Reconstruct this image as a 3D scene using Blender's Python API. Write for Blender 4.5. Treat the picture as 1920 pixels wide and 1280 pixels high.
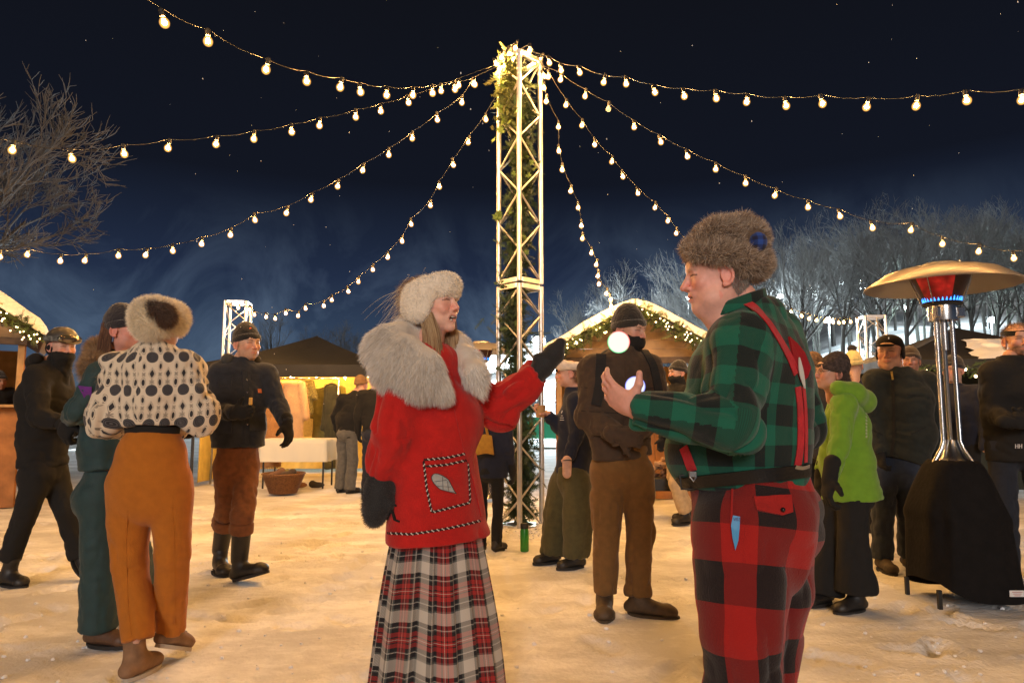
import bpy, math, random
import numpy as np
from mathutils import Vector, Matrix
R = math.radians
random.seed(7); rng = np.random.default_rng(7)
for o in list(bpy.data.objects): bpy.data.objects.remove(o)
S = bpy.context.scene
COL = S.collection

# ---------------------------------------------------------------- camera
PITCH = math.atan(133/1280)
CAMH = 1.16
cam = bpy.data.objects.new('camera', bpy.data.cameras.new('camera'))
COL.objects.link(cam); S.camera = cam
cam.location = (0, 0, CAMH); cam.rotation_euler = (R(90)+PITCH, 0, 0)
cam.data.lens = 24; cam.data.sensor_width = 36; cam.data.clip_end = 2000; cam.data.clip_start = .05

# ---------------------------------------------------------------- world: night sky, drifting smoke lit from the slope
W = bpy.data.worlds.new('World'); S.world = W; W.use_nodes = True
nt = W.node_tree; nt.nodes.clear()
def N(t, tree=None, **k):
    n = (tree or nt).nodes.new(t)
    for a, b in k.items(): setattr(n, a, b)
    return n
out = N('ShaderNodeOutputWorld'); bg = N('ShaderNodeBackground')
tc = N('ShaderNodeTexCoord'); sep = N('ShaderNodeSeparateXYZ'); nt.links.new(tc.outputs['Generated'], sep.inputs[0])
ramp = N('ShaderNodeValToRGB'); nt.links.new(sep.outputs['Z'], ramp.inputs[0])
cr = ramp.color_ramp
cr.elements[0].position = 0; cr.elements[0].color = (.050, .082, .125, 1)
cr.elements[1].position = .62; cr.elements[1].color = (.0052, .0058, .0085, 1)
e = cr.elements.new(.10); e.color = (.034, .058, .105, 1)
e = cr.elements.new(.19); e.color = (.0155, .026, .058, 1)
e = cr.elements.new(.32); e.color = (.0062, .0082, .0155, 1)
no = N('ShaderNodeTexNoise'); no.inputs['Scale'].default_value = 4.6; no.inputs['Detail'].default_value = 8; no.inputs['Distortion'].default_value = 1.1; no.inputs['Roughness'].default_value = .6
nt.links.new(tc.outputs['Generated'], no.inputs['Vector'])
mr = N('ShaderNodeMapRange'); mr.inputs['From Min'].default_value = .44; mr.inputs['From Max'].default_value = .66
nt.links.new(no.outputs['Fac'], mr.inputs['Value'])
zr = N('ShaderNodeMapRange'); zr.inputs['From Min'].default_value = .30; zr.inputs['From Max'].default_value = .06
nt.links.new(sep.outputs['Z'], zr.inputs['Value'])
mu = N('ShaderNodeMath', operation='MULTIPLY'); nt.links.new(mr.outputs[0], mu.inputs[0]); nt.links.new(zr.outputs[0], mu.inputs[1])
mx = N('ShaderNodeMix', data_type='RGBA', blend_type='ADD'); nt.links.new(mu.outputs[0], mx.inputs['Factor'])
nt.links.new(ramp.outputs[0], mx.inputs['A']); mx.inputs['B'].default_value = (.060, .085, .115, 1)
nt.links.new(mx.outputs['Result'], bg.inputs['Color']); bg.inputs['Strength'].default_value = 1.0
nt.links.new(bg.outputs[0], out.inputs[0])

# soft fill from behind the camera, added in place of a flash
sd = bpy.data.lights.new('fill_sun', 'SUN'); sd.energy = 1.4; sd.angle = R(14); sd.color = (1, .93, .88)
fill_sun = bpy.data.objects.new('fill_sun', sd); COL.objects.link(fill_sun)
fill_sun.rotation_euler = (R(74), 0, R(-5))

S.view_settings.view_transform = 'Standard'; S.view_settings.look = 'None'
S.view_settings.exposure = 0; S.view_settings.gamma = 1; S.view_settings.use_curve_mapping = False
S.render.engine = 'CYCLES'
S.cycles.use_denoising = True
S.cycles.max_bounces = 5; S.cycles.diffuse_bounces = 3; S.cycles.glossy_bounces = 3; S.cycles.transmission_bounces = 4
S.cycles.sample_clamp_indirect = 4; S.cycles.use_light_tree = True
S.cycles.caustics_reflective = False; S.cycles.caustics_refractive = False

def P(px, py, Y):
    """the point at distance Y seen at pixel (px, py) of the 1920x1280 photograph"""
    u = (px-960)/1280; v = (640-py)/1280
    dy = math.cos(PITCH)-v*math.sin(PITCH); dz = math.sin(PITCH)+v*math.cos(PITCH)
    t = Y/dy
    return Vector((u*t, Y, CAMH+dz*t))
def ground(px, py):
    v = (640-py)/1280
    dy = math.cos(PITCH)-v*math.sin(PITCH); dz = math.sin(PITCH)+v*math.cos(PITCH)
    return P(px, py, -CAMH/dz*dy)

# ---------------------------------------------------------------- materials
MATS = {}
def lin(c):
    return tuple(((x/255)/12.92 if x/255 <= .04045 else ((x/255+.055)/1.055)**2.4) for x in c)
def mat(name, col=(.5, .5, .5), rough=.8, metal=0, noise=0, nscale=40, bump=0, bscale=200, sheen=0, emit=None, estr=0, attr=False, spec=.5, alpha=None, coords='Object', ndetail=3, weave=0):
    if name in MATS: return MATS[name]
    m = bpy.data.materials.new(name); m.use_nodes = True; t = m.node_tree
    b = t.nodes['Principled BSDF']
    b.inputs['Base Color'].default_value = (*col, 1); b.inputs['Roughness'].default_value = rough
    b.inputs['Metallic'].default_value = metal; b.inputs['Specular IOR Level'].default_value = spec
    if sheen: b.inputs['Sheen Weight'].default_value = sheen; b.inputs['Sheen Roughness'].default_value = .5
    tcn = t.nodes.new('ShaderNodeTexCoord')
    src = None
    if attr:
        a = t.nodes.new('ShaderNodeAttribute'); a.attribute_name = 'col'; src = a.outputs['Color']
    if noise:
        n = t.nodes.new('ShaderNodeTexNoise'); n.inputs['Scale'].default_value = nscale; n.inputs['Detail'].default_value = ndetail
        t.links.new(tcn.outputs[coords], n.inputs['Vector'])
        r = t.nodes.new('ShaderNodeMapRange'); r.inputs['From Min'].default_value = .3; r.inputs['From Max'].default_value = .7
        r.inputs['To Min'].default_value = 1-noise; r.inputs['To Max'].default_value = 1+noise
        t.links.new(n.outputs['Fac'], r.inputs['Value'])
        mm = t.nodes.new('ShaderNodeMix'); mm.data_type = 'RGBA'; mm.blend_type = 'MULTIPLY'; mm.inputs['Factor'].default_value = 1
        if src: t.links.new(src, mm.inputs['A'])
        else: mm.inputs['A'].default_value = (*col, 1)
        t.links.new(r.outputs[0], mm.inputs['B']); src = mm.outputs['Result']
    if src: t.links.new(src, b.inputs['Base Color'])
    hs = None
    if bump:
        n2 = t.nodes.new('ShaderNodeTexNoise'); n2.inputs['Scale'].default_value = bscale; n2.inputs['Detail'].default_value = 4
        t.links.new(tcn.outputs[coords], n2.inputs['Vector'])
        bp = t.nodes.new('ShaderNodeBump'); bp.inputs['Strength'].default_value = bump; bp.inputs['Distance'].default_value = .01
        t.links.new(n2.outputs['Fac'], bp.inputs['Height']); t.links.new(bp.outputs[0], b.inputs['Normal'])
    if emit:
        b.inputs['Emission Color'].default_value = (*emit, 1); b.inputs['Emission Strength'].default_value = estr
    MATS[name] = m
    return m
def emat(name, col, st, sampled=True):
    if name in MATS: return MATS[name]
    m = bpy.data.materials.new(name); m.use_nodes = True; t = m.node_tree; t.nodes.clear()
    e = t.nodes.new('ShaderNodeEmission'); o = t.nodes.new('ShaderNodeOutputMaterial')
    e.inputs[0].default_value = (*col, 1); e.inputs[1].default_value = st; t.links.new(e.outputs[0], o.inputs[0])
    m.cycles.emission_sampling = 'FRONT' if sampled else 'NONE'
    MATS[name] = m
    return m
def math_n(t, op, a, b=None, c=None):
    n = t.nodes.new('ShaderNodeMath'); n.operation = op
    for i, x in enumerate((a, b, c)):
        if x is None: continue
        if isinstance(x, (int, float)): n.inputs[i].default_value = x
        else: t.links.new(x, n.inputs[i])
    return n.outputs[0]
def tartan(name, sett, pu, pv, rough=.95, bump=.25, bscale=350, mixf=.5):
    """sett: list of (start, colour) on 0..1, woven both ways; pu, pv: metres per repeat, on the UV map"""
    m = mat(name, rough=rough, sheen=.15, bump=bump, bscale=bscale)
    t = m.node_tree; b = t.nodes['Principled BSDF']
    uv = t.nodes.new('ShaderNodeUVMap'); sp = t.nodes.new('ShaderNodeSeparateXYZ'); t.links.new(uv.outputs[0], sp.inputs[0])
    cols = []
    for ax, per in ((0, pu), (1, pv)):
        f = math_n(t, 'FRACT', math_n(t, 'MULTIPLY', sp.outputs[ax], 1/per))
        r = t.nodes.new('ShaderNodeValToRGB'); r.color_ramp.interpolation = 'CONSTANT'
        el = r.color_ramp.elements
        while len(el) > 1: el.remove(el[-1])
        el[0].position = 0; el[0].color = (*sett[0][1], 1)
        for p_, c_ in sett[1:]:
            q = el.new(p_); q.color = (*c_, 1)
        t.links.new(f, r.inputs[0]); cols.append(r.outputs[0])
    tw = math_n(t, 'FRACT', math_n(t, 'MULTIPLY', math_n(t, 'ADD', sp.outputs[0], sp.outputs[1]), 180))
    g = math_n(t, 'MULTIPLY_ADD', math_n(t, 'GREATER_THAN', tw, .5), .3, mixf-.15)
    mm = t.nodes.new('ShaderNodeMix'); mm.data_type = 'RGBA'; t.links.new(g, mm.inputs['Factor'])
    t.links.new(cols[0], mm.inputs['A']); t.links.new(cols[1], mm.inputs['B'])
    t.links.new(mm.outputs['Result'], b.inputs['Base Color'])
    return m

# ---------------------------------------------------------------- object helpers
def tag(o, label=None, cat=None, group=None, kind=None):
    if label: o['label'] = label
    if cat: o['category'] = cat
    if group: o['group'] = group
    if kind: o['kind'] = kind
    return o
def thing(name, loc, label, cat, group=None, rz=0):
    o = bpy.data.objects.new(name, None); COL.objects.link(o); o.location = loc; o.rotation_euler = (0, 0, rz)
    o.empty_display_size = .1
    return tag(o, label, cat, group)
def link(name, me, parent=None, loc=None):
    o = bpy.data.objects.new(name, me); COL.objects.link(o)
    if parent: o.parent = parent
    if loc is not None: o.location = loc
    return o
def mesh_np(name, V, faces, m, parent=None, org=None, uv=None, col=None, smooth=True, kind=None):
    """faces: list of int arrays (n,3) / (n,4); V world coordinates; org: the parent's location (subtracted)"""
    V = np.asarray(V, dtype=np.float32)
    if org is not None: V = V-np.array(org, dtype=np.float32)
    me = bpy.data.meshes.new(name)
    fl = [np.asarray(f) for f in faces if len(f)]
    me.vertices.add(len(V)); me.vertices.foreach_set('co', V.ravel())
    li = np.concatenate([f.ravel() for f in fl]).astype(np.int32)
    tot = np.concatenate([np.full(len(f), f.shape[1]) for f in fl]).astype(np.int32)
    st = np.concatenate(([0], np.cumsum(tot)[:-1])).astype(np.int32)
    me.loops.add(len(li)); me.loops.foreach_set('vertex_index', li)
    me.polygons.add(len(tot)); me.polygons.foreach_set('loop_start', st); me.polygons.foreach_set('loop_total', tot)
    me.update(calc_edges=True); me.validate()
    if smooth: me.shade_smooth()
    if uv is not None:
        l = me.uv_layers.new(name='UVMap'); l.data.foreach_set('uv', np.asarray(uv, dtype=np.float32).ravel())
    if col is not None:
        a = me.color_attributes.new('col', 'FLOAT_COLOR', 'POINT')
        c = np.ones((len(V), 4), dtype=np.float32); c[:, :3] = col
        a.data.foreach_set('color', c.ravel())
    for q in (m if isinstance(m, (list, tuple)) else [m]): me.materials.append(q)
    o = link(name, me, parent)
    if kind: o['kind'] = kind
    return o
class MB:
    """collects simple shapes, then links them as one mesh"""
    def __init__(s): s.v = []; s.f = []; s.n = 0
    def add(s, V, F):
        s.v.append(np.asarray(V, dtype=float)); s.f += [tuple(i+s.n for i in f) for f in F]; s.n += len(V); return s
    def box(s, c, d, rot=None, bev=0):
        c = np.array(c, float); d = np.array(d, float)/2
        b = min(bev, *(d*.9)) if bev else 0
        if not b:
            V = np.array([[x, y, z] for x in (-1, 1) for y in (-1, 1) for z in (-1, 1)])*d
            F = [(0, 1, 3, 2), (4, 6, 7, 5), (0, 4, 5, 1), (2, 3, 7, 6), (0, 2, 6, 4), (1, 5, 7, 3)]
        else:
            V = []; idx = {}
            for x in (-1, 1):
                for y in (-1, 1):
                    for z in (-1, 1):
                        sg = np.array((x, y, z))
                        for a in range(3):
                            q = sg*(d-b); q[a] = sg[a]*d[a]; idx[(x, y, z, a)] = len(V); V.append(q)
            F = []
            for a in range(3):
                o1, o2 = [i for i in range(3) if i != a]
                for s_ in (-1, 1):
                    q = []
                    for u_, w_ in ((-1, -1), (1, -1), (1, 1), (-1, 1)):
                        k = [0, 0, 0]; k[a] = s_; k[o1] = u_; k[o2] = w_; q.append(idx[(*k, a)])
                    if (s_ > 0) == (a == 1): q = q[::-1]
                    F.append(tuple(q))
            for a in range(3):
                o1, o2 = [i for i in range(3) if i != a]
                for u_ in (-1, 1):
                    for w_ in (-1, 1):
                        k0 = [0, 0, 0]; k0[a] = -1; k0[o1] = u_; k0[o2] = w_; k1 = list(k0); k1[a] = 1
                        F.append((idx[(*k0, o1)], idx[(*k1, o1)], idx[(*k1, o2)], idx[(*k0, o2)]))
            for x in (-1, 1):
                for y in (-1, 1):
                    for z in (-1, 1): F.append((idx[(x, y, z, 0)], idx[(x, y, z, 1)], idx[(x, y, z, 2)]))
            V = np.array(V)
        if rot is not None: V = V@np.array(rot).T
        return s.add(V+c, F)
    def tube(s, pts, r, n=8, cap=True):
        pts = [np.array(p, float) for p in pts]; rs = r if hasattr(r, '__len__') else [r]*len(pts)
        V = []; F = []; up = None
        for i, p in enumerate(pts):
            d = pts[min(i+1, len(pts)-1)]-pts[max(i-1, 0)]; d /= (np.linalg.norm(d)+1e-12)
            if up is None: up = np.cross(d, (0, 0, 1) if abs(d[2]) < .9 else (1, 0, 0))
            up = up-d*up.dot(d); up /= np.linalg.norm(up)+1e-12; w = np.cross(d, up)
            for k in range(n):
                a = 2*math.pi*k/n+math.pi/n; V.append(p+rs[i]*(math.cos(a)*up+math.sin(a)*w))
        for i in range(len(pts)-1):
            for k in range(n): F.append((i*n+k, i*n+(k+1) % n, (i+1)*n+(k+1) % n, (i+1)*n+k))
        if cap: F.append(tuple(range(n-1, -1, -1))); F.append(tuple((len(pts)-1)*n+k for k in range(n)))
        return s.add(V, F)
    def lathe(s, prof, c=(0, 0, 0), n=24, a0=0, a1=2*math.pi):
        c = np.array(c, float); full = abs(a1-a0-2*math.pi) < 1e-6; m_ = n if full else n+1
        V = []; F = []
        for r, z in prof:
            for k in range(m_):
                a = a0+(a1-a0)*k/n; V.append(c+(r*math.cos(a), r*math.sin(a), z))
        for i in range(len(prof)-1):
            for k in range(n): F.append((i*m_+k, i*m_+(k+1) % m_, (i+1)*m_+(k+1) % m_, (i+1)*m_+k))
        return s.add(V, F)
    def ball(s, c, r, n=8, m_=6):
        r = np.array(r if hasattr(r, '__len__') else (r, r, r)); V = [(0, 0, -1)]; F = []
        for i in range(1, m_):
            p = -math.pi/2+math.pi*i/m_
            for k in range(n): a = 2*math.pi*k/n; V.append((math.cos(a)*math.cos(p), math.sin(a)*math.cos(p), math.sin(p)))
        V.append((0, 0, 1))
        for k in range(n): F.append((0, 1+(k+1) % n, 1+k)); F.append((len(V)-1, 1+(m_-2)*n+k, 1+(m_-2)*n+(k+1) % n))
        for i in range(m_-2):
            for k in range(n): a = 1+i*n+k; b = 1+i*n+(k+1) % n; F.append((a, b, b+n, a+n))
        return s.add(np.array(V)*r+np.array(c, float), F)
    def poly(s, V, F): return s.add(V, F)
    def build(s, name, m, parent=None, org=None, smooth=False, kind=None, auto=None):
        V = np.concatenate(s.v)
        if org is not None: V = V-np.array(org)
        me = bpy.data.meshes.new(name); me.from_pydata(V.tolist(), [], s.f); me.update()
        me.materials.append(m)
        if smooth:
            me.shade_smooth()
            if auto: me.set_sharp_from_angle(angle=R(auto))
        o = link(name, me, parent)
        if kind: o['kind'] = kind
        return o

# ---------------------------------------------------------------- numpy noise
def _h(ix, iy, iz, seed):
    n = (ix.astype(np.int64)*374761393+iy.astype(np.int64)*668265263+iz.astype(np.int64)*2147483647+seed*974634777) & 0xffffffff
    n = ((n ^ (n >> 13))*1274126177) & 0xffffffff
    return ((n ^ (n >> 16)) & 0xffff)/65535.0
def vnoise(x, y, z, seed=0):
    x, y, z = np.broadcast_arrays(np.asarray(x, float), np.asarray(y, float), np.asarray(z, float))
    ix, iy, iz = np.floor(x), np.floor(y), np.floor(z); fx, fy, fz = x-ix, y-iy, z-iz
    fx = fx*fx*(3-2*fx); fy = fy*fy*(3-2*fy); fz = fz*fz*(3-2*fz)
    r = 0
    for a in (0, 1):
        for b in (0, 1):
            for c in (0, 1):
                r = r+_h(ix+a, iy+b, iz+c, seed)*(fx if a else 1-fx)*(fy if b else 1-fy)*(fz if c else 1-fz)
    return r*2-1
def fbm(x, y, z, seed=0, o=3):
    r = 0; a = 1; f = 1
    for i in range(o): r = r+a*vnoise(x*f, y*f, z*f, seed+i*17); a *= .5; f *= 2.03
    return r

# ---------------------------------------------------------------- implicit surfaces -> one continuous mesh
def A(v): return np.array(v, dtype=float)
def nrm(v):
    v = A(v); return v/(np.linalg.norm(v)+1e-12)
def bone(a, b, ra, rb=None, u=None, f=1., fb=None, k=None, cap=False):
    return ('bone', A(a), A(b), ra, ra if rb is None else rb, None if u is None else nrm(u), f, f if fb is None else fb, k, cap)
def chain(pts, rs, u=None, f=1., k=None, cap=False):
    fs = f if hasattr(f, '__len__') else [f]*len(pts)
    return [bone(pts[i], pts[i+1], rs[i], rs[i+1], u, fs[i], fs[i+1], k, cap and i == len(pts)-2) for i in range(len(pts)-1)]
def cut(pt, n, rad=5., soft=.006): return ('cut', A(pt), nrm(n), rad, soft)
def ell(c, r, M=None, k=None, sub=False):
    return ('ell', A(c), A(r), np.eye(3) if M is None else np.array(M, float), k, sub)
def field(prims, h, k=.02, cuts=(), pad=.0):
    lo = np.full(3, 1e9); hi = np.full(3, -1e9)
    bbs = []
    for p in prims:
        if p[0] == 'bone':
            r = max(p[3], p[4])*max(1, p[6], p[7]); l = np.minimum(p[1], p[2])-r; g = np.maximum(p[1], p[2])+r
        elif p[0] == 'cut': bbs.append((None, None)); continue
        else: r = max(p[2]); l = p[1]-r; g = p[1]+r
        bbs.append((l, g))
        if not (p[0] == 'ell' and p[5]): lo = np.minimum(lo, l); hi = np.maximum(hi, g)
    lo -= 4*h+pad+k*.3; hi += 4*h+pad+k*.3
    n = np.ceil((hi-lo)/h).astype(int)+1
    ax = [lo[i]+h*np.arange(n[i]) for i in range(3)]
    F = np.full(n, .3, dtype=np.float32)
    for p, (l, g) in zip(prims, bbs):
        if p[0] == 'cut':
            _, pt, nn, rad, soft = p; a = np.maximum(((pt-rad-lo)/h).astype(int), 0); b = np.minimum(((pt+rad-lo)/h).astype(int)+2, n)
            if (b <= a).any(): continue
            sl = tuple(slice(a[i], b[i]) for i in range(3))
            X = ax[0][sl[0]][:, None, None]; Y = ax[1][sl[1]][None, :, None]; Z = ax[2][sl[2]][None, None, :]
            d = (X-pt[0])*nn[0]+(Y-pt[1])*nn[1]+(Z-pt[2])*nn[2]
            inside = ((X-pt[0])**2+(Y-pt[1])**2+(Z-pt[2])**2) < rad*rad
            o = F[sl]; hh = np.maximum(soft-np.abs(o-d), 0)/soft
            F[sl] = np.where(inside, np.maximum(o, d)+hh*hh*soft*.25, o); continue
        kk = (p[8] if p[0] == 'bone' else p[4]) or k
        mg = kk*1.0+3*h
        i0 = np.maximum(((l-mg-lo)/h).astype(int), 0); i1 = np.minimum(((g+mg-lo)/h).astype(int)+2, n)
        if (i1 <= i0).any(): continue
        sl = tuple(slice(i0[i], i1[i]) for i in range(3))
        X = ax[0][sl[0]][:, None, None]; Y = ax[1][sl[1]][None, :, None]; Z = ax[2][sl[2]][None, None, :]
        if p[0] == 'bone':
            _, a, b, ra, rb, u, f, fb, _k, cap = p
            ab = b-a; L2 = ab.dot(ab)+1e-12
            x, y, z = X-a[0], Y-a[1], Z-a[2]
            t0 = (x*ab[0]+y*ab[1]+z*ab[2])/L2; t = np.clip(t0, 0, 1)
            x = x-t*ab[0]; y = y-t*ab[1]; z = z-t*ab[2]
            r = ra+(rb-ra)*t; q2 = x*x+y*y+z*z
            if u is None: d = np.sqrt(q2)-r
            else:
                w = x*u[0]+y*u[1]+z*u[2]; rd = r*(f+(fb-f)*t); rest = np.maximum(q2-w*w, 0)
                d = (np.sqrt(w*w/(r*r)+rest/(rd*rd))-1)*np.minimum(r, rd)
            if cap:
                dc = (t0-1)*math.sqrt(L2); hc = np.maximum(.008-np.abs(d-dc), 0)/.008; d = np.maximum(d, dc)+hc*hc*.002
        else:
            _, c, rr, M, _k, sub = p
            x, y, z = X-c[0], Y-c[1], Z-c[2]
            q = [(x*M[i, 0]+y*M[i, 1]+z*M[i, 2]) for i in range(3)]
            k0 = np.sqrt(sum((q[i]/rr[i])**2 for i in range(3))); k1 = np.sqrt(sum((q[i]/rr[i]**2)**2 for i in range(3)))+1e-9
            d = k0*(k0-1)/k1
            if sub:
                o = F[sl]; hh = np.maximum(kk-np.abs(o+d), 0)/kk
                F[sl] = np.maximum(o, -d)+hh*hh*kk*.25; continue
        o = F[sl]; hh = np.maximum(kk-np.abs(o-d), 0)/kk
        F[sl] = np.minimum(o, d)-hh*hh*kk*.25
    X = ax[0][:, None, None]; Y = ax[1][None, :, None]; Z = ax[2][None, None, :]
    for (pt, nn) in cuts:
        pt = A(pt); nn = nrm(nn)
        d = (X-pt[0])*nn[0]+(Y-pt[1])*nn[1]+(Z-pt[2])*nn[2]
        kk = .008; hh = np.maximum(kk-np.abs(F-d), 0)/kk
        F = np.maximum(F, d)+hh*hh*kk*.25
    F[0] = F[-1] = .3; F[:, 0] = F[:, -1] = .3; F[:, :, 0] = F[:, :, -1] = .3
    return F, lo
def surfnet(F, lo, h):
    In = F < 0
    n = In.astype(np.int8)
    c = n[:-1, :-1, :-1]+n[1:, :-1, :-1]+n[:-1, 1:, :-1]+n[:-1, :-1, 1:]+n[1:, 1:, :-1]+n[1:, :-1, 1:]+n[:-1, 1:, 1:]+n[1:, 1:, 1:]
    idx = np.argwhere((c > 0) & (c < 8))
    vid = np.full(c.shape, -1, dtype=np.int32); vid[idx[:, 0], idx[:, 1], idx[:, 2]] = np.arange(len(idx))
    acc = np.zeros((len(idx), 3)); cnt = np.zeros(len(idx))
    for a in range(3):
        for b in (0, 1):
            for d in (0, 1):
                o1, o2 = [i for i in range(3) if i != a]
                p0 = np.zeros(3, int); p0[o1] = b; p0[o2] = d; p1 = p0.copy(); p1[a] = 1
                i0 = idx+p0; i1 = idx+p1
                f0 = F[i0[:, 0], i0[:, 1], i0[:, 2]].astype(float); f1 = F[i1[:, 0], i1[:, 1], i1[:, 2]].astype(float)
                x = (f0 < 0) != (f1 < 0); t = np.where(x, f0/np.where(f0 == f1, 1, f0-f1), 0)
                pt = p0+t[:, None]*(p1-p0); acc += pt*x[:, None]; cnt += x
    V = lo+h*(idx+acc/np.maximum(cnt, 1)[:, None])
    Q = []
    for a in range(3):
        o1, o2 = (a+1) % 3, (a+2) % 3
        s0 = [slice(None)]*3; s1 = [slice(None)]*3; s0[a] = slice(0, -1); s1[a] = slice(1, None)
        dif = In[tuple(s0)] != In[tuple(s1)]
        e = np.argwhere(dif)
        e = e[(e[:, o1] > 0) & (e[:, o2] > 0) & (e[:, o1] < F.shape[o1]-1) & (e[:, o2] < F.shape[o2]-1)]
        u1 = np.zeros(3, int); u1[o1] = 1; u2 = np.zeros(3, int); u2[o2] = 1
        g = lambda q: vid[q[:, 0], q[:, 1], q[:, 2]]
        q = np.stack([g(e-u1-u2), g(e-u2), g(e), g(e-u1)], 1)
        fl = ~In[e[:, 0], e[:, 1], e[:, 2]]
        q[fl] = q[fl][:, ::-1]
        Q.append(q)
    return V, np.concatenate(Q)
def vnormals(V, Q):
    n = np.cross(V[Q[:, 2]]-V[Q[:, 0]], V[Q[:, -1]]-V[Q[:, 1]])
    N_ = np.zeros_like(V)
    for i in range(Q.shape[1]): np.add.at(N_, Q[:, i], n)
    return N_/(np.linalg.norm(N_, axis=1)[:, None]+1e-12)
def relax(V, Q, it=1, w=.5):
    E = np.concatenate([Q[:, [i, (i+1) % 4]] for i in range(4)])
    for _ in range(it):
        a = np.zeros_like(V); c = np.zeros(len(V))
        for i in range(3): a[:, i] = np.bincount(E[:, 0], V[E[:, 1], i], len(V))+np.bincount(E[:, 1], V[E[:, 0], i], len(V))
        c = np.bincount(E[:, 0], None, len(V))+np.bincount(E[:, 1], None, len(V))
        V = V*(1-w)+w*a/np.maximum(c, 1)[:, None]
    return V
def param(V, pts, ref):
    pts = [A(p) for p in pts]; ref = nrm(ref)
    best = np.full(len(V), 1e9); s = np.zeros(len(V)); th = np.zeros(len(V)); L = 0
    for i in range(len(pts)-1):
        a, b = pts[i], pts[i+1]; ab = b-a; l = np.linalg.norm(ab); t = ab/l
        q = V-a; tt = q@t; tc_ = tt.copy()
        if i > 0: tc_ = np.maximum(tc_, 0)
        if i < len(pts)-2: tc_ = np.minimum(tc_, l)
        d = np.linalg.norm(q-np.outer(np.clip(tt, 0, l), t), axis=1)
        e1 = nrm(ref-t*ref.dot(t)); e2 = np.cross(t, e1)
        m_ = d < best; best[m_] = d[m_]; s[m_] = L+tc_[m_]; th[m_] = np.arctan2(q@e2, q@e1)[m_]
        L += l
    return best, s, th
def smooth_mesh(prims, h, k=.02, cuts=(), it=1):
    F, lo = field(prims, h, k, cuts)
    V, Q = surfnet(F, lo, h)
    return relax(V, Q, it), Q
def cloth(name, prims, h, m, parent, org, k=.03, cuts=(), regions=(), wr=.006, fs=16, ft=1.3, lump=.004, seed=0, it=1, extra=None):
    """regions: (pts, ref, mean radius) -> UV metres round / along, and folds that run round the limb"""
    V, Q = smooth_mesh(prims, h, k, cuts, it)
    uv = None
    if regions:
        pr = [param(V, r[0], r[1]) for r in regions]
        D = np.stack([p[0]-r[2] for p, r in zip(pr, regions)], 1)
        N_ = vnormals(V, Q)
        srt = np.sort(D, 1); wgt = np.ones(len(V)) if D.shape[1] < 2 else np.clip((srt[:, 1]-srt[:, 0])/.05, 0, 1)
        reg = D.argmin(1); disp = np.zeros(len(V))
        for i, p in enumerate(pr):
            a = p[2]; cx, cy = np.cos(a)*ft, np.sin(a)*ft
            amp = regions[i][3] if len(regions[i]) > 3 else 1
            slant = p[1]+.035*np.sin(a*1.+i)+.02*vnoise(cx*2, cy*2, p[1]*5, seed+5)
            w1 = np.abs(vnoise(cx, cy, slant*fs, seed+i))**.75*2.2-.9; w2 = np.abs(vnoise(cx*1.7, cy*1.7, slant*fs*2.1, seed+9+i))**.8*2-.7
            disp = np.where(reg == i, (w1+.45*w2)*amp, disp)
        V = V+N_*((disp*wr*wgt)+lump*vnoise(V[:, 0]*9, V[:, 1]*9, V[:, 2]*9, seed+3))[:, None]
        V = relax(V, Q, 1, .2)
        fc = V[Q].mean(1)
        fr = np.stack([param(fc, r[0], r[1])[0]-r[2] for r in regions], 1).argmin(1)
        uv = np.zeros((len(Q), 4, 2))
        for i, (p, r) in enumerate(zip(pr, regions)):
            th = p[2][Q]; mxx = th.max(1, keepdims=True); th = np.where((mxx-th) > math.pi, th+2*math.pi, th)
            u_ = np.stack([th*r[2], p[1][Q]], 2); uv[fr == i] = u_[fr == i]
    if extra is not None: V = extra(V, vnormals(V, Q))
    o = mesh_np(name, V, [Q], m, parent, org, uv=uv)
    return o, V, Q

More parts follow.
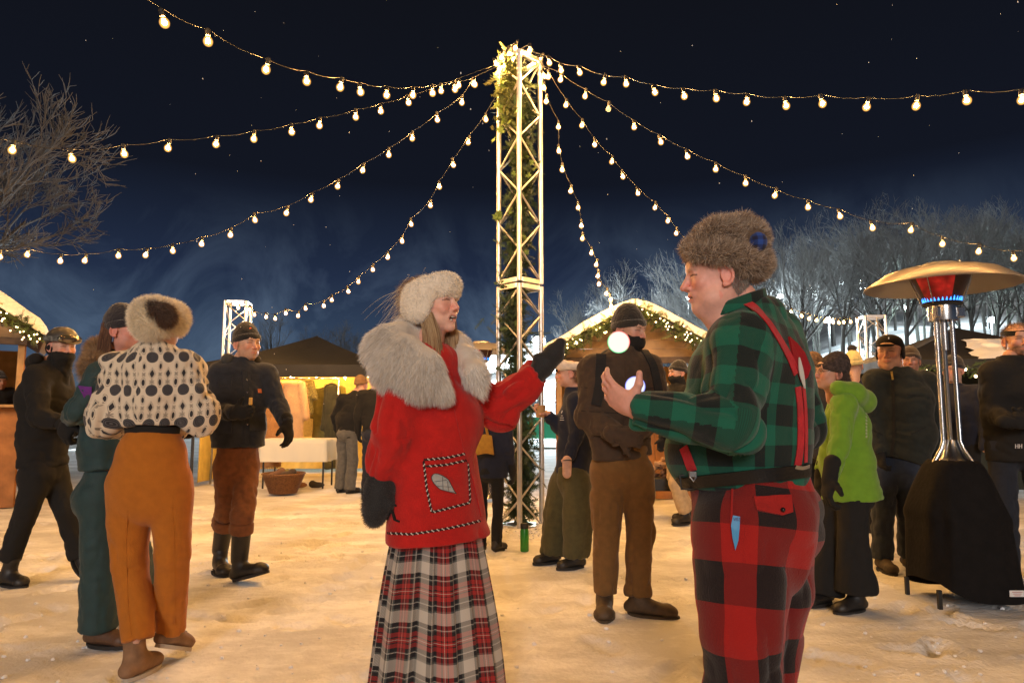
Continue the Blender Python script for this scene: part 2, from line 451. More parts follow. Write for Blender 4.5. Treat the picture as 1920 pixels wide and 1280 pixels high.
def strands(V, Q, n, length, width, bias=(0, 0, 0), nw=1., jit=.35, col=((.8, .75, .65),), seg=2, mask=None, droop=0., seed=1, dirfn=None, tip=.15):
    """n hairs rooted on a surface; returns V, faces, colours"""
    r = np.random.default_rng(seed)
    tri = np.concatenate([Q[:, [0, 1, 2]], Q[:, [0, 2, 3]]]) if Q.shape[1] == 4 else Q
    a, b, c = V[tri[:, 0]], V[tri[:, 1]], V[tri[:, 2]]
    cr_ = np.cross(b-a, c-a); ar = np.linalg.norm(cr_, axis=1)
    if mask is not None: ar = ar*mask((a+b+c)/3)
    f = r.choice(len(tri), n, p=ar/ar.sum())
    u_ = r.random((n, 2)); fl = u_.sum(1) > 1; u_[fl] = 1-u_[fl]
    p = a[f]+(b[f]-a[f])*u_[:, :1]+(c[f]-a[f])*u_[:, 1:]
    nn = cr_[f]/(ar[f][:, None] if mask is None else np.linalg.norm(cr_[f], axis=1)[:, None]+1e-12)
    cl = fbm(p[:, 0]*30, p[:, 1]*30, p[:, 2]*30, seed, 2)[:, None]
    d = nn*nw+(dirfn(p) if dirfn else A(bias))+r.normal(0, jit, (n, 3))+cl*.25*np.roll(nn, 1, 1)
    d /= np.linalg.norm(d, axis=1)[:, None]+1e-9
    L = length*(.6+.6*r.random(n))[:, None]*(1+.25*cl)
    sd = np.cross(d, r.normal(0, 1, (n, 3))); sd /= np.linalg.norm(sd, axis=1)[:, None]+1e-9
    rows = []
    for i in range(seg+1):
        t = i/seg
        q = p-nn*.002+d*L*t+A((0, 0, -1))*(droop*t*t)*L
        w = width*((1-t)+tip*t)
        rows += [q-sd*w/2, q+sd*w/2]
    VV = np.stack(rows, 1).reshape(-1, 3); m_ = 2*(seg+1); base = np.arange(n)[:, None]*m_
    FF = np.concatenate([base+np.array([[2*i, 2*i+1, 2*i+3, 2*i+2]]) for i in range(seg)])
    cs = np.array(col); ci = cs[r.integers(0, len(cs), n)]*(.8+.4*r.random((n, 1)))
    return VV, FF, np.repeat(ci, m_, axis=0)
def furry(name, V, Q, m, parent, org, basecol, **kw):
    VV, FF, C = strands(V, Q, **kw)
    allV = np.concatenate([V, VV]); C2 = np.concatenate([np.tile(A(basecol), (len(V), 1)), C])
    return mesh_np(name, allV, [np.concatenate([Q, FF+len(V)])], m, parent, org, col=C2)

# ================================================================ SETTING
snow = mat('snow', (.86, .86, .86), rough=.75, noise=.10, nscale=2.2, bump=.9, bscale=38, spec=.3, ndetail=8)
def _snow_nodes():
    t = snow.node_tree; b = t.nodes['Principled BSDF']
    bp = [n for n in t.nodes if n.type == 'BUMP'][0]; bp.inputs['Distance'].default_value = .012
    tc_ = [n for n in t.nodes if n.type == 'TEX_COORD'][0]
    mp = t.nodes.new('ShaderNodeMapping'); mp.inputs['Rotation'].default_value = (0, 0, R(-50)); mp.inputs['Scale'].default_value = (1.0, 2.0, 1)
    t.links.new(tc_.outputs['Object'], mp.inputs[0])
    n = t.nodes.new('ShaderNodeTexNoise'); n.inputs['Scale'].default_value = .9; n.inputs['Detail'].default_value = 12; n.inputs['Roughness'].default_value = .74
    t.links.new(mp.outputs[0], n.inputs['Vector'])
    r = t.nodes.new('ShaderNodeValToRGB'); r.color_ramp.elements[0].position = .45; r.color_ramp.elements[0].color = (.64, .63, .62, 1)
    r.color_ramp.elements[1].position = .60; r.color_ramp.elements[1].color = (1, 1, 1, 1)
    t.links.new(n.outputs['Fac'], r.inputs[0])
    old = b.inputs['Base Color'].links[0].from_socket
    mm = t.nodes.new('ShaderNodeMix'); mm.data_type = 'RGBA'; mm.blend_type = 'MULTIPLY'; mm.inputs['Factor'].default_value = .8
    t.links.new(old, mm.inputs['A']); t.links.new(r.outputs[0], mm.inputs['B']); t.links.new(mm.outputs['Result'], b.inputs['Base Color'])
_snow_nodes()
def gz(x, y):
    b = .010*fbm(x*.55, y*.55, 0, 3, 2)+.004*fbm(x*2.6, y*2.6, 0, 11, 2)
    sc = np.clip(fbm(x*.8+y*.5, y*1.3-x*.5, 0, 31, 2)*1.6, 0, 1)
    b = b+.008*sc*fbm(x*14, y*14, 0, 21, 2)
    b = b+.07*np.exp(-(((x-.15)/.55)**2+((y-6.7)/.45)**2))*(1+.5*vnoise(x*7, y*7, 0, 5))
    return b-.014
def stretch(a, b, st, lo, hi):
    c = list(np.arange(a, b+st/2, st)); d = st; x = c[-1]
    while x < hi: d *= 1.28; x += d; c.append(min(x, hi))
    d = st; x = c[0]; l = []
    while x > lo: d *= 1.28; x -= d; l.append(max(x, lo))
    return np.array(l[::-1]+c)
def sheet(name, xs, ys, zf, m, kind='structure'):
    X, Y = np.meshgrid(xs, ys, indexing='ij'); Z = zf(X, Y)
    V = np.stack([X, Y, Z], 2).reshape(-1, 3); n = len(ys)
    i = (np.arange(len(xs)-1)[:, None]*n+np.arange(n-1)[None, :]).ravel()
    return mesh_np(name, V, [np.stack([i, i+n, i+n+1, i+1], 1)], m, kind=kind)
FP = []
for k in range(420):
    fx, fy, fa = rng.uniform(-5, 5), rng.uniform(2.2, 9), rng.uniform(0, 6.28)
    FP.append((fx, fy, fa))
def gz2(X, Y):
    Z = gz(X, Y)
    for fx, fy, fa in FP:
        m_ = (np.abs(X-fx) < .3) & (np.abs(Y-fy) < .3)
        if not m_.any(): continue
        dx, dy = X[m_]-fx, Y[m_]-fy
        a = dx*math.cos(fa)+dy*math.sin(fa); b = -dx*math.sin(fa)+dy*math.cos(fa)
        q = np.sqrt((a/.15)**2+(b/.06)**2)
        Z[m_] += -.022*np.clip(1.25-q, 0, .5)*2+.012*np.exp(-((q-1.25)/.25)**2)
    return Z
sheet('ground', stretch(-5.6, 5.6, .035, -400, 400), stretch(2.0, 9.5, .035, -40, 500), gz2, snow)

def hill_z(X, Y):
    s = 1/(1+np.exp(-(X*1.0-4-.02*Y)/5.5))
    s = 1/(1+np.exp(-((X/np.maximum(Y, 20)*1280+960)-1480)/70))
    h = np.maximum(Y-27, 0)*.27*(.13+.87*s)
    return h*(1-.0011*np.maximum(Y-27, 0))+.5*fbm(X*.06, Y*.06, 0, 4, 3)*np.clip((Y-27)/8, 0, 1)-.12*(Y < 27)-.02
hill_snow = mat('hill_snow', (.75, .78, .80), rough=.8, noise=.25, nscale=.5, bump=.6, bscale=3, ndetail=6)
sheet('ski_hill', np.linspace(-120, 160, 120), np.linspace(26, 210, 90), hill_z, hill_snow)

# ---- metal
alu = mat('aluminium', (.62, .60, .58), rough=.34, metal=.85, noise=.08, nscale=12, bump=.05, bscale=60)
black_metal = mat('black_metal', (.02, .02, .02), rough=.5, metal=.3)
steel = mat('stainless_steel', (.46, .46, .46), rough=.25, metal=1, noise=.05, nscale=8)
rubber = mat('black_rubber', (.012, .012, .012), rough=.6)
BULB_C = (1, .50, .14)
bulb_m = emat('warm_bulb', BULB_C, 1600)
fairy_m = emat('warm_fairy_light', (1, .68, .32), 12, False)
cool_m = emat('cool_fairy_light', (1, .80, .50), 11, False)
unlit_m = mat('unlit_bulb_glass', (.5, .5, .48), rough=.1)

# ================================================================ TRUSS TOWERS
TX, TY = P(975, 773, 6.8).x, 6.8
def truss_tower(x, y, segs, label, rz, side=.30, foot=True, group=None):
    t = thing('truss_tower', (x, y, 0), label, 'truss tower', group, rz)
    h = side/2
    cs = [(-h, -h), (h, -h), (h, h), (-h, h)]
    for (cx, cy) in cs:
        for z0, z1 in segs:
            MB().tube([(cx, cy, z0+.012), (cx, cy, z1-.012)], .025, 12).build('chord', alu, t, smooth=True, auto=50)
    for z0, z1 in segs:
        n = max(2, round((z1-z0-.1)/.27)); dz = (z1-z0-.1)/n
        for f in range(4):
            a, b = np.array(cs[f]), np.array(cs[(f+1) % 4])
            for i in range(n):
                p, q = (a, b) if (i+f) % 2 else (b, a)
                d = (q-p)/np.linalg.norm(q-p)*.022
                MB().tube([(*(p+d), z0+.05+i*dz+.015), (*(q-d), z0+.05+(i+1)*dz-.015)], .010, 7).build('brace', alu, t, smooth=True, auto=50)
        for z in (z0+.027, z1-.027):
            for f in range(4):
                a, b = np.array(cs[f]), np.array(cs[(f+1) % 4]); m_ = (a+b)/2; d = b-a
                ang = math.atan2(d[1], d[0]); c, s = math.cos(ang), math.sin(ang)
                MB().box((m_[0], m_[1], z), (side-.055, .035, .048), [[c, -s, 0], [s, c, 0], [0, 0, 1]], .004).build('end_bar', alu, t)
    if foot: MB().box((0, 0, .012), (side+.14, side+.14, .016), None, .003).build('base_plate', alu, t)
    return t
truss_tower(TX, TY, [(.03, 2.43), (2.435, 4.83)], 'tall silver truss tower in the middle, carrying the light strings', R(43))
LX, LY = P(438, 773, 11.4).x, 11.4
truss_tower(LX, LY, [(.02, 1.5), (1.505, 3.02)], 'short truss tower far behind the man in the beanie at left', R(8), side=.34, group='short far truss towers')
RX, RY = P(1643, 773, 12).x, 12
truss_tower(RX, RY, [(.02, 1.4), (1.405, 2.86)], 'short truss tower behind the man in the black cap', R(-6), side=.34, group='short far truss towers')

# ================================================================ STRINGS OF BULBS
def bulb_mesh(r, n, m_, mt, nm='bulb'):
    prof = [(0, -1.25), (.42, -1.18), (.8, -.85), (1, -.35), (.95, .1), (.7, .6), (.42, 1.0), (.36, 1.2)] if m_ else [(0, -1.2), (.8, -.8), (1, -.2), (.6, .7), (.38, 1.15)]
    me = MB().lathe([(a*r, b*r) for a, b in prof], n=n)
    o = me.build(nm, mt, smooth=True); d = o.data; bpy.data.objects.remove(o); return d
BM = bulb_mesh(.0145, 8, 0, bulb_m); BMs = bulb_mesh(.0145, 6, 0, bulb_m); BU = bulb_mesh(.0265, 9, 1, unlit_m)
so = MB().lathe([(.0, .078), (.012, .078), (.016, .07), (.016, .034), (.0, .034)], n=8).build('socket', rubber, smooth=True, auto=40)
SOCK = so.data; bpy.data.objects.remove(so)
gl_m = bpy.data.materials.new('amber_glow_glass'); gl_m.use_nodes = True; _t = gl_m.node_tree; _t.nodes.clear()
_o = _t.nodes.new('ShaderNodeOutputMaterial'); _a = _t.nodes.new('ShaderNodeAddShader'); _tr = _t.nodes.new('ShaderNodeBsdfTransparent'); _e = _t.nodes.new('ShaderNodeEmission')
_l = _t.nodes.new('ShaderNodeLayerWeight'); _l.inputs[0].default_value = .5; _e.inputs[0].default_value = (1, .47, .10, 1)
_t.links.new(math_n(_t, 'MULTIPLY', math_n(_t, 'POWER', math_n(_t, 'SUBTRACT', 1, _l.outputs['Facing']), 1.6), 1.5), _e.inputs[1])  # glass shell carries a painted glow, fading towards its rim
_t.links.new(_tr.outputs[0], _a.inputs[0]); _t.links.new(_e.outputs[0], _a.inputs[1]); _t.links.new(_a.outputs[0], _o.inputs[0]); gl_m.cycles.emission_sampling = 'NONE'
o = MB().lathe([(a*.031, b*.031) for a, b in [(0, -1.2), (.45, -1.1), (.82, -.78), (1, -.25), (.95, .2), (.7, .65), (.42, .95), (.36, 1.05)]], n=12).build('glass', gl_m, smooth=True); GLASS = o.data; bpy.data.objects.remove(o)
def light_string(px, E, label, T=None, extra=(), unlit=(), endpt=None, far=False):
    T = A(T if T is not None else (TX, TY, 4.9)); E = A(E)
    t = thing('light_string', tuple(T), label, 'string lights', 'strings of warm bulbs hung from the truss tower')
    pts = []
    for (a, b) in px:
        u = (a-960)/1280; v = (640-b)/1280
        dy = math.cos(PITCH)-v*math.sin(PITCH); uh = u/dy
        dx_, dy_ = E[0]-T[0], E[1]-T[1]
        Y = (T[0]*dy_-T[1]*dx_)/(uh*dy_-dx_)
        pts.append((P(a, b, Y), (a, b) in unlit))
    for e in extra: pts.append((Vector(e), False))
    pts.sort(key=lambda q: (q[0].xy-Vector(T[:2])).length)
    cab = [A(T)]
    for p, _ in pts: cab.append(A(p)+A((0, 0, .075)))
    if endpt is not None: cab.append(A(endpt))
    fine = []
    for i in range(len(cab)-1):
        l = np.linalg.norm(cab[i+1]-cab[i])
        for j in range(4): f = j/4; fine.append(cab[i]*(1-f)+cab[i+1]*f-A((0, 0, l*.10*4*f*(1-f)*(.6 if i else 0))))
    fine.append(cab[-1])
    MB().tube([q-T for q in fine], .0028, 5).build('cable', rubber, t, smooth=True)
    for p, un in pts:
        q = A(p)-T; tl = random.uniform(-.25, .25), random.uniform(-.25, .25)
        b = link('bulb', BU if un else (BMs if far else BM), t, q); b.rotation_euler = (tl[0], tl[1], 0)
        s = link('socket', SOCK, b)
        if not un: link('glass', GLASS, b)
    return t
T0 = (TX, TY, 4.86)
light_string([(308,42),(390,77),(499,130),(575,152),(638,163),(676,172),(725,178),(774,178),(811,174),(853,167),(890,158)], (-4.6, .2, 0), 'topmost light string at left, rising over the camera with the largest bulbs', T0,
             extra=[P(308,42,3.62)+Vector((-.55,-.85,.3)), P(308,42,3.62)+Vector((-.95,-1.5,.5)), P(308,42,3.62)+Vector((-1.4,-2.2,.8))])
light_string([(23,281),(135,297),(233,288),(315,277),(405,270),(476,260),(547,247),(599,235),(667,219),(714,208),(766,192),(827,170),(860,160)], (-5.2, 4.4, 0), 'second light string from the top at left, running in front of the bare tree', T0,
             extra=[(-4.9, 4.65, 3.3)])
light_string([(0,481),(51,477),(113,489),(159,488),(222,479),(273,478),(324,470),(378,457),(432,440),(478,412),(537,399),(583,374),(633,349),(680,319),(729,290),(773,259),(820,224),(866,192),(888,157)], (-5.6, 7.2, 0), 'long light string at left ending low over the chalet corner', T0)
light_string([(911,224),(878,267),(850,309),(824,350),(807,385),(771,420),(754,452),(727,482),(699,505),(672,528),(653,546),(622,562),(607,573),(573,578),(559,592),(536,587),(516,597),(499,594),(477,590),(468,580),(447,577)], (LX, LY, 0), 'light string running down to the far short truss at left', T0, endpt=(LX, LY, 3.03), far=True)
light_string([(1030,118),(1052,132),(1087,136),(1132,154),(1174,157),(1228,173),(1283,180),(1343,184),(1400,191),(1474,198),(1542,194),(1625,200),(1718,198),(1813,188),(1916,187)], (3.6, 4.3, 0), 'topmost light string at right, nearly level across the sky', T0,
             extra=[(3.75, 4.2, 3.35), (4.2, 3.85, 3.5)])
light_string([(1051,149),(1097,180),(1141,204),(1189,238),(1239,266),(1289,293),(1342,317),(1398,343),(1453,366),(1515,388),(1575,405),(1636,427),(1708,431),(1767,457),(1835,471),(1901,484)], (5.1, 6.6, 0), 'light string at right with one unlit bulb, passing above the patio heater', T0, unlit=((1141,204),),
             extra=[(5.25, 6.55, 2.72)])
light_string([(1028,144),(1061,197),(1091,235),(1115,271),(1147,303),(1168,331),(1196,362),(1228,389),(1252,414),(1268,437),(1290,462),(1312,484),(1336,505),(1362,524),(1390,541),(1418,556),(1440,565),(1457,570),(1465,577),(1483,585),(1503,592),(1517,597),(1531,600),(1547,602),(1562,604),(1573,605),(1582,604),(1595,603),(1607,601)], (RX, RY, 0), 'light string passing behind the fur hat to the far short truss at right', T0, endpt=(RX-.1, RY, 2.88), far=True)
light_string([(1020,165),(1024,190),(1047,238),(1048,283),(1054,318),(1070,358),(1084,389),(1090,423),(1092,447),(1109,474),(1118,496),(1121,517),(1123,532),(1137,550),(1145,561),(1146,574)], (1.55, 9.2, 0), 'steep light string running down to the gable of the chalet', T0, endpt=(1.62, 9.0, 2.75), far=True)
co = thing('light_string', (TX, TY, 4.83), 'bunched coil of bulbs wound round the top of the truss tower', 'string lights')
cp = []
for i, (a, b) in enumerate([(931,120),(933,137),(940,108),(944,123),(955,101),(966,90),(993,95),(963,111),(946,113),(937,128),(951,108),(1013,113),(1021,143),(975,103)]):
    q = P(a, b, TY+random.uniform(-.2, .12)); cp.append(q)
    o = link('bulb', BM, co, q-co.location); o.rotation_euler = (random.uniform(-.5, .5), random.uniform(-.5, .5), 0); link('socket', SOCK, o); link('glass', GLASS, o)
MB().tube([A(q-co.location)+A((0, 0, .07)) for q in sorted(cp, key=lambda q: math.atan2(q.y-TY, q.x-TX))], .0045, 5).build('cable', rubber, co, smooth=True)
# strings over the place where the photographer stands (they light the foreground)
for (x0, y0, x1, y1, zz) in ((-4.6, -.6, 4.6, -.2, 3.5), (-4.8, -2.6, 4.8, -2.2, 3.6)):
    T = (x0, y0, zz+.4)
    t = thing('light_string', T, 'warm bulb string hung behind the camera, %s of the two' % ('nearer' if y0 > -1 else 'farther'), 'string lights', 'strings of warm bulbs behind the camera')
    cb = []
    for i in range(11):
        f = i/10; q = A((x0+(x1-x0)*f, y0+(y1-y0)*f, zz+.4-1.6*f*(1-f)))-A(T)
        b = link('bulb', BMs, t, q); link('socket', SOCK, b); cb.append(q+A((0, 0, .075)))
    MB().tube(cb, .0045, 5).build('cable', rubber, t)

# ================================================================ EVERGREEN GARLAND IN THE TOWER
fir = mat('fir_needles', attr=True, rough=.7, noise=.3, nscale=25)
bark = mat('bark', (.05, .035, .025), rough=.9, noise=.3, nscale=30)
def sprays(pts, n, L, spread, seed, cols, needles=9, nl=.035, nw_=.006, dirs=None):
    """fir sprigs: a stem with flat needles left and right"""
    r = np.random.default_rng(seed); pts = np.array([list(p) for p in pts]); seg = r.random(n)*(len(pts)-1.001); i = seg.astype(int); f = (seg-i)[:, None]
    p = pts[i]*(1-f)+pts[i+1]*f+r.normal(0, spread, (n, 3))*A((1, 1, .6))
    d = r.normal(0, 1, (n, 3))+A((0, 0, -.35)) if dirs is None else r.normal(0, .5, (n, 3))+dirs
    d /= np.linalg.norm(d, axis=1)[:, None]; s = np.cross(d, r.normal(0, 1, (n, 3))); s /= np.linalg.norm(s, axis=1)[:, None]
    VV = []; FF = []; CC = []; L_ = L*(.6+.7*r.random(n))[:, None]
    b = 0
    q = [p-s*.002, p+s*.002, p+d*L_]; VV.append(np.stack(q, 1).reshape(-1, 3)); FF.append(np.arange(n*3).reshape(-1, 3)); b = 3*n
    for k in range(needles):
        for sd in (-1, 1):
            c = p+d*L_*(.12+.88*k/needles); e = d*.75+s*sd*.75+r.normal(0, .14, (n, 3)); w = np.cross(e, np.cross(d, s)); w /= np.linalg.norm(w, axis=1)[:, None]
            l = nl*(1-.55*k/needles)*(.8+.4*r.random(n))[:, None]
            VV.append(np.stack([c-w*nw_/2, c+w*nw_/2, c+e*l], 1).reshape(-1, 3)); FF.append(b+np.arange(n*3).reshape(-1, 3)); b += 3*n
    V = np.concatenate(VV); F = np.concatenate(FF)
    cs = np.array(cols)[r.integers(0, len(cols), n)]*(.7+.6*r.random((n, 1))); C = np.tile(np.repeat(cs, 3, 0), (2*needles+1, 1))
    return V, F, C
GRN = [(.035, .065, .022), (.025, .05, .02), (.055, .09, .025), (.04, .06, .03)]
gp = [(TX-.02+.05*math.sin(z*2.1), TY+.02+.05*math.cos(z*1.7), z) for z in np.linspace(.12, 4.8, 30)]
gt = thing('evergreen_garland', (TX, TY, 0), 'evergreen bough garland climbing inside the tall truss tower', 'garland')
V, F, C = sprays(gp, 2600, .13, .055, 3, GRN, needles=11, nl=.045, nw_=.008)
V2, F2, C2 = sprays([gp[0], (TX-.05, TY-.02, 2.3)], 420, .16, .075, 4, GRN, needles=11, nl=.04, nw_=.006)
V3, F3, C3 = sprays([(TX-.12, TY-.1, 4.78), (TX-.14, TY-.08, 4.1)], 260, .12, .05, 5, [(.09, .10, .02), (.07, .09, .02)], needles=8, nl=.04, nw_=.012)
mesh_np('foliage', np.concatenate([V, V2, V3]), [np.concatenate([F, F2+len(V), F3+len(V)+len(V2)])], fir, gt, (TX, TY, 0), col=np.concatenate([C, C2, C3]), smooth=False)
MB().tube([(p[0]-TX, p[1]-TY, p[2]) for p in gp], .014, 6).build('stem', bark, gt, smooth=True)
def lobed_leaf(m_, c, ax, up, r, n=13):
    c, ax, up = A(c), nrm(ax), nrm(up); s = np.cross(ax, up); V = [c]; F = []
    for i in range(n):
        a = -2.5+5*i/(n-1); rr = r*(1 if i % 2 == 0 else .58)*(1.15-.25*abs(a)/2.5)
        V.append(c+rr*(math.cos(a)*ax+math.sin(a)*s)+up*rr*.18*math.cos(3*a))
    for i in range(1, n): F.append((0, i, i+1))
    m_.add(V, F)
leaf_m = mat('lobed_leaf', (.10, .16, .02), rough=.6)
lf = MB(); a0 = P(938, 403, TY-.05)
for k in range(5):
    lobed_leaf(lf, A(a0)+rng.normal(0, .02, 3)+A((-.025, 0, 0))-A((TX, TY, 0)), (-1+rng.normal(0, .5), rng.normal(0, .4), rng.normal(0, .6)), (rng.normal(0, .3), -1, .3), .055)
for k in range(46):
    z = rng.uniform(3.9, 4.75); lobed_leaf(lf, (-.17+rng.normal(0, .035), -.08+rng.normal(0, .05), z), (-1+rng.normal(0, .6), rng.normal(0, .5), rng.normal(0, .6)-.3), (rng.normal(0, .3), -1, .3), .045)
for k in range(20):
    z = rng.uniform(2.7, 4.5); lobed_leaf(lf, (rng.normal(.05, .07), -.1+rng.normal(0, .05), z), (rng.normal(0, .8), rng.normal(0, .5), rng.normal(0, .6)-.3), (rng.normal(0, .3), -1, .3), .04)
lf.build('leaf_cluster', leaf_m, gt, kind='stuff')
# fallen boughs at its foot
fb = thing('fallen_bough', (TX+.2, TY-.1, .03), 'small heap of fallen green twigs in the snow at the tower foot', 'twigs')
V, F, C = sprays([(TX-.1, TY-.25, .05), (TX+.45, TY-.15, .04)], 40, .12, .03, 9, GRN, dirs=A((.2, 0, -.05)))
mesh_np('twigs', V, [F], fir, fb, (TX+.2, TY-.1, .03), col=C, smooth=False)

# ================================================================ CHALETS
wood = mat('plywood', (.36, .22, .10), rough=.7, noise=.25, nscale=6, bump=.2, bscale=40, ndetail=6)
wood2 = mat('stained_boards', (.26, .11, .035), rough=.7, noise=.35, nscale=5, bump=.3, bscale=30, ndetail=6)
darkwood = mat('dark_beam', (.09, .06, .04), rough=.8, noise=.3, nscale=10)
ROOFSNOW = mat('roof_snow', (.82, .82, .82), rough=.8, noise=.06, nscale=5, bump=.5, bscale=14)
def chalet(x, y, rz, hw, eave, peak, depth, label, glab, llab, seed, boards=True, shelf=None, snowth=.13, oz0=1.02):
    t = thing('market_chalet', (x, y, 0), label, 'chalet', None, rz)
    wz = eave-.04; c, s = math.cos(rz), math.sin(rz)
    W2 = hw-.16; sl = (peak-eave)/hw
    # front: boards below the counter, gable boards above the opening
    oz1 = eave-.12; n = 8; bw = 2*W2/n
    for i in range(n):
        xa = -W2+i*bw
        MB().box((xa+bw/2, 0, oz0/2-.02+.02), (bw-.008, .022, oz0), None, .003).build('board', wood2, t)
    MB().box((0, -.06, oz0+.02), (2*W2+.1, .22, .035), None, .004).build('counter', wood, t)
    nb = 5
    for i in range(nb):
        z0 = oz1+.09+(peak-oz1-.2)*i/nb; z1 = oz1+.09+(peak-oz1-.2)*(i+1)/nb-.004
        w0 = max(.02, min(W2, (peak-.1-z0)/sl)); w1 = max(.01, min(W2, (peak-.1-z1)/sl))
        V = [(-w0, -.012, z0), (w0, -.012, z0), (w1, -.012, z1), (-w1, -.012, z1), (-w0, .012, z0), (w0, .012, z0), (w1, .012, z1), (-w1, .012, z1)]
        MB().add(V, [(0, 1, 2, 3), (7, 6, 5, 4), (0, 4, 5, 1), (1, 5, 6, 2), (2, 6, 7, 3), (3, 7, 4, 0)]).build('gable_board', wood, t)
    MB().box((0, -.03, oz1+.045), (2*W2+.04, .07, .085), None, .005).build('beam', darkwood, t)
    for sx in (-1, 1):
        MB().box((sx*(W2-.035), .03, (oz0+oz1)/2+.03), (.07, .07, oz1-oz0-.02), None, .004).build('post', wood, t)
        MB().box((sx*W2, depth/2, wz/2), (.03, depth-.04, wz)).build('side_wall', wood2, t)
        # roof slab
        a = math.atan(sl); L = hw/math.cos(a)+.05
        rot = [[math.cos(a), 0, sx*math.sin(a)], [0, 1, 0], [-sx*math.sin(a), 0, math.cos(a)]]
        MB().box((sx*hw/2*1.02, depth/2-.12, (eave+peak)/2-.02), (L, depth+.5, .035), rot).build('roof', darkwood, t)
    MB().box((0, depth, wz/2), (2*W2, .03, wz)).build('back_wall', wood, t)
    # snow lying on the roof: one swollen sheet with thickness, rounded over the eaves
    nu, nv = 46, 24; U = np.linspace(-1, 1, nu); Vv = np.linspace(0, 1, nv)
    u, v = np.meshgrid(U, Vv, indexing='ij')
    xx = u*(hw+.11); yy = -.42+v*(depth+.62)
    base = peak-np.abs(xx)*sl-.0
    ed = np.minimum(1-np.abs(u), np.minimum(v, 1-v)*2.2)
    th = snowth*np.sqrt(np.clip(ed*9, 0, 1))+.0
    z = base+th*1.0+.02*fbm(xx*3, yy*3, 0, seed, 2)*np.clip(ed*8, 0, 1)
    pk = np.exp(-(xx/.16)**2)*.05; z = z-pk*.6
    yy = yy-.05*np.clip(1-v*8, 0, 1)*(ed > .02)
    top = np.stack([xx, yy, z], 2).reshape(-1, 3); bot = np.stack([xx, yy, base-.0-pk*.2], 2).reshape(-1, 3)
    i = (np.arange(nu-1)[:, None]*nv+np.arange(nv-1)[None, :]).ravel(); q = np.stack([i, i+nv, i+nv+1, i+1], 1)
    mesh_np('snow_cap', np.concatenate([top, bot]), [np.concatenate([q, q[:, ::-1]+nu*nv])], ROOFSNOW, t)
    # garland along the front rake with fairy lights
    g = thing('evergreen_garland', (x, y, 0), glab, 'garland', None, rz)
    gpts = [(-hw-.02, -.46, eave-.07), (0, -.46, peak-.09), (hw+.02, -.46, eave-.07)]
    V, F, C = sprays(gpts, 620, .13, .05, seed, [(.07, .10, .02), (.05, .08, .02), (.04, .06, .02)], needles=8, nl=.045, nw_=.009)
    mesh_np('foliage', V, [F], fir, g, col=C, smooth=False)
    l = thing('fairy_lights', (x, y, 0), llab, 'string lights', None, rz)
    mb = MB(); r = np.random.default_rng(seed+2)
    for k in range(92):
        f = r.uniform(-1, 1); q = (f*(hw), -.52+r.normal(0, .02), peak-.12-abs(f)*hw*sl+r.normal(0, .04))
        mb.ball(q, .0095, 5, 4)
    mb.build('lights', fairy_m, l, kind='stuff')
    return t
CX = P(1200, 773, 9.0).x
chalet(CX, 9.42, R(-4), 1.22, 1.95, 2.62, 1.9, 'market chalet with snowy gable roof behind the juggler', 'lit evergreen garland on the gable of the middle chalet', 'white fairy lights in the garland of the middle chalet', 51)
chalet(-7.19, 7.82, R(36), 1.45, 2.12, 3.1, 2.2, 'stained board chalet with deep roof snow at the left edge', 'lit evergreen garland under the roof snow at the left edge', 'warm fairy lights in the garland at the left edge', 52, snowth=.2, oz0=1.22)
# warm bulbs under the roofs of the chalets
for (x, y, z, lb) in ((CX+.35, 9.9, 1.75, 'bare warm bulb lit inside the middle chalet'), (CX-.5, 9.9, 1.75, 'second bare warm bulb inside the middle chalet, left side'), (-7.2, 8.3, 1.95, 'bare warm bulb lit inside the left chalet')):
    b = thing('hanging_bulb', (x, y, z), lb, 'bulb')
    link('bulb', BM, b); link('socket', SOCK, b); MB().tube([(0, 0, .07), (0, 0, .6)], .004, 4).build('cord', rubber, b)
shelf = thing('bright_opening_panel', (CX+.32, 9.36, 1.32), 'pale panel put in for the bright serving opening of the middle chalet', 'panel')
MB().box((0, 0.3, 0), (.42, .02, .5), None, .004).build('panel', mat('cream_panel', (.75, .66, .45), rough=.6), shelf)  # cream panel stands in for the brightness of the opening

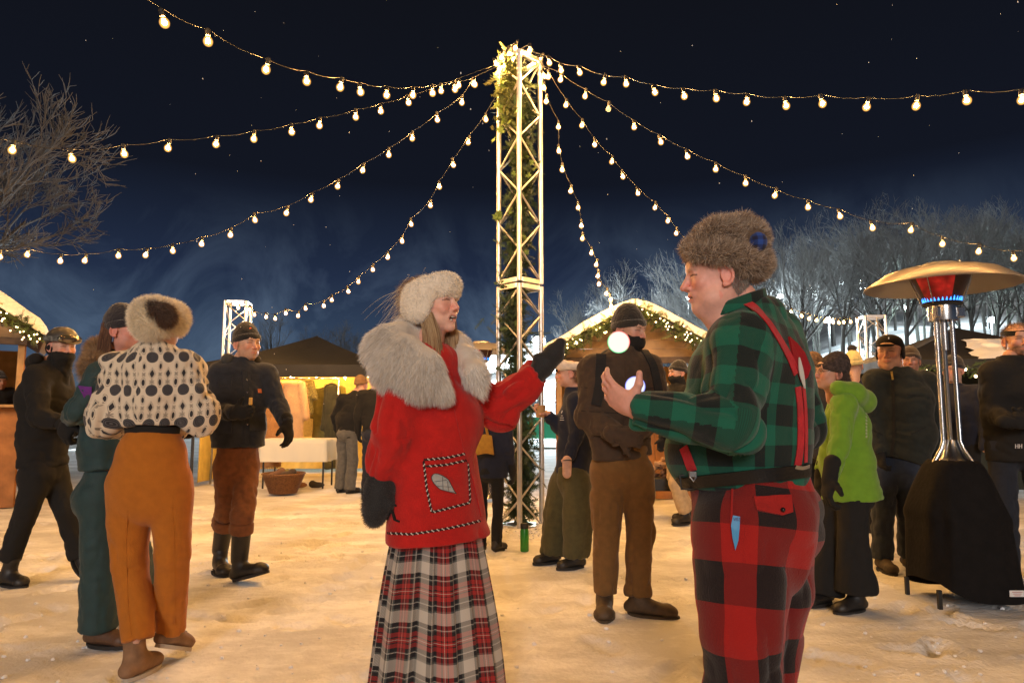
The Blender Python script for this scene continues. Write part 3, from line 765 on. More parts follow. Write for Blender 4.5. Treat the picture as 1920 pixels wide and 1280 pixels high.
# ================================================================ CANOPY TENTS
tentcloth = mat('black_canopy', (.010, .010, .011), rough=.75, noise=.3, nscale=3, bump=.3, bscale=12)
def canopy(x, y, rz, w, eave, val, peak, label, seed, snowy=False, backcol=None):
    t = thing('canopy_tent', (x, y, 0), label, 'tent', 'black canopy tents', rz)
    h = w/2; cs = [(-h, -h), (h, -h), (h, h), (-h, h)]
    for f in range(4):
        a, b = A((*cs[f], eave)), A((*cs[(f+1) % 4], eave)); tp = A((0, 0, peak)); n = 12
        V = []; F = []
        for i in range(n+1):
            v = i/n
            for j in range(n+1):
                e = a+(b-a)*j/n; p = e+(tp-e)*v; sag = .10*math.sin(math.pi*v)*(.4+.6*math.sin(math.pi*j/n))
                p[2] -= sag; V.append(p)
        for i in range(n):
            for j in range(n): F.append((i*(n+1)+j, i*(n+1)+j+1, (i+1)*(n+1)+j+1, (i+1)*(n+1)+j))
        MB().add(V, F).build('roof_panel', tentcloth, t, smooth=True)
        V = []; F = []; n = 30; nn_ = A((a[1]-b[1], b[0]-a[0], 0))/w
        for j in range(n+1):
            e = a+(b-a)*j/n
            for k in range(3): V.append(e+A((0, 0, -val*k/2))-nn_*(.012*math.sin(j*1.9)*k/2+.004))
        for j in range(n):
            for k in range(2): F.append((j*3+k, (j+1)*3+k, (j+1)*3+k+1, j*3+k+1))
        MB().add(V, F).build('valance', tentcloth, t, smooth=True)
    for (a, b) in cs: MB().box((a*.98, b*.98, eave/2), (.035, .035, eave)).build('leg', black_metal, t)
    return t
YEL = mat('yellow_lit_curtain', (.74, .58, .18), rough=.9, noise=.1, nscale=8, bump=.3, bscale=12)
HX, HY = P(590, 773, 12.4).x, 12.4
ct = canopy(HX, HY, R(3), 3.1, 1.92, .2, 2.55, 'black canopy tent of the fur stall left of the red coat', 61)
def curtain(name, x0, y0, x1, y1, z0, z1, m, t, amp=.03, n=60, fr=14):
    V = []; F = []; d = A((x1-x0, y1-y0)); L = np.linalg.norm(d); nx = A((-d[1], d[0]))/L
    for j in range(n+1):
        f = j/n; o = amp*math.sin(f*fr*2)*1+amp*.5*math.sin(f*fr*5.1)
        for k in range(5):
            z = z1+(z0-z1)*k/4; V.append((x0+d[0]*f+nx[0]*o*(.4+k*.15), y0+d[1]*f+nx[1]*o*(.4+k*.15), z))
    for j in range(n):
        for k in range(4): F.append((j*5+k, (j+1)*5+k, (j+1)*5+k+1, j*5+k+1))
    return MB().add(V, F).build(name, m, t, smooth=True)
curtain('back_curtain', -1.5, 1.4, 1.5, 1.4, .05, 2.0, YEL, ct)
curtain('side_curtain', -1.5, -1.3, -1.5, 1.35, .05, 1.95, YEL, ct)
for i in range(11):     # warm light string under the front of the tent
    pass
fs = thing('light_string', (HX, HY, 1.85), 'row of warm bulbs under the canopy of the fur stall', 'string lights')
cb = []
for i in range(15):
    q = A((-1.35+i*.19, -1.25+.1*math.sin(i*1.3), -.02+.06*math.sin(i*1.1))); cb.append(q+A((0, 0, .07)))
    o = link('bulb', BMs, fs, q); o.scale = (.85, .85, .85)
for i in range(8):
    q = A((-1.2+i*.33, .6+.3*math.sin(i*2.3), .0+.05*math.sin(i*2.1))); cb.append(q+A((0, 0, .07)))
    o = link('bulb', BMs, fs, q); o.scale = (1.1, 1.1, 1.1)
MB().tube(cb, .004, 4).build('cable', rubber, fs)
fb2 = thing('hanging_bulb', tuple(P(611, 862, 11.2)), 'single lit bulb lying low beside the white clothed table', 'bulb'); o = link('bulb', BMs, fb2); o.scale = (.6, .6, .6)

# right tent
QX, QY = P(1800, 773, 9.3).x, 9.3
c2 = canopy(QX, QY, R(-8), 2.9, 1.78, .12, 2.32, 'black canopy tent with snow patches behind the patio heater', 62)
sn = MB()
V = []; F = []; n = 18
sn_o = thing('snow_patch', (QX, QY, 0), 'patch of snow lying on the right black canopy roof', 'snow')
pts = []
for i in range(n+1):
    for j in range(n+1):
        a, b = -.15+1.35*i/n, j/n
        yy = -1.42+1.02*b; lim = 1-abs(yy+.0)/1.45; zz = 1.78+.54*(1+yy/1.45)-.07*math.sin(math.pi*(1+yy/1.45))
        w = 1.45*(1-(1+yy/1.45)); xx = (a-.2)*w*.85
        e = min(i, n-i, j*1., n-j)/n; th = .05*min(1, e*6)+.012*float(vnoise(i*.6, j*.6, 0, 3))
        pts.append((xx+.06*float(vnoise(j*.5, 1, 2, 8)), yy+.05*float(vnoise(i*.5, 7, 2, 8)), zz+th-.004))
for i in range(n):
    for j in range(n): F.append((i*(n+1)+j, (i+1)*(n+1)+j, (i+1)*(n+1)+j+1, i*(n+1)+j+1))
s2 = sn.add(pts, F).build('snow_sheet', ROOFSNOW, sn_o, smooth=True); sn_o.rotation_euler = (0, 0, R(-8))
curtain('back_curtain', -1.4, .9, 1.4, .9, .05, 1.8, mat('dark_space_sheet', (.02, .022, .012), rough=.8, bump=.3, bscale=10), c2)  # dark sheet put in for the dark space beneath the canopy
fl2 = thing('fairy_lights', (QX, QY, 0), 'double row of small lights under the right canopy edge', 'string lights', None, R(-8))
mb = MB(); r_ = np.random.default_rng(8)
for k in range(26): mb.ball((-1.35+k*.105, -1.5, 1.60+(.045 if k % 2 else -.035)+r_.normal(0, .012)), .016, 6, 5)
mb.build('lights', emat('stall_fairy_light', (1, .72, .34), 26), fl2, kind='stuff')
MB().tube([(-1.38+k*.105, -1.49, 1.64+(.02 if k % 2 else -.02)) for k in range(27)], .004, 4).build('cable', rubber, fl2)
g3 = thing('evergreen_garland', (QX, QY, 0), 'dark evergreen garland along the edge of the right canopy', 'garland', None, R(-8))
V, F, C = sprays([(-1.45, -1.47, 1.68), (1.45, -1.47, 1.68)], 260, .11, .04, 77, GRN)
mesh_np('foliage', V, [F], fir, g3, col=C, smooth=False)

# ================================================================ PATIO HEATERS
def heater(x, y, label, cover=True, group='patio heaters'):
    t = thing('patio_heater', (x, y, 0), label, 'patio heater', group)
    MB().lathe([(0, 2.13), (.10, 2.128), (.115, 2.118), (.12, 2.10), (.26, 2.085), (.33, 2.063), (.447, 1.985), (.454, 1.975), (.449, 1.972), (.33, 2.05), (.26, 2.072), (.10, 2.08), (0, 2.085)], n=64).build('reflector', mat('warm_reflector', (.46, .41, .36), rough=.36, metal=.7, noise=.06, nscale=5), t, smooth=True, auto=35)
    for k in range(3):
        a = 2*math.pi*k/3+.5; MB().ball((.2*math.cos(a), .2*math.sin(a), 2.1), (.012, .012, .008), 8, 5).build('rivet', steel, t, smooth=True)
    # perforated emitter cone: rings and ribs real, mesh skin behind
    MB().lathe([(.178, 2.055), (.102, 1.875), (.098, 1.875), (.174, 2.055)], n=40).build('emitter_screen', mat('emitter_screen', (.05, .018, .014), rough=.5, metal=.2, noise=.4, nscale=14), t, smooth=True)
    V = []; F = []; n = 12
    for i in range(n+1):
        a = math.pi*1.02+(math.pi*.46)*i/n
        for k in range(5):
            r = .104+(.176-.104)*k/4; z = 1.88+.17*k/4; V.append(((r+.003)*math.cos(a), (r+.003)*math.sin(a), z))
    for i in range(n):
        for k in range(4): F.append((i*5+k, (i+1)*5+k, (i+1)*5+k+1, i*5+k+1))
    gm = mat('glowing_screen', (.12, .01, .01), rough=.6, emit=(1, .03, .02), estr=.28)
    tr = gm.node_tree; b_ = tr.nodes['Principled BSDF']; tcn = tr.nodes.new('ShaderNodeTexCoord'); nn = tr.nodes.new('ShaderNodeTexNoise'); nn.inputs['Scale'].default_value = 14
    tr.links.new(tcn.outputs['Object'], nn.inputs['Vector']); tr.links.new(math_n(tr, 'MULTIPLY', math_n(tr, 'POWER', nn.outputs['Fac'], 2.5), 1.1), b_.inputs['Emission Strength'])
    MB().add(V, F).build('glowing_panel', gm, t, smooth=True)
    for k in range(4):
        a = 2*math.pi*k/4+.6
        MB().tube([(.122*math.cos(a), .122*math.sin(a), 1.86), (.20*math.cos(a), .20*math.sin(a), 2.07)], .005, 5).build('support_rod', steel, t)
    for k in range(30):
        a = 2*math.pi*k/30
        h_ = .012+.012*random.random()
        MB().tube([(.103*math.cos(a), .103*math.sin(a), 1.872), (.113*math.cos(a), .113*math.sin(a), 1.872+h_+.012)], [.007, .0015], 5).build('flame', emat('blue_flame', (.05, .28, 1), 3.2, False), t)
    MB().lathe([(.0, 1.872), (.112, 1.872), (.118, 1.862), (.112, 1.852), (.0, 1.852)], n=32).build('burner_ring', black_metal, t, smooth=True, auto=35)
    MB().lathe([(.085, 1.852), (.088, 1.80), (.086, 1.752), (.0, 1.752)], n=28).build('burner_housing', steel, t, smooth=True, auto=35)
    MB().box((.07, -.055, 1.80), (.05, .05, .07), None, .006).build('igniter_box', steel, t)
    MB().box((-.07, -.05, 1.80), (.03, .05, .07), None, .006).build('control_knob', steel, t)
    MB().tube([(0, 0, 1.752), (0, 0, 1.56)], .022, 12).build('gas_valve', steel, t, smooth=True, auto=40)
    for k in range(3):
        a = 2*math.pi*k/3+1.1; c, s = math.cos(a), math.sin(a)
        MB().tube([(.05*c, .05*s, 1.752), (.052*c, .052*s, .98), (.07*c, .07*s, .93), (.125*c, .125*s, .84)], .015, 10).build('post', steel, t, smooth=True, auto=40)
    MB().lathe([(.0, .985), (.03, .985), (.034, .97), (.065, .88), (.12, .83), (.0, .83)], n=24).build('collar', steel, t, smooth=True, auto=35)
    if cover:
        # loose black cover over the tank: pleated, wider at the bottom, kicked out to one side
        n, m_ = 72, 26; V = []; F = []
        for i in range(m_+1):
            v = i/m_; z = .86-.80*v
            for j in range(n):
                a = 2*math.pi*j/n
                ex = abs(math.cos(a))**.6*math.copysign(1, math.cos(a)); ey = abs(math.sin(a))**.6*math.copysign(1, math.sin(a))
                w = .13+.112*min(1, v*2.6)**.7+.025*v
                w *= 1+(.05+.05*v)*float(vnoise(math.cos(a)*2.6, math.sin(a)*2.6, v*2, 5))*min(1, v*4)+.018*math.sin(9*a+3*v)*v
                if .42 < v < .50: w *= 1.03
                xx = w*ex*.97+.06*max(0, v-.35)*(1 if math.cos(a) > 0 else .2); yy = w*ey*.9
                zz = z+.03*math.sin(2*a+1)*v+(.05*max(0, -math.cos(a)))*v
                V.append((xx, yy, zz))
        for i in range(m_):
            for j in range(n): F.append((i*n+j, (i+1)*n+j, (i+1)*n+(j+1) % n, i*n+(j+1) % n))
        F.append(tuple(range(n)))
        cm = mat('black_cover_cloth', (.006, .005, .005), rough=.85, noise=.3, nscale=20, bump=.4, bscale=40, spec=.2)
        MB().add(V, F).build('tank_cover', cm, t, smooth=True)
        for (a, b) in ((-.24, -.17), (.34, -.2), (.28, .18), (-.24, .17)): MB().box((a, b, .045), (.022, .022, .11)).build('foot', black_metal, t)
        lab = MB().box((.17, -.246, .10), (.085, .004, .036)).build('care_tag', mat('white_tag', (.7, .68, .66), rough=.6), t)
        tg = MB()
        for i in range(3): tg.box((.172, -.2495, .109-i*.010), (.06-.012*i, .001, .0025))
        tg.build('tag_print', mat('red_print', (.4, .05, .04)), lab)
    else:
        MB().lathe([(.0, .80), (.2, .80), (.21, .1), (.24, .04), (.0, .03)], n=28).build('tank_housing', steel, t, smooth=True, auto=35)
    return t
HXp = P(1780, 773, 4.4).x
heater(HXp, 4.4, 'lit patio heater with covered base at the right')
heater(P(902, 773, 9.3).x, 9.3, 'distant patio heater showing its dish beside the tall tower', False)

# ================================================================ BARE TREES
treem = mat('frosted_bark', (.05, .048, .045), rough=.9, noise=.25, nscale=3)
twigm = mat('frosted_twigs', (.10, .10, .10), rough=.9)
def bare_tree(h, seed, spread=.55, levels=5, kids=(5, 5, 5, 5, 4), r0=None, twig=.35, tl_=.48, f0=.28):
    r = random.Random(seed); tr = MB(); tw = MB(); r0 = r0 or h*.016
    def grow(p, d, L, rad, lv):
        n = 4 if lv < 2 else (3 if lv < 4 else 2); pts = [A(p)]; dd = A(d)
        for i in range(n):
            dd = nrm(dd+A([r.gauss(0, (.10 if lv or f0 < .4 else .03)+.03*lv) for _ in range(3)])+A((0, 0, .07 if lv > 0 else 0)))
            pts.append(pts[-1]+dd*L/n)
        rr = [rad*(1-.55*i/n) for i in range(n+1)]
        (tr if lv <= 1 else tw).tube(pts, rr, 6 if lv == 0 else (4 if lv < 3 else 3), cap=False)
        if lv >= levels: return
        for k in range(kids[lv]):
            f = r.uniform(.3 if lv else f0, 1.0); i = min(n-1, int(f*n)); q = pts[i]+(pts[i+1]-pts[i])*(f*n-i)
            a = r.uniform(0, 6.28); ax = nrm(np.cross(dd, A((math.cos(a), math.sin(a), .3)))); sp = spread*r.uniform(.6, 1.35)
            nd = nrm(dd*math.cos(sp)+ax*math.sin(sp)+A((0, 0, .12)))
            grow(q, nd, L*r.uniform(.48, .72)*(1-.2*(f-.5)), max(rad*.55*(1-.3*f), .010), lv+1)
    grow((0, 0, -.2), (0, 0, 1), h*tl_, r0, 0)
    a = tr.build('trunk', treem, smooth=True); b = tw.build('crown', twigm)
    da, db = a.data, b.data; bpy.data.objects.remove(a); bpy.data.objects.remove(b); return da, db
kinds = [bare_tree(12, 11, .5, 5, (7, 5, 4, 4, 2), r0=.20, tl_=.62, f0=.5), bare_tree(13, 12, .40, 5, (7, 5, 4, 4, 2), r0=.22, tl_=.66, f0=.55), bare_tree(11, 13, .55, 5, (8, 5, 4, 4, 2), r0=.18, tl_=.6, f0=.48)]
tl = random.Random(5)
def put_tree(k, x, y, z, s, rz, label, group):
    t = thing('bare_tree', (x, y, z), label, 'tree', group, rz); t.scale = (s, s, s)
    link('trunk', kinds[k][0], t); link('crown', kinds[k][1], t)
hz = lambda x, y: float(hill_z(np.array([float(x)]), np.array([float(y)]))[0])
spots = []
for i, px in enumerate(list(range(1080, 1420, 34))+list(range(1425, 2010, 32))):
    for row, Y in enumerate((34, 45, 60) if px > 1320 else (42, 54)):
        q = P(px+tl.uniform(-18, 18), 773, Y+tl.uniform(-3.5, 3.5)); spots.append((q.x, q.y, row, px))
LB = {0: 'frosted bare tree low on the floodlit hill', 1: 'frosted bare tree halfway up the floodlit hill', 2: 'frosted bare tree high up on the floodlit hill'}
for i, (x, y, row, px) in enumerate(spots):
    if px < 1320: lb = 'snowy bare tree behind the middle chalet, '+('front row' if row == 0 else 'back row'); g = 'bare trees behind the chalet, '+('front row' if row == 0 else 'back row'); s = tl.uniform(.54, .72)
    else: lb = LB[row]; g = lb.replace('tree', 'trees'); s = tl.uniform(.50, .66)*(1+.16*row)
    wh = 'over the middle chalet' if px < 1190 else 'left of the fur hat' if px < 1320 else 'right of the fur hat' if px < 1480 else 'above the lime jacket' if px < 1590 else 'above the peaked cap' if px < 1700 else 'behind the heater dish' if px < 1830 else 'at the right edge'
    lb = ('frosted bare tree low on the slope, ', 'frosted bare tree halfway up the slope, ', 'frosted bare tree high on the slope, ')[row]+wh if px > 1320 else ('snowy bare tree of the front row, ', 'snowy bare tree of the back row, ')[row]+wh
    put_tree(i % 3, x, y, hz(x, y), s, tl.uniform(0, 6.28), lb, lb.replace('tree', 'trees'))
for i, px in enumerate((486, 512, 548, 590, 640, 700)):
    q = P(px, 773, 78); put_tree(i % 3, q.x, q.y, hz(q.x, q.y), .62+.1*(i % 2), i*1.3, 'dim bare tree on the far skyline behind the fur stall', 'bare trees on the skyline behind the fur stall')
big = bare_tree(9.4, 29, .5, 5, (9, 6, 6, 5, 4), twig=.3)
t = thing('bare_tree', (-10.6, 12.4, -.2), 'large frosted bare tree leaning in at the left edge', 'tree'); t.rotation_euler = (0, R(14), 0); t.scale = (.9, .9, .88)
link('trunk', big[0], t).data.materials[0] = mat('dark_bark', (.07, .06, .055), rough=.9); link('crown', big[1], t).data.materials[0] = mat('dark_twigs', (.12, .12, .125), rough=.9)

# ================================================================ FLOODLIGHTS ON THE SLOPE
def flood(px, py, Y, power, label, r=.16, tilt=(0, 0, -1), col=(.80, .95, 1), big=1.0, h=None):
    q = P(px, py, Y); z0 = hz(q.x, q.y) if Y > 27 else 0
    t = thing('floodlight', (q.x, q.y, q.z), label, 'floodlight', 'floodlights on the ski hill')
    if q.z-z0 > .5: MB().tube([(0, .1, z0-q.z), (0, .1, 0)], .07, 8).build('pole', black_metal, t)
    MB().box((0, .12, .06), (.55*big, .12, .36*big), None, .02).build('housing', black_metal, t)
    MB().ball((0, -.04, .02), (.24*big, .09, .17*big), 10, 7).build('lens', emat('floodlight_lens', (.85, .97, 1), 30, False), t, smooth=True)
    L = bpy.data.lights.new('lamp', 'POINT'); L.energy = power*.8; L.color = col; L.shadow_soft_size = r
    lo_ = link('lamp', L, t); lo_.location = (0, -.5, -.35)
    return t
flood(1441, 571, 36, 2600, 'brightest floodlight, just behind the plaid shoulder', big=1.6)
flood(1462, 556, 44, 1800, 'floodlight beside the brightest one, slightly higher')
flood(1521, 545, 46, 2600, 'floodlight on the hill above the lime jacket', big=1.3)
flood(1578, 531, 55, 2200, 'small floodlight among the trunks left of the heater dish')
flood(1611, 530, 52, 2400, 'floodlight in the trees close to the heater dish, upper one')
flood(1616, 541, 48, 1700, 'floodlight in the trees close to the heater dish, lower one')
flood(1697, 577, 40, 3000, 'floodlight below the heater dish, casting green light', col=(.7, 1, .85), big=.9)
flood(1775, 492, 62, 5200, 'floodlight above the heater dish, lighting a snow gun plume')
flood(1290, 560, 48, 3400, 'floodlight hidden behind the hatted man, lighting the trees')
flood(1010, 640, 30, 5200, 'floodlight over the snow just right of the tall tower', big=1.2)
flood(920, 655, 32, 4200, 'floodlight left of the tall tower over the far snow', big=1.2)
flood(771, 606, 40, 1800, 'small floodlight peeking over the white fur collar')
flood(160, 832, 22, 900, 'low white lamp added for the bright spot between the two people at left', big=1.0)  # lamp added for a bright spot of unknown source
flood(1150, 600, 38, 2600, 'added fill floodlight low among the trees left of the middle chalet gable')  # this and the next three lamps are added to brighten the slope
flood(1555, 600, 40, 2600, 'added fill floodlight low between the trunks above the lime jacket')
flood(1860, 600, 40, 3000, 'added fill floodlight low on the slope right of the heater burner')
flood(1090, 640, 40, 3000, 'added fill floodlight behind the middle chalet roof')

# far lodge seen between tower and woman
ld = thing('ski_lodge', tuple(P(925, 760, 34)*1), 'low white snow covered lodge far behind, left of the tower', 'building')
ld.location.z = 0
wm = mat('white_siding', (.7, .74, .78), rough=.7, noise=.1, nscale=2)
MB().box((0, 0, 1.5), (9, 5, 3)).build('wall', wm, ld)
MB().add([(-4.9, -3, 2.95), (4.9, -3, 2.95), (4.9, 0, 4.4), (-4.9, 0, 4.4), (4.9, 3, 2.95), (-4.9, 3, 2.95), (-4.9, -3, 3.1), (4.9, -3, 3.1), (4.9, 0, 4.6), (-4.9, 0, 4.6), (4.9, 3, 3.1), (-4.9, 3, 3.1)],
         [(0, 1, 2, 3), (3, 2, 4, 5), (6, 7, 8, 9), (9, 8, 10, 11), (0, 1, 7, 6), (1, 2, 8, 7), (2, 4, 10, 8), (0, 3, 9, 6), (3, 5, 11, 9)]).build('roof', ROOFSNOW, ld)
for i in range(5):
    w = MB().box((-3.4+i*1.7, -2.51, 1.7), (1.0, .05, 1.1)).build('window', mat('dark_window', (.03, .04, .05), rough=.2), ld)
    MB().box((-3.4+i*1.7, -2.55, 1.7), (1.12, .04, .07)).build('window_bar', wm, w)
gr = MB()
grn = thing('safety_fence', (P(1015, 773, 24).x, 24, 0), 'green slope netting fence beyond the tower', 'fence')
for i in range(7): MB().tube([(-2.4+i*.8, 0, 0), (-2.4+i*.8, 0, 1.1)], .02, 6).build('post', black_metal, grn)
curtain('net', -2.4, .03, 2.4, .03, .25, 1.0, mat('green_net', (.02, .28, .16), rough=.8), grn, amp=.02)

# ================================================================ PEOPLE
def skinmat(name):
    m = mat(name, attr=True, rough=.5, noise=.07, nscale=60, bump=.08, bscale=300)
    b = m.node_tree.nodes['Principled BSDF']; b.inputs['Subsurface Weight'].default_value = .12; b.inputs['Subsurface Radius'].default_value = (.01, .004, .002)
    return m
SKIN = skinmat('skin')
HAIR = mat('hair_strands', attr=True, rough=.55, spec=.4)
FUR = mat('fur_strands', attr=True, rough=.8, sheen=.3)
EYE = mat('eye', attr=True, rough=.08)
RIGHT = lambda f: nrm(np.cross(f, (0, 0, 1)))
class Fr:
    """local frame: x = the person's right, y = forward, z = up"""
    def __init__(s, c, f, up=(0, 0, 1), sc=1.):
        s.c = A(c); s.f = nrm(f); s.r = nrm(np.cross(s.f, nrm(up))); s.u = np.cross(s.r, s.f); s.s = sc
    def __call__(s, x, y, z): return s.c+s.s*(x*s.r+y*s.f+z*s.u)
    def M(s): return np.stack([s.r, s.f, s.u])
    def loc(s, V): return ((V-s.c)@s.M().T)/s.s
def smst(x, a, b):
    t = np.clip((x-a)/(b-a), 0, 1); return t*t*(3-2*t)
def head_mesh(F, h=.004, mouth=0., skin=(.56, .33, .245), female=False, eyes=True, brow=(.12, .08, .05), stubble=None, smile=0., age=0., nose=1., chin=0., jowl=0.):
    M = F.M(); s = F.s
    e = lambda c, r, k=.014, sub=False: ell(F(*c), A(r)*s, M, k, sub)
    b_ = lambda a, b, ra, rb, k=.01: bone(F(*a), F(*b), ra*s, rb*s, k=k)
    jw = .050 if female else .056
    md = .010*mouth
    P_ = [e((0, -.014, .045), (.077, .097, .080)), e((0, .028, .0), (.064, .062, .082), .03),
          e((0, .030, -.058-md), (jw, .052, .044), .03), e((0, .064+chin, -.090-md*1.4), (.020, .018, .015), .022),
          e((.045, .008, -.055), (.016, .035, .03), .03), e((-.045, .008, -.055), (.016, .035, .03), .03),
          b_((-.03, .080, .030), (.03, .080, .030), .0105, .0105, .016), e((0, .078, .052), (.04, .014, .022), .02),
          e((.040, .063, -.018), (.022, .018, .018), .02), e((-.040, .063, -.018), (.022, .018, .018), .02),
          b_((0, .088, .020), (0, .099+.004*nose, -.012), .0065, .0085, .01), b_((0, .099, -.012), (0, .1045+.006*nose, -.026), .0085, .0105, .008),
          e((.0125, .096, -.030), (.0075, .0095, .0075), .008), e((-.0125, .096, -.030), (.0075, .0095, .0075), .008),
          e((0, .078, -.052), (.028, .014, .022), .014),
          b_((.0, -.010, -.05), (.0, -.034, -.17), .056 if not female else .046, .058 if not female else .048, .03)]
    if jowl: P_ += [e((.042, .025, -.075), (.026, .035, .028), .03), e((-.042, .025, -.075), (.026, .035, .028), .03), b_((0, .035, -.10), (0, -.01, -.135), .04, .055, .03)]
    if smile: P_ += [e((sx*.036, .070, -.030), (.017, .014, .015), .012) for sx in (-1, 1)]
    for sx in (-1, 1):
        P_.append(e((sx*.031, .100, .010), (.019, .017, .0125), .010, True))
    for sx in (-1, 1):       # lids
        P_.append(b_((sx*.021, .0835, .0155), (sx*.042, .0765, .0145), .0050, .0042, .005)); P_.append(b_((sx*.021, .0825, .0035), (sx*.041, .0765, .0045), .0042, .0036, .005))
        P_.append(e((sx*.0075, .104, -.0365), (.0034, .005, .0035), .003, True))
    if mouth > 0:
        P_.append(e((0, .092, -.060-md*.6), (.0215+.004*smile, .018, .0055+.010*mouth), .004, True))
    up_z = -.0545+.001*mouth; lo_z = -.0660-.014*mouth
    for sx in (-1, 1):
        P_.append(b_((0, .0925, up_z), (sx*.023, .081, -.0595+.005*smile), .0045, .0022, .005))
        P_.append(b_((0, .0905-.004*mouth, lo_z), (sx*.021, .080, -.0605+.004*smile-.004*mouth), .0055, .0025, .005))
    if mouth == 0: P_.append(e((0, .0985, -.0600), (.024, .010, .0011), .002, True))
    for sx in (-1, 1):       # ears: rim, lobe, concha
        arc = [F(sx*(.0775+.011*math.sin(max(0, t))*1), -.006-.022*math.sin(t)*1.0-.004, -.004+.031*math.cos(t)) for t in np.linspace(-.5, 3.3, 9)]
        for i in range(8): P_.append(bone(arc[i], arc[i+1], .0048*s, .0048*s, k=.004))
        P_.append(e((sx*.078, -.012, -.002), (.0045, .018, .026), .008)); P_.append(e((sx*.081, -.006, -.032), (.005, .008, .009), .006))
        P_.append(e((sx*.0865, -.008, -.002), (.006, .009, .014), .004, True))
    Fd, lo = field(P_, h*s, .012*s); V, Q = surfnet(Fd, lo, h*s); V = relax(V, Q, 1, .35)
    L = F.loc(V); x, y, z = np.abs(L[:, 0]), L[:, 1], L[:, 2]
    C = np.tile(A(skin), (len(V), 1)); red = A(skin)*A((1.08, .62, .60))
    def mixc(w, c): 
        nonlocal C; C = C*(1-w[:, None])+A(c)*w[:, None]
    n_ = fbm(L[:, 0]*60, y*60, z*60, 4, 2)
    mixc(.55*np.exp(-(((x-.042)/.024)**2+((z+.022)/.022)**2))*(y > .02), red)
    mixc(.65*np.exp(-((x/.02)**2+((z+.026)/.016)**2))*(y > .085), red)
    mixc(.5*(y < .012)*(x > .072), red)
    lip = np.exp(-(((z+.060+.006*mouth)/(.0085+.008*mouth))**4+(x/.024)**4))*(y > .074)
    mixc(.75*np.clip(lip, 0, 1), A(skin)*A((.85, .42, .42)))
    if mouth > 0: mixc(smst(-(np.abs((z+.060+.006*mouth)/(.0055+.010*mouth))**2+(x/.021)**2), -1.15, -.85)*(y < .0885)*(y > .05), (.05, .008, .008))
    mixc(.30*np.exp(-(((x-.031)/.018)**2+((z-.008)/.014)**2))*(y > .05), A(skin)*A((.75, .5, .5)))
    bz = .0285-.35*np.abs(x-.033)
    mixc(.85*np.exp(-((z-bz-.002)/.0048)**2)*smst(x, .012, .017)*smst(-x, -.052, -.045)*(y > .05)*(.8+.3*n_), brow)
    mixc(.9*np.exp(-((z-.0100+.18*(np.abs(x-.032)-.006)*(x>.03))/.0026)**2)*(np.abs(x-.032) < .017)*(y > .06), (.03, .018, .014))
    if stubble: mixc(np.clip(stubble[3]*smst(-z, .028, .05)*(.75+.5*n_)*smst(y, -.02, .02)*(1-np.clip(lip*1.5, 0, 1))*(z > -.125), 0, 1), stubble[:3])
    return V, Q, np.clip(C, 0, 1)
def eyes_for(F, t, org, iris=(.10, .16, .22), look=(0, 0)):
    for sx in (-1, 1):
        c = F(sx*.0305, .0705, .0095); r = .0115*F.s
        m_ = MB().ball((0, 0, 0), r, 16, 12); V = A(m_.v[0]); n_ = V/r
        ax = nrm(F.f+F.r*(sx*-.05+look[0])+F.u*look[1]); d = n_@ax
        # fine radial colour: white, iris, pupil
        C = np.tile(A((.55, .50, .48)), (len(V), 1)); C[d > .86] = iris; C[d > .965] = (.01, .01, .01)
        tri = [f for f in m_.f if len(f) == 3]; qd = [f for f in m_.f if len(f) == 4]
        mesh_np('eye', V+c, [np.array(tri), np.array(qd)], EYE, t, org, col=C)
def hand_prims(w, d, pn, th, sc=1., curl=(.35, .35, .4, .45), fat=1., spread=.06, thumb=(.55, .8, .25), base=None):
    """w wrist, d pointing direction, pn palm normal, th +1/-1 side of the thumb (along d x pn)"""
    w = A(w); d = nrm(d); pn = nrm(A(pn)-d*A(pn).dot(d)); l = np.cross(d, pn)*th
    g = []
    g.append(ell(w+d*.048*sc, A((.041, .052, .017))*sc*A((fat, 1, fat)), np.stack([l, d, pn]), .02))
    g.append(bone(w-d*.03*sc, w+d*.02*sc, .027*sc*fat, .028*sc*fat, l, .75))
    Ls = (.072, .080, .075, .060); r0 = .0098*sc*fat
    for i in range(4):
        b = w+(d*(.084+(.004, .008, .004, -.006)[i])+l*(.029-.0195*i))*sc; a = 0
        dd = nrm(d+l*(spread*(1.5-i))); cu = curl[i] if hasattr(curl, '__len__') else curl; p = b
        g.append(bone(w+(d*.04+l*(.02-.013*i))*sc, b, .012*sc*fat, r0, k=.012))
        for j, fr in enumerate((.46, .30, .24)):
            a += cu*(1.1 if j else .9); q = p+(dd*math.cos(a)+pn*math.sin(a))*Ls[i]*fr*sc
            g.append(bone(p, q, r0*(1-.08*j), r0*(.92-.1*j), k=.004)); p = q
    tb = w+(d*.022+l*.026+pn*.006)*sc; td = nrm(d*thumb[0]+l*thumb[1]+pn*thumb[2]); td2 = nrm(td*.9+d*.35)
    g.append(bone(w+d*.03*sc, tb+td*.02*sc, .018*sc*fat, .0155*sc*fat, k=.018)); k1 = tb+td*.05*sc
    g.append(bone(tb+td*.02*sc, k1, .0135*sc*fat, .0115*sc*fat, k=.008)); g.append(bone(k1, k1+td2*.030*sc, .0115*sc*fat, .0090*sc*fat, k=.006))
    return g
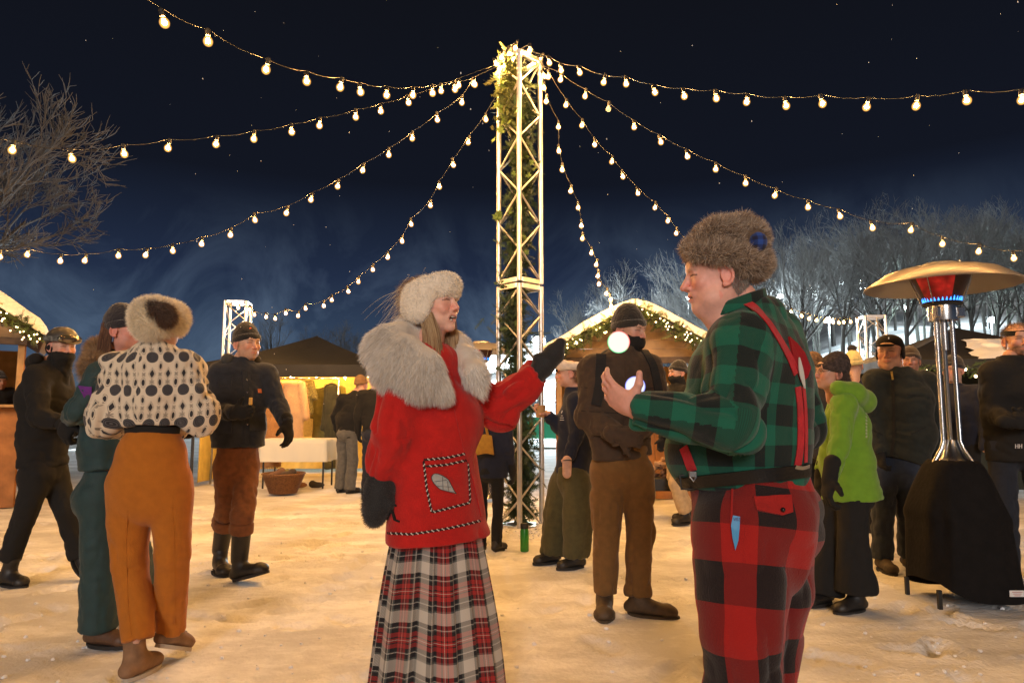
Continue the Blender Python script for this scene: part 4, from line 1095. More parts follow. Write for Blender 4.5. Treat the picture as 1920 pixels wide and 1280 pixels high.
def pose(Y, px, H, face, over=None, lean=(0, 0), stance=.10, x=None):
    """joint positions of a standing figure; over: {joint: (px, py, depth offset)}"""
    c = A((P(px, 773, Y).x if x is None else x, Y, 0)); a = R(face); f = A((math.sin(a), -math.cos(a), 0)); r = RIGHT(f); s = H/1.78
    J = {'f': f, 'r': r, 's': s, 'o': c, 'u': A((0, 0, 1))}
    Z = lambda z: A((0, 0, z*s)); ln = r*lean[0]+f*lean[1]
    for sd, g in (('R', 1), ('L', -1)):
        J['hip'+sd] = c+r*g*.095*s+Z(.90); J['kn'+sd] = c+r*g*stance*s+f*.02+Z(.48); J['an'+sd] = c+r*g*stance*s-f*.02+Z(.09)
        J['sh'+sd] = c+r*g*.185*s+Z(1.43)+ln; J['el'+sd] = c+r*g*.245*s-f*.02+Z(1.14)+ln*.8; J['wr'+sd] = c+r*g*.25*s+f*.06+Z(.89)+ln*.6
        J['ft'+sd] = nrm(f+r*g*.2)
    J['pel'] = c+Z(.95); J['wai'] = c+Z(1.08)+ln*.4; J['che'] = c+Z(1.30)+ln*.8+f*.01; J['nek'] = c+Z(1.48)+ln; J['hed'] = c+Z(1.645)+ln+f*.03
    for k, v in (over or {}).items():
        if len(v) == 3 and not isinstance(v, np.ndarray): J[k] = A(P(v[0], v[1], Y+v[2]))
        else: J[k] = A(v)
    return J
def jacket(name, m, t, J, hem=.80, gw=(.205, .19, .20, .165), dp=.68, sl=(.078, .066, .055), h=.011, k=.05, wr=.006, cuffs=True, seed=0, collar=.07, hemc=None, fs=15, lump=.004, belly=0., both=True, cufflen=0.):
    s = J['s']; u = J['u']; f, r = J['f'], J['r']; gw = [g*.92 for g in gw]; sl = [q*.88 for q in sl]; wr *= .72
    hp = J['pel']+(J['o'][2]+hem*s-J['pel'][2])*u if hemc is None else A(hemc)
    pts = [hp, J['wai'], J['che'], J['nek']-u*.07*s]
    pr = chain(pts, [g*s for g in gw], r, [dp, dp, dp*.98, .72])
    if belly: pr.append(ell(J['wai']+f*.06*s, A((.17, .13+belly, .17))*s, Fr(hp, f).M(), .08))
    pr.append(cut(hp, -(nrm(J['wai']-hp)), .6*s))
    pr.append(bone(J['shL'], J['shR'], .074*s, .074*s, k=.06))
    if collar: pr += [bone(J['nek']-u*.04*s, J['nek']+u*.035*s+f*.01, collar*1.12*s, collar*s, k=.03), cut(J['nek']+u*.05*s, u, .16*s)]
    regs = [(pts+[J['nek']], f, .17*s)]
    for sd in ('L', 'R'):
        e, w = J['el'+sd], J['wr'+sd]; ww = w+nrm(w-e)*cufflen
        pr += chain([J['sh'+sd], e], [sl[0]*s, sl[1]*s], k=k)+chain([e, ww], [sl[1]*s, sl[2]*s], k=.02, cap=True)
        regs.append(([J['sh'+sd], e, w], u+f*.3, .065*s, 1.15))
    return cloth(name, pr, h, m, t, tuple(J['o']), k=k, regions=regs, wr=wr, seed=seed, fs=fs, lump=lump)
def trousers(name, m, t, J, top=1.0, hw=.165, th=.092, kn=.072, an=.066, h=.011, k=.04, wr=.006, seed=0, cutz=.05, dp=.74, wide=None, up=1.0, fs=13, stack=True):
    s = J['s']; u = J['u']; f, r = J['f'], J['r']; hw *= .93; th *= .9; kn *= .88; an *= .92; wr *= .68; fs *= .7
    tp = J['pel']+u*(top-.95)*s; pl = J['pel']-u*.06*s
    pr = chain([tp, pl], [hw*.92*s, hw*s], r, [dp, dp]); pr.append(cut(tp, u, .4*s)); pr.append(ell(pl-f*.035*s-u*.03*s, A((hw*.92, hw*.78, .11))*s, Fr(pl, f).M(), .04))
    regs = [([pl, tp], f, .16*s)]
    for sd in ('L', 'R'):
        g = 1 if sd == 'R' else -1
        hp, kk, aa = J['hip'+sd], J['kn'+sd], J['an'+sd]
        pr += chain([hp, kk], [th*s, kn*s], k=.035)+chain([kk, aa+(aa-kk)*.0-u*cutz], [kn*s, an*s], k=.012, cap=True)
        regs.append(([hp, kk, aa-u*cutz], f, .07*s, 1.1))
    return cloth(name, pr, h, m, t, tuple(J['o']), k=k, regions=regs, wr=wr, seed=seed, fs=fs)
def boots(m, sole, t, J, L=.27, shaft=.02, w=.046, h=.008, tilt=None, nm='boot', laces=False):
    s = J['s']
    for sd in ('L', 'R'):
        a = J['an'+sd]; f = nrm(J['ft'+sd]); tl = (tilt or {}).get(sd, 0)
        f2 = nrm(f*math.cos(tl)+A((0, 0, 1))*math.sin(tl)); u2 = nrm(A((0, 0, 1))*math.cos(tl)-f*math.sin(tl)); r2 = np.cross(f2, u2)
        gz_ = a-u2*.085*s; low = min((gz_-f2*.06*s)[2], (gz_+f2*(L-.06)*s)[2])
        a = a-A((0, 0, low+.012)); gz_ = gz_-A((0, 0, low+.012))
        heel = gz_-f2*.05*s+u2*.045*s; ball = gz_+f2*(L*.55)*s+u2*.038*s; toe = gz_+f2*(L-.105)*s+u2*.034*s
        pr = [bone(heel, ball, .040*s, w*s, r2, .9, .75), bone(ball, toe, w*s, (w-.008)*s, r2, .78, .75), bone(a-u2*.02, a+nrm(J['kn'+sd]-a)*shaft, .044*s, .05*s, k=.03), bone(a, gz_+f2*.09*s+u2*.05*s, .042*s, .034*s, k=.03), cut(gz_+u2*.012, -u2, .4)]
        V, Q = smooth_mesh(pr, h, .02)
        b = mesh_np(nm, V, [Q], m, t, tuple(J['o']))
        # sole: outline with lugs
        n = 20; ol = []
        for i in range(n):
            q = i/n*2*math.pi; yy = (L*.5-.065+math.cos(q)*L*.5); ww = (w+.004)*(1-.16*math.cos(2*q)-.06*math.cos(q))*math.copysign(abs(math.sin(q))**.75, math.sin(q)); ol.append(gz_+f2*yy*s+r2*ww*s)
        Vs = [p+u2*.016 for p in ol]+[p-u2*.002 for p in ol]; Fs = [(i, (i+1) % n, n+(i+1) % n, n+i) for i in range(n)]+[tuple(range(n-1, -1, -1)), tuple(range(n, 2*n))]
        ms = MB().add(Vs, Fs)
        ms.build('sole', sole, b, tuple(J['o']))
        if laces:
            lc = MB()
            for i in range(4):
                q = gz_+f2*(.045+.03*i)*s+u2*(.098-.012*i)*s; lc.tube([q-r2*.022*s, q+u2*.006*s, q+r2*.022*s+f2*.008], .0025, 4)
            lc.build('laces', mat('boot_laces', (.05, .04, .03), rough=.8), b, tuple(J['o']))
def core(J, h=.02):
    """the body under the clothes"""
    s = J['s']; r = J['r']
    pr = chain([J['pel'], J['wai'], J['che'], J['nek']-J['u']*.06*s], [.11*s, .095*s, .12*s, .09*s], r, .66)
    for sd in 'LR':
        pr += chain([J['sh'+sd], J['el'+sd], J['wr'+sd]], [.045*s, .038*s, .026*s])+chain([J['hip'+sd], J['kn'+sd], J['an'+sd]], [.065*s, .048*s, .034*s])
    pr.append(bone(J['nek']-J['u']*.08*s, J['nek']+J['u']*.05*s, .055*s, .05*s)); pr.append(bone(J['shL'], J['shR'], .045*s))
    return smooth_mesh(pr, h, .04)
def body(t, J, F, hands=None, hh=.005, skin=(.56, .33, .245), handh=.005, ck=None, **kw):
    Vs, Qs, Cs = [], [], []; n = 0
    for V, Q, C in [(*core(J), None), head_mesh(F, hh, skin=skin, **kw)]+([(*smooth_mesh(hands, handh, .008), None)] if hands else []):
        Vs.append(V); Qs.append(Q+n); n += len(V); Cs.append(np.tile(A(skin)*A((1, .93, .9)), (len(V), 1)) if C is None else C)
    return mesh_np('body', np.concatenate(Vs), [np.concatenate(Qs)], SKIN, t, tuple(J['o']), col=np.concatenate(Cs))
def glove(t, J, w, d, pn, th, m, sc=1.05, nm='glove', h=.006, cuff=.05, **kw):
    pr = hand_prims(w, d, pn, th, sc, fat=1.22, **kw); d = nrm(d)
    pr += [bone(A(w)-d*cuff, A(w)+d*.01, .038*sc, .033*sc, k=.02)]
    V, Q = smooth_mesh(pr, h, .008); return mesh_np(nm, V, [Q], m, t, tuple(J['o']))
def beanie(t, J, F, m, z0=.035, top=.15, cuff=True, h=.006, slouch=0., fold=None, nm='beanie', k=.03):
    M = F.M(); s = F.s
    pr = [ell(F(0, -.016, .05), A((.086, .106, .088))*s, M), ell(F(0, -.03-slouch, .075+slouch*.3), A((.074, .088, (top-.055)*.9))*s, M, k), cut(F(0, .06, z0), -F.u*1.0+F.f*.18, .3)]
    o, V, Q = cloth(nm, pr, h*s, m, t, tuple(J['o']), k=.02, regions=[([F(0, -.02, -.05), F(0, -.02, .15)], F.f, .09)], wr=.0022, fs=30, lump=.003)
    if cuff:
        a = []
        for i in range(48):
            q = i/48*2*math.pi; a.append((q,))
        V = []; Q2 = []; n = 64; prof = [(0, .0), (.007, .004), (.009, .02), (.007, .040), (.0, .045), (-.004, .04), (-.004, .0)]
        for i in range(n):
            q = 2*math.pi*i/n; cx, cy = math.sin(q), math.cos(q); rb = 1+.015*(i % 2)
            for dr, dz in prof:
                zz = z0+dz-.004+.18*(cy*.10-.044)*1; k_ = math.sqrt(max(.05, 1-((zz-.05)/.095)**2)) if zz > .05 else math.sqrt(1-((zz-.05)/.13)**2)
                V.append(F(cx*(.086*k_*rb+dr), -.016+cy*(.106*k_*rb+dr), zz))
        np_ = len(prof)
        for i in range(n):
            for j in range(np_): Q2.append((i*np_+j, i*np_+(j+1) % np_, ((i+1) % n)*np_+(j+1) % np_, ((i+1) % n)*np_+j))
        mesh_np('cuff', V, [np.array(Q2)], m, o, None)
        c_ = bpy.data.objects[o.children[0].name]; c_.location = tuple(-A(J['o']))
    return o
def hair(t, J, V, Q, n, L, col, name='hair', org=None, **kw):
    VV, FF, C = strands(V, Q, n, L, kw.pop('width', .0016), col=col, **kw)
    return mesh_np(name, VV, [FF], HAIR, t, tuple(J['o']), col=C)
def scalp(F, h=.007, mask=True):
    M = F.M(); s = F.s
    return smooth_mesh([ell(F(0, -.018, .045), A((.079, .098, .080))*s, M), ell(F(0, -.045, -.01), A((.062, .06, .07))*s, M), cut(F(0, .055, .0), F.f*.9+F.u*-.45, .4)], h, .02)
fab = lambda nm, c, **k: mat(nm, c, **{**dict(rough=.92, sheen=.08, noise=.16, nscale=26, bump=.25, bscale=260), **k})
BLACKF = fab('black_fabric', (.0055, .005, .005), sheen=.0); CHAR = fab('charcoal_fabric', (.022, .021, .022)); NAVY = fab('navy_fabric', (.006, .009, .024), sheen=.05)
SOLE = mat('dark_sole', (.015, .013, .012), rough=.8)
BOOTB = mat('black_boot_leather', (.014, .012, .011), rough=.5, noise=.3, nscale=20, bump=.2, bscale=60)
BOOTBR = mat('brown_boot_leather', (.085, .040, .020), rough=.55, noise=.35, nscale=20, bump=.25, bscale=60)
def person(J, label, group=None): return thing('person', tuple(J['o']), label, 'person', group)
def ribbon(name, pts, nrms, w, th, m, parent, org):
    pts = [A(p) for p in pts]; V = []; F_ = []
    for i, p in enumerate(pts):
        d = nrm(pts[min(i+1, len(pts)-1)]-pts[max(i-1, 0)]); n_ = nrm(nrms[i]); sd = nrm(np.cross(d, n_)); ww = w[i] if hasattr(w, '__len__') else w
        V += [p-sd*ww/2, p-sd*ww/2+n_*th, p+sd*ww/2+n_*th, p+sd*ww/2]
    for i in range(len(pts)-1):
        for j in range(4): F_.append((i*4+j, i*4+(j+1) % 4, i*4+4+(j+1) % 4, i*4+4+j))
    F_ += [(3, 2, 1, 0), tuple(len(V)-4+j for j in range(4))]
    return MB().add(V, F_).build(name, m, parent, org)
from mathutils.bvhtree import BVHTree
class Surf:
    def __init__(s, V, Q): s.b = BVHTree.FromPolygons([tuple(v) for v in V], [tuple(int(i) for i in q) for q in Q])
    def at(s, px, py, off=.0):
        d = P(px, py, 3)-Vector((0, 0, CAMH)); d.normalize(); h = s.b.ray_cast(Vector((0, 0, CAMH)), d)
        if h[0] is None: return None, None
        n_ = h[1] if h[1].dot(d) < 0 else -h[1]
        return A(h[0]+n_*off), A(n_)
    def line(s, pts, n, off=.001, sm=2):
        pts = A(pts); L = np.concatenate(([0], np.cumsum(np.linalg.norm(np.diff(pts, axis=0), axis=1)))); o = []
        for t in np.linspace(0, L[-1], n):
            q = [np.interp(t, L, pts[:, i]) for i in (0, 1)]; a, b = s.at(*q, off)
            if a is not None: o.append((a, b))
        p = np.array([x[0] for x in o]); q = np.array([x[1] for x in o])
        for _ in range(sm):
            p[1:-1] = (p[:-2]+2*p[1:-1]+p[2:])/4; q[1:-1] = (q[:-2]+q[1:-1]+q[2:])/3
        return p, q
# ---------------------------------------------------------------- the woman in the red coat
def hero_woman():
    Y = 2.72; f = 52
    J = pose(Y, 818, 1.72, f, {'hed': (817, 574, 0), 'nek': (805, 652, 0), 'che': (803, 755, 0), 'wai': (810, 870, 0), 'pel': (818, 940, 0),
        'shR': (757, 705, -.10), 'elR': (737, 810, -.17), 'wrR': (717, 893, -.12), 'hipR': (808, 960, -.03), 'hipL': (826, 960, .03), 'knR': (806, 1120, -.03), 'knL': (824, 1120, .04), 'anR': (800, 1285, -.02), 'anL': (830, 1285, .03), 'shL': (868, 728, .13), 'elL': (938, 765, .13), 'wrL': (1010, 697, .04)})
    t = person(J, 'laughing woman in red coat with white fur collar, tartan skirt and white fur hat')
    O = tuple(J['o'])
    a = R(60); hf = A((math.sin(a), -math.cos(a), .10)); F = Fr(J['hed']+A((-.004, 0, 0)), hf, (-.12, 0, 1), .98)
    body(t, J, F, hh=.0026, mouth=.75, smile=2.0, female=True, skin=(.74, .45, .36), brow=(.22, .13, .07), nose=.45)
    eyes_for(F, t, O, (.10, .14, .18), (0, .05))
    # teeth
    for zz, nm, n, wd in ((-.0575, 'upper_teeth', 8, .0052), (-.071, 'lower_teeth', 8, .0045)):
        mb = MB()
        for i in range(n):
            x = (i-(n-1)/2)*wd; y = .0885-(x*x)*16; c = F(x, y-.002, zz)
            mb.ball(c-A(O), (.0026, .0026, .0050 if nm[0] == 'u' else .0035), 8, 6)
        mb.build(nm, mat('teeth', (.75, .72, .66), rough=.25), t, smooth=True)
    # hat: white shearling band, open at the crown
    M = F.M(); hp = []
    for i in range(14):
        q = 2*math.pi*i/14; hp.append(F(math.sin(q)*.080, -.010+math.cos(q)*.098, .060-.020*max(0, -math.cos(q))+.008*max(0, math.cos(q))))
    pr = []
    for i in range(14):
        q = 2*math.pi*(i+.5)/14; side = abs(math.sin(q)); back = max(0, -math.cos(q+.0))
        pr.append(bone(hp[i], hp[(i+1) % 14], .036, .036, F.u, .66, .66, k=.03))
    for sx in (-1, 1):
        pr.append(ell(F(sx*.083, -.018, -.006), (.026, .052, .062), M, .04)); pr.append(ell(F(sx*.066, -.06, .0), (.03, .045, .052), M, .04))
    pr.append(ell(F(0, -.085, .01), (.05, .03, .055), M, .04)); pr.append(ell(F(0, .072, .078), (.060, .034, .036), M, .03))
    V, Q = smooth_mesh(pr, .006, .03); nv = vnormals(V, Q); V = V+nv*(.004*fbm(V[:, 0]*26, V[:, 1]*26, V[:, 2]*26, 3, 3))[:, None]
    furry('fur_hat', V, Q, FUR, t, O, (.80, .73, .62), n=26000, length=.010, width=.0016, jit=.55, col=((.90, .84, .74), (.84, .78, .66), (.92, .88, .80)), seed=4, seg=1)
    # hair: long, falling forward over the shoulder, wisps behind
    HC = ((.30, .19, .10), (.38, .26, .14), (.22, .13, .07), (.46, .34, .20))
    Vs, Qs = scalp(F); o = hair(t, J, Vs, Qs, 5000, .07, HC, dirfn=lambda p: -F.f*1.6+F.u*.2, nw=.25, jit=.12, seed=5, width=.0014)
    r = np.random.default_rng(6); n = 2600; paths = []
    root = np.stack([F(sx*.074, .028-r.random()*.06, -.035-r.random()*.02) for sx in r.choice((-1, 1), n)])
    sgn = np.sign((root-F.c)@F.r)
    side = r.normal(0, 1, (n, 1)); clump = r.integers(0, 30, n); ck = np.random.default_rng(7).normal(0, 1, (30, 3))
    VV = []; K = 9; n = len(root)
    for i in range(K):
        v = i/(K-1); p = root+A((0, 0, -1))*(.27*v*(1+.16*ck[clump, 2:3]))+(ck[clump, :1]*F.r*.020+ck[clump, 1:2]*F.f*.017)*v+F.f*(.008+.020*math.sin(v*3))+side*.004*F.r+sgn[:, None]*F.r*(-.022*v-.006*math.sin(v*5))
        p = p+A((.006, -.005, 0))*np.sin(v*9+ck[clump, :1]*3)*v+r.normal(0, .0016*v, (n, 3)); w = .0013*(1-.6*v)
        VV += [p-F.f*w, p+F.f*w]
    VV = np.stack(VV, 1).reshape(-1, 3); m_ = 2*K; b = np.arange(n)[:, None]*m_; FFc = np.concatenate([b+np.array([[2*i, 2*i+1, 2*i+3, 2*i+2]]) for i in range(K-1)])
    cc = np.array(HC)[r.integers(0, 4, n)]*(1.0+.3*r.random((n, 1))); mesh_np('long_hair', VV, [FFc], HAIR, t, O, col=np.repeat(cc, m_, 0))
    ws = []
    n = 260; root = np.stack([F(r.normal(0, .045), -.095+r.normal(0, .02), .04+r.normal(0, .05)) for _ in range(n)]); dd = nrm(-F.f*.6+A((0, 0, -.5)))+r.normal(0, .40, (n, 3)); VV = []
    for i in range(6):
        v = i/5; p = root+dd*(.10*v)+A((0, 0, -1))*.06*v*v; w = .0007*(1-.6*v); VV += [p-A((0, 0, 1))*w, p+A((0, 0, 1))*w]
    VV = np.stack(VV, 1).reshape(-1, 3); b = np.arange(n)[:, None]*12; FFc = np.concatenate([b+np.array([[2*i, 2*i+1, 2*i+3, 2*i+2]]) for i in range(5)])
    mesh_np('loose_wisps', VV, [FFc], HAIR, t, O, col=np.tile(A((.60, .48, .30)), (len(VV), 1)))
    # coat
    RED = fab('red_wool', (.46, .007, .005), sheen=.12, noise=.10, bump=.35, bscale=180)
    u = J['u']; rr, ff = J['r'], J['f']
    hem = A(P(823, 1008, Y))
    pts = [hem, J['wai'], J['che'], A(P(806, 690, Y))]
    pr = chain(pts, [.224, .198, .182, .135], rr, [.80, .76, .76, .85]); pr.append(cut(hem, (.04, 0, -1), .6, .008))
    pr.append(bone(J['shL'], J['shR'], .075, .078, k=.05)); pr.append(ell(A(P(830, 790, Y))+ff*.07, (.13, .09, .12), Fr(hem, ff).M(), .06))
    pr += chain([J['shR'], J['elR']], [.082, .074], k=.05)+chain([J['elR'], J['wrR']], [.074, .066], k=.02, cap=True)
    pr += chain([J['shL'], J['elL']], [.092, .082], k=.05)+chain([J['elL'], J['wrL']], [.082, .060], k=.02, cap=True)
    regs = [(pts, ff, .17, .55), ([J['shR'], J['elR'], J['wrR']], u+ff*.4, .08, 1.1), ([J['shL'], J['elL'], J['wrL']], u, .08, 1.1)]
    co, V, Q = cloth('coat', pr, .0060, RED, t, O, k=.03, regions=regs, wr=.0115, fs=7, lump=.006, seed=4, ft=1.1)
    Sf = Surf(V, Q)
    # zip placket, hem and pocket braid, made of black and white twisted cord
    DB, PB = mat('dark_braid', (.02, .012, .012), rough=.9), mat('pale_braid', (.60, .58, .52), rough=.9)
    def braid(pts, off=.0025):
        bw, bb = MB(), MB()
        L = np.linalg.norm(np.diff(A(pts), axis=0), axis=1).sum(); n = int(L/3.1); p, q = Sf.line(pts, n, off, 3)
        for i in range(1, len(p)-1):
            d = nrm(p[min(i+1, len(p)-1)]-p[i-1]); sd = np.cross(d, nrm(q[i])); sl = nrm(d+sd*.8)
            (bw if i % 3 == 0 else bb).tube([p[i]-sl*.0058-A(O), p[i]+sl*.0058-A(O)], .0024, 5)
            if i % 3 == 0: (bb).tube([p[i]-nrm(d-sd*.8)*.005-A(O), p[i]+nrm(d-sd*.8)*.005-A(O)], .0018, 4)
        b_ = bb.build('braid', DB, co); bw.build('pale_stitch', PB, b_)
    braid([(794, 862), (836, 858), (876, 849), (879, 900), (881, 942), (845, 951), (809, 960), (800, 915), (794, 862)])
    braid([(797, 874), (836, 871), (876, 862)])
    braid([(725, 999), (770, 1001), (830, 992), (880, 981), (902, 975)])
    p, q = Sf.line([(840, 700), (852, 740), (872, 830), (889, 900), (903, 965)], 40, .001, 6)
    ribbon('front_placket', p, q, .030, .004, RED, co, O)
    # snowshoe emblem: pale felt shape with dark outline and lacing
    c0 = A((832, 908)); ax = A((34, 27))/np.linalg.norm((34, 27)); ay = A((-ax[1], ax[0])); ol = []
    for i in range(28):
        q = 2*math.pi*i/28; xx = math.cos(q)*-1; w = 11.5*abs(math.sin(q))**.8*(1 if xx < .0 else max(.10, 1-.95*xx)); ol.append(c0+ax*xx*28+ay*math.copysign(w, math.sin(q)))
    hp_ = [Sf.at(*o, .004) for o in ol]; hp_ = [h for h in hp_ if h[0] is not None]; V_ = [h[0] for h in hp_]; cen, cn = Sf.at(*c0, .0045); n = len(V_)
    e = MB().add([cen]+V_+[v-hp_[i][1]*.003 for i, v in enumerate(V_)], [(0, 1+(i+1) % n, 1+i) for i in range(n)]+[(1+i, 1+(i+1) % n, 1+n+(i+1) % n, 1+n+i) for i in range(n)]).build('snowshoe_emblem', fab('grey_felt', (.42, .42, .40)), co, O)
    dk = mat('emblem_outline', (.07, .06, .06), rough=.9); mo = MB(); mo.tube([v+hp_[i][1]*.0015-A(O) for i, v in enumerate(V_+V_[:1]) for i in [i % n]], .0014, 4)
    for s1, s2 in (((-12, -9), (4, 9)), ((-18, 7), (-2, -9)), ((0, -8), (14, 5)), ((-8, 10), (12, -4))):
        a1, b1 = Sf.at(*(c0+ax*s1[0]+ay*s1[1]), .006); a2, b2 = Sf.at(*(c0+ax*s2[0]+ay*s2[1]), .006); mo.tube([a1-A(O), a2-A(O)], .0009, 4)
    mo.build('emblem_outline', dk, e)
    # small black figure applique at the side
    ap = MB()
    for (x0, y0, x1, y1, rr_) in ((731, 928, 735, 955, .010), (735, 955, 728, 972, .006), (736, 952, 742, 974, .006), (742, 974, 750, 977, .004), (732, 936, 744, 948, .004), (724, 938, 731, 932, .004)):
        a1, b1 = Sf.at(x0, y0, .004); a2, b2 = Sf.at(x1, y1, .004)
        if a1 is not None and a2 is not None: ap.tube([a1-A(O), a2-A(O)], rr_, 6)
    if ap.v: ap.build('figure_applique', BLACKF, co, smooth=True)
    # fur collar: shawl over both shoulders
    c = lambda a, b, d: A(P(a, b, Y+d))
    pr = []
    Mx = np.eye(3)
    L1 = [c(812, 622, .12), c(772, 628, .05), c(735, 650, -.06), c(740, 690, -.16), c(790, 712, -.205), c(832, 736, -.20)]
    R1 = [.050, .066, .079, .072, .062, .026]
    pr += chain(L1, R1, k=.04)
    pr += chain([c(760, 655, -.14), c(800, 690, -.19), c(838, 738, -.195)], [.06, .062, .02], k=.03)
    pr += chain([c(812, 622, .12), c(850, 645, .10), c(875, 672, .02), c(893, 700, -.06), c(901, 735, -.09)], [.05, .05, .046, .038, .014], k=.04)
    pr.append(ell(c(706, 652, -.04), (.045, .07, .055), None, .05))
    V, Q = smooth_mesh(pr, .007, .03); nv = vnormals(V, Q); V = V+nv*(.006*fbm(V[:, 0]*16, V[:, 1]*16, V[:, 2]*16, 3, 3))[:, None]
    cc_ = c(800, 600, 0)
    furry('fur_collar', V, Q, FUR, t, O, (.60, .55, .48), n=62000, length=.030, width=.0013, nw=.42, jit=.17, col=((.82, .79, .74), (.74, .70, .64), (.88, .86, .82), (.55, .48, .40), (.84, .81, .77)), seed=9, seg=2, droop=.12,
          dirfn=lambda p: (lambda d: d/np.linalg.norm(d, axis=1)[:, None]*.8)(p-cc_)+A((0, 0, -.55)))
    # mittens: black and fluffy
    MT = ((.012, .011, .012), (.02, .018, .02), (.008, .008, .009))
    w = J['wrR']; d = nrm(c(703, 938, -.14)-c(712, 890, -.12))
    pr = [bone(w-A((0, 0, -.01)), w+d*.05, .050, .056), bone(w+d*.05, w+d*.12, .056, .045), bone(w+d*.12, w+d*.155, .045, .032), bone(w+d*.04, w+d*.10+A((.05, -.02, 0)), .026, .020, k=.02)]
    V, Q = smooth_mesh(pr, .006, .03); furry('mitten', V, Q, FUR, t, O, (.010, .010, .011), n=9000, length=.012, width=.0013, nw=.8, jit=.5, col=MT, seed=3, seg=1)
    w = J['wrL']; d = nrm(c(1052, 648, .02)-c(1010, 697, .04)); u2 = A((-.5, 0, .6))
    pr = [bone(w-d*.03, w+d*.03, .042, .038), bone(w+d*.03, w+d*.10, .042, .040, nrm(np.cross(d, (0, 1, 0))), .7), bone(w+d*.10, w+d*.135+A((.0, 0, .015)), .036, .022, k=.02), bone(w+d*.02, w+d*.06+A((-.045, -.01, .012)), .024, .016, k=.02)]
    V, Q = smooth_mesh(pr, .006, .02); furry('mitten', V, Q, FUR, t, O, (.010, .010, .011), n=6000, length=.006, width=.0013, nw=.8, jit=.5, col=MT, seed=3, seg=1)
    # pleated tartan skirt
    cr_, bk, rd = (.54, .49, .42), (.012, .010, .012), (.36, .02, .018)
    gy = (.10, .11, .10)
    sk = tartan('skirt_tartan', [(0, cr_), (.20, bk), (.29, cr_), (.305, gy), (.33, bk), (.41, rd), (.50, bk), (.525, rd), (.56, (.6, .5, .42)), (.572, rd), (.61, bk), (.635, rd), (.72, bk), (.80, gy), (.815, cr_), (.83, bk), (.92, gy), (.96, cr_)], .185, .168)
    n, m_ = 336, 44; V = []; uv = []; Fq = []
    ctop = A(P(818, 960, Y+.01)); cbot = A(P(813, 1300, Y+.0)); np_ = 17
    for i in range(m_+1):
        v = i/m_; cc = ctop*(1-v)+cbot*v; hwd = .160+.100*v-.012*math.exp(-v*9); 
        for j in range(n+1):
            q = 2*math.pi*j/n; ph = (q/(2*math.pi)*np_) % 1; pl = (min(ph/.86, 1)-(ph-.86)/.14*(ph > .86))*1.0
            amp = (.012+.020*v)*(1+.5*math.sin(3*q+1)); rr2 = hwd+(pl-.5)*amp+.008*v*math.sin(5*q+2.3*v)+.012*v*math.sin(2*q+4*v)
            V.append(cc+rr2*(math.cos(q)*A((1, 0, 0))+.82*math.sin(q)*A((0, 1, 0)))); uv.append((q*.245, v*(ctop[2]-cbot[2])+.006*math.sin(6*q)))
    V = A(V); uv = A(uv)
    for i in range(m_):
        for j in range(n): Fq.append((i*(n+1)+j, (i+1)*(n+1)+j, (i+1)*(n+1)+j+1, i*(n+1)+j+1))
    Fq = np.array(Fq); mesh_np('pleated_skirt', V, [Fq], sk, t, O, uv=uv[Fq])
    boots(BOOTB, SOLE, t, J)
hero_woman()

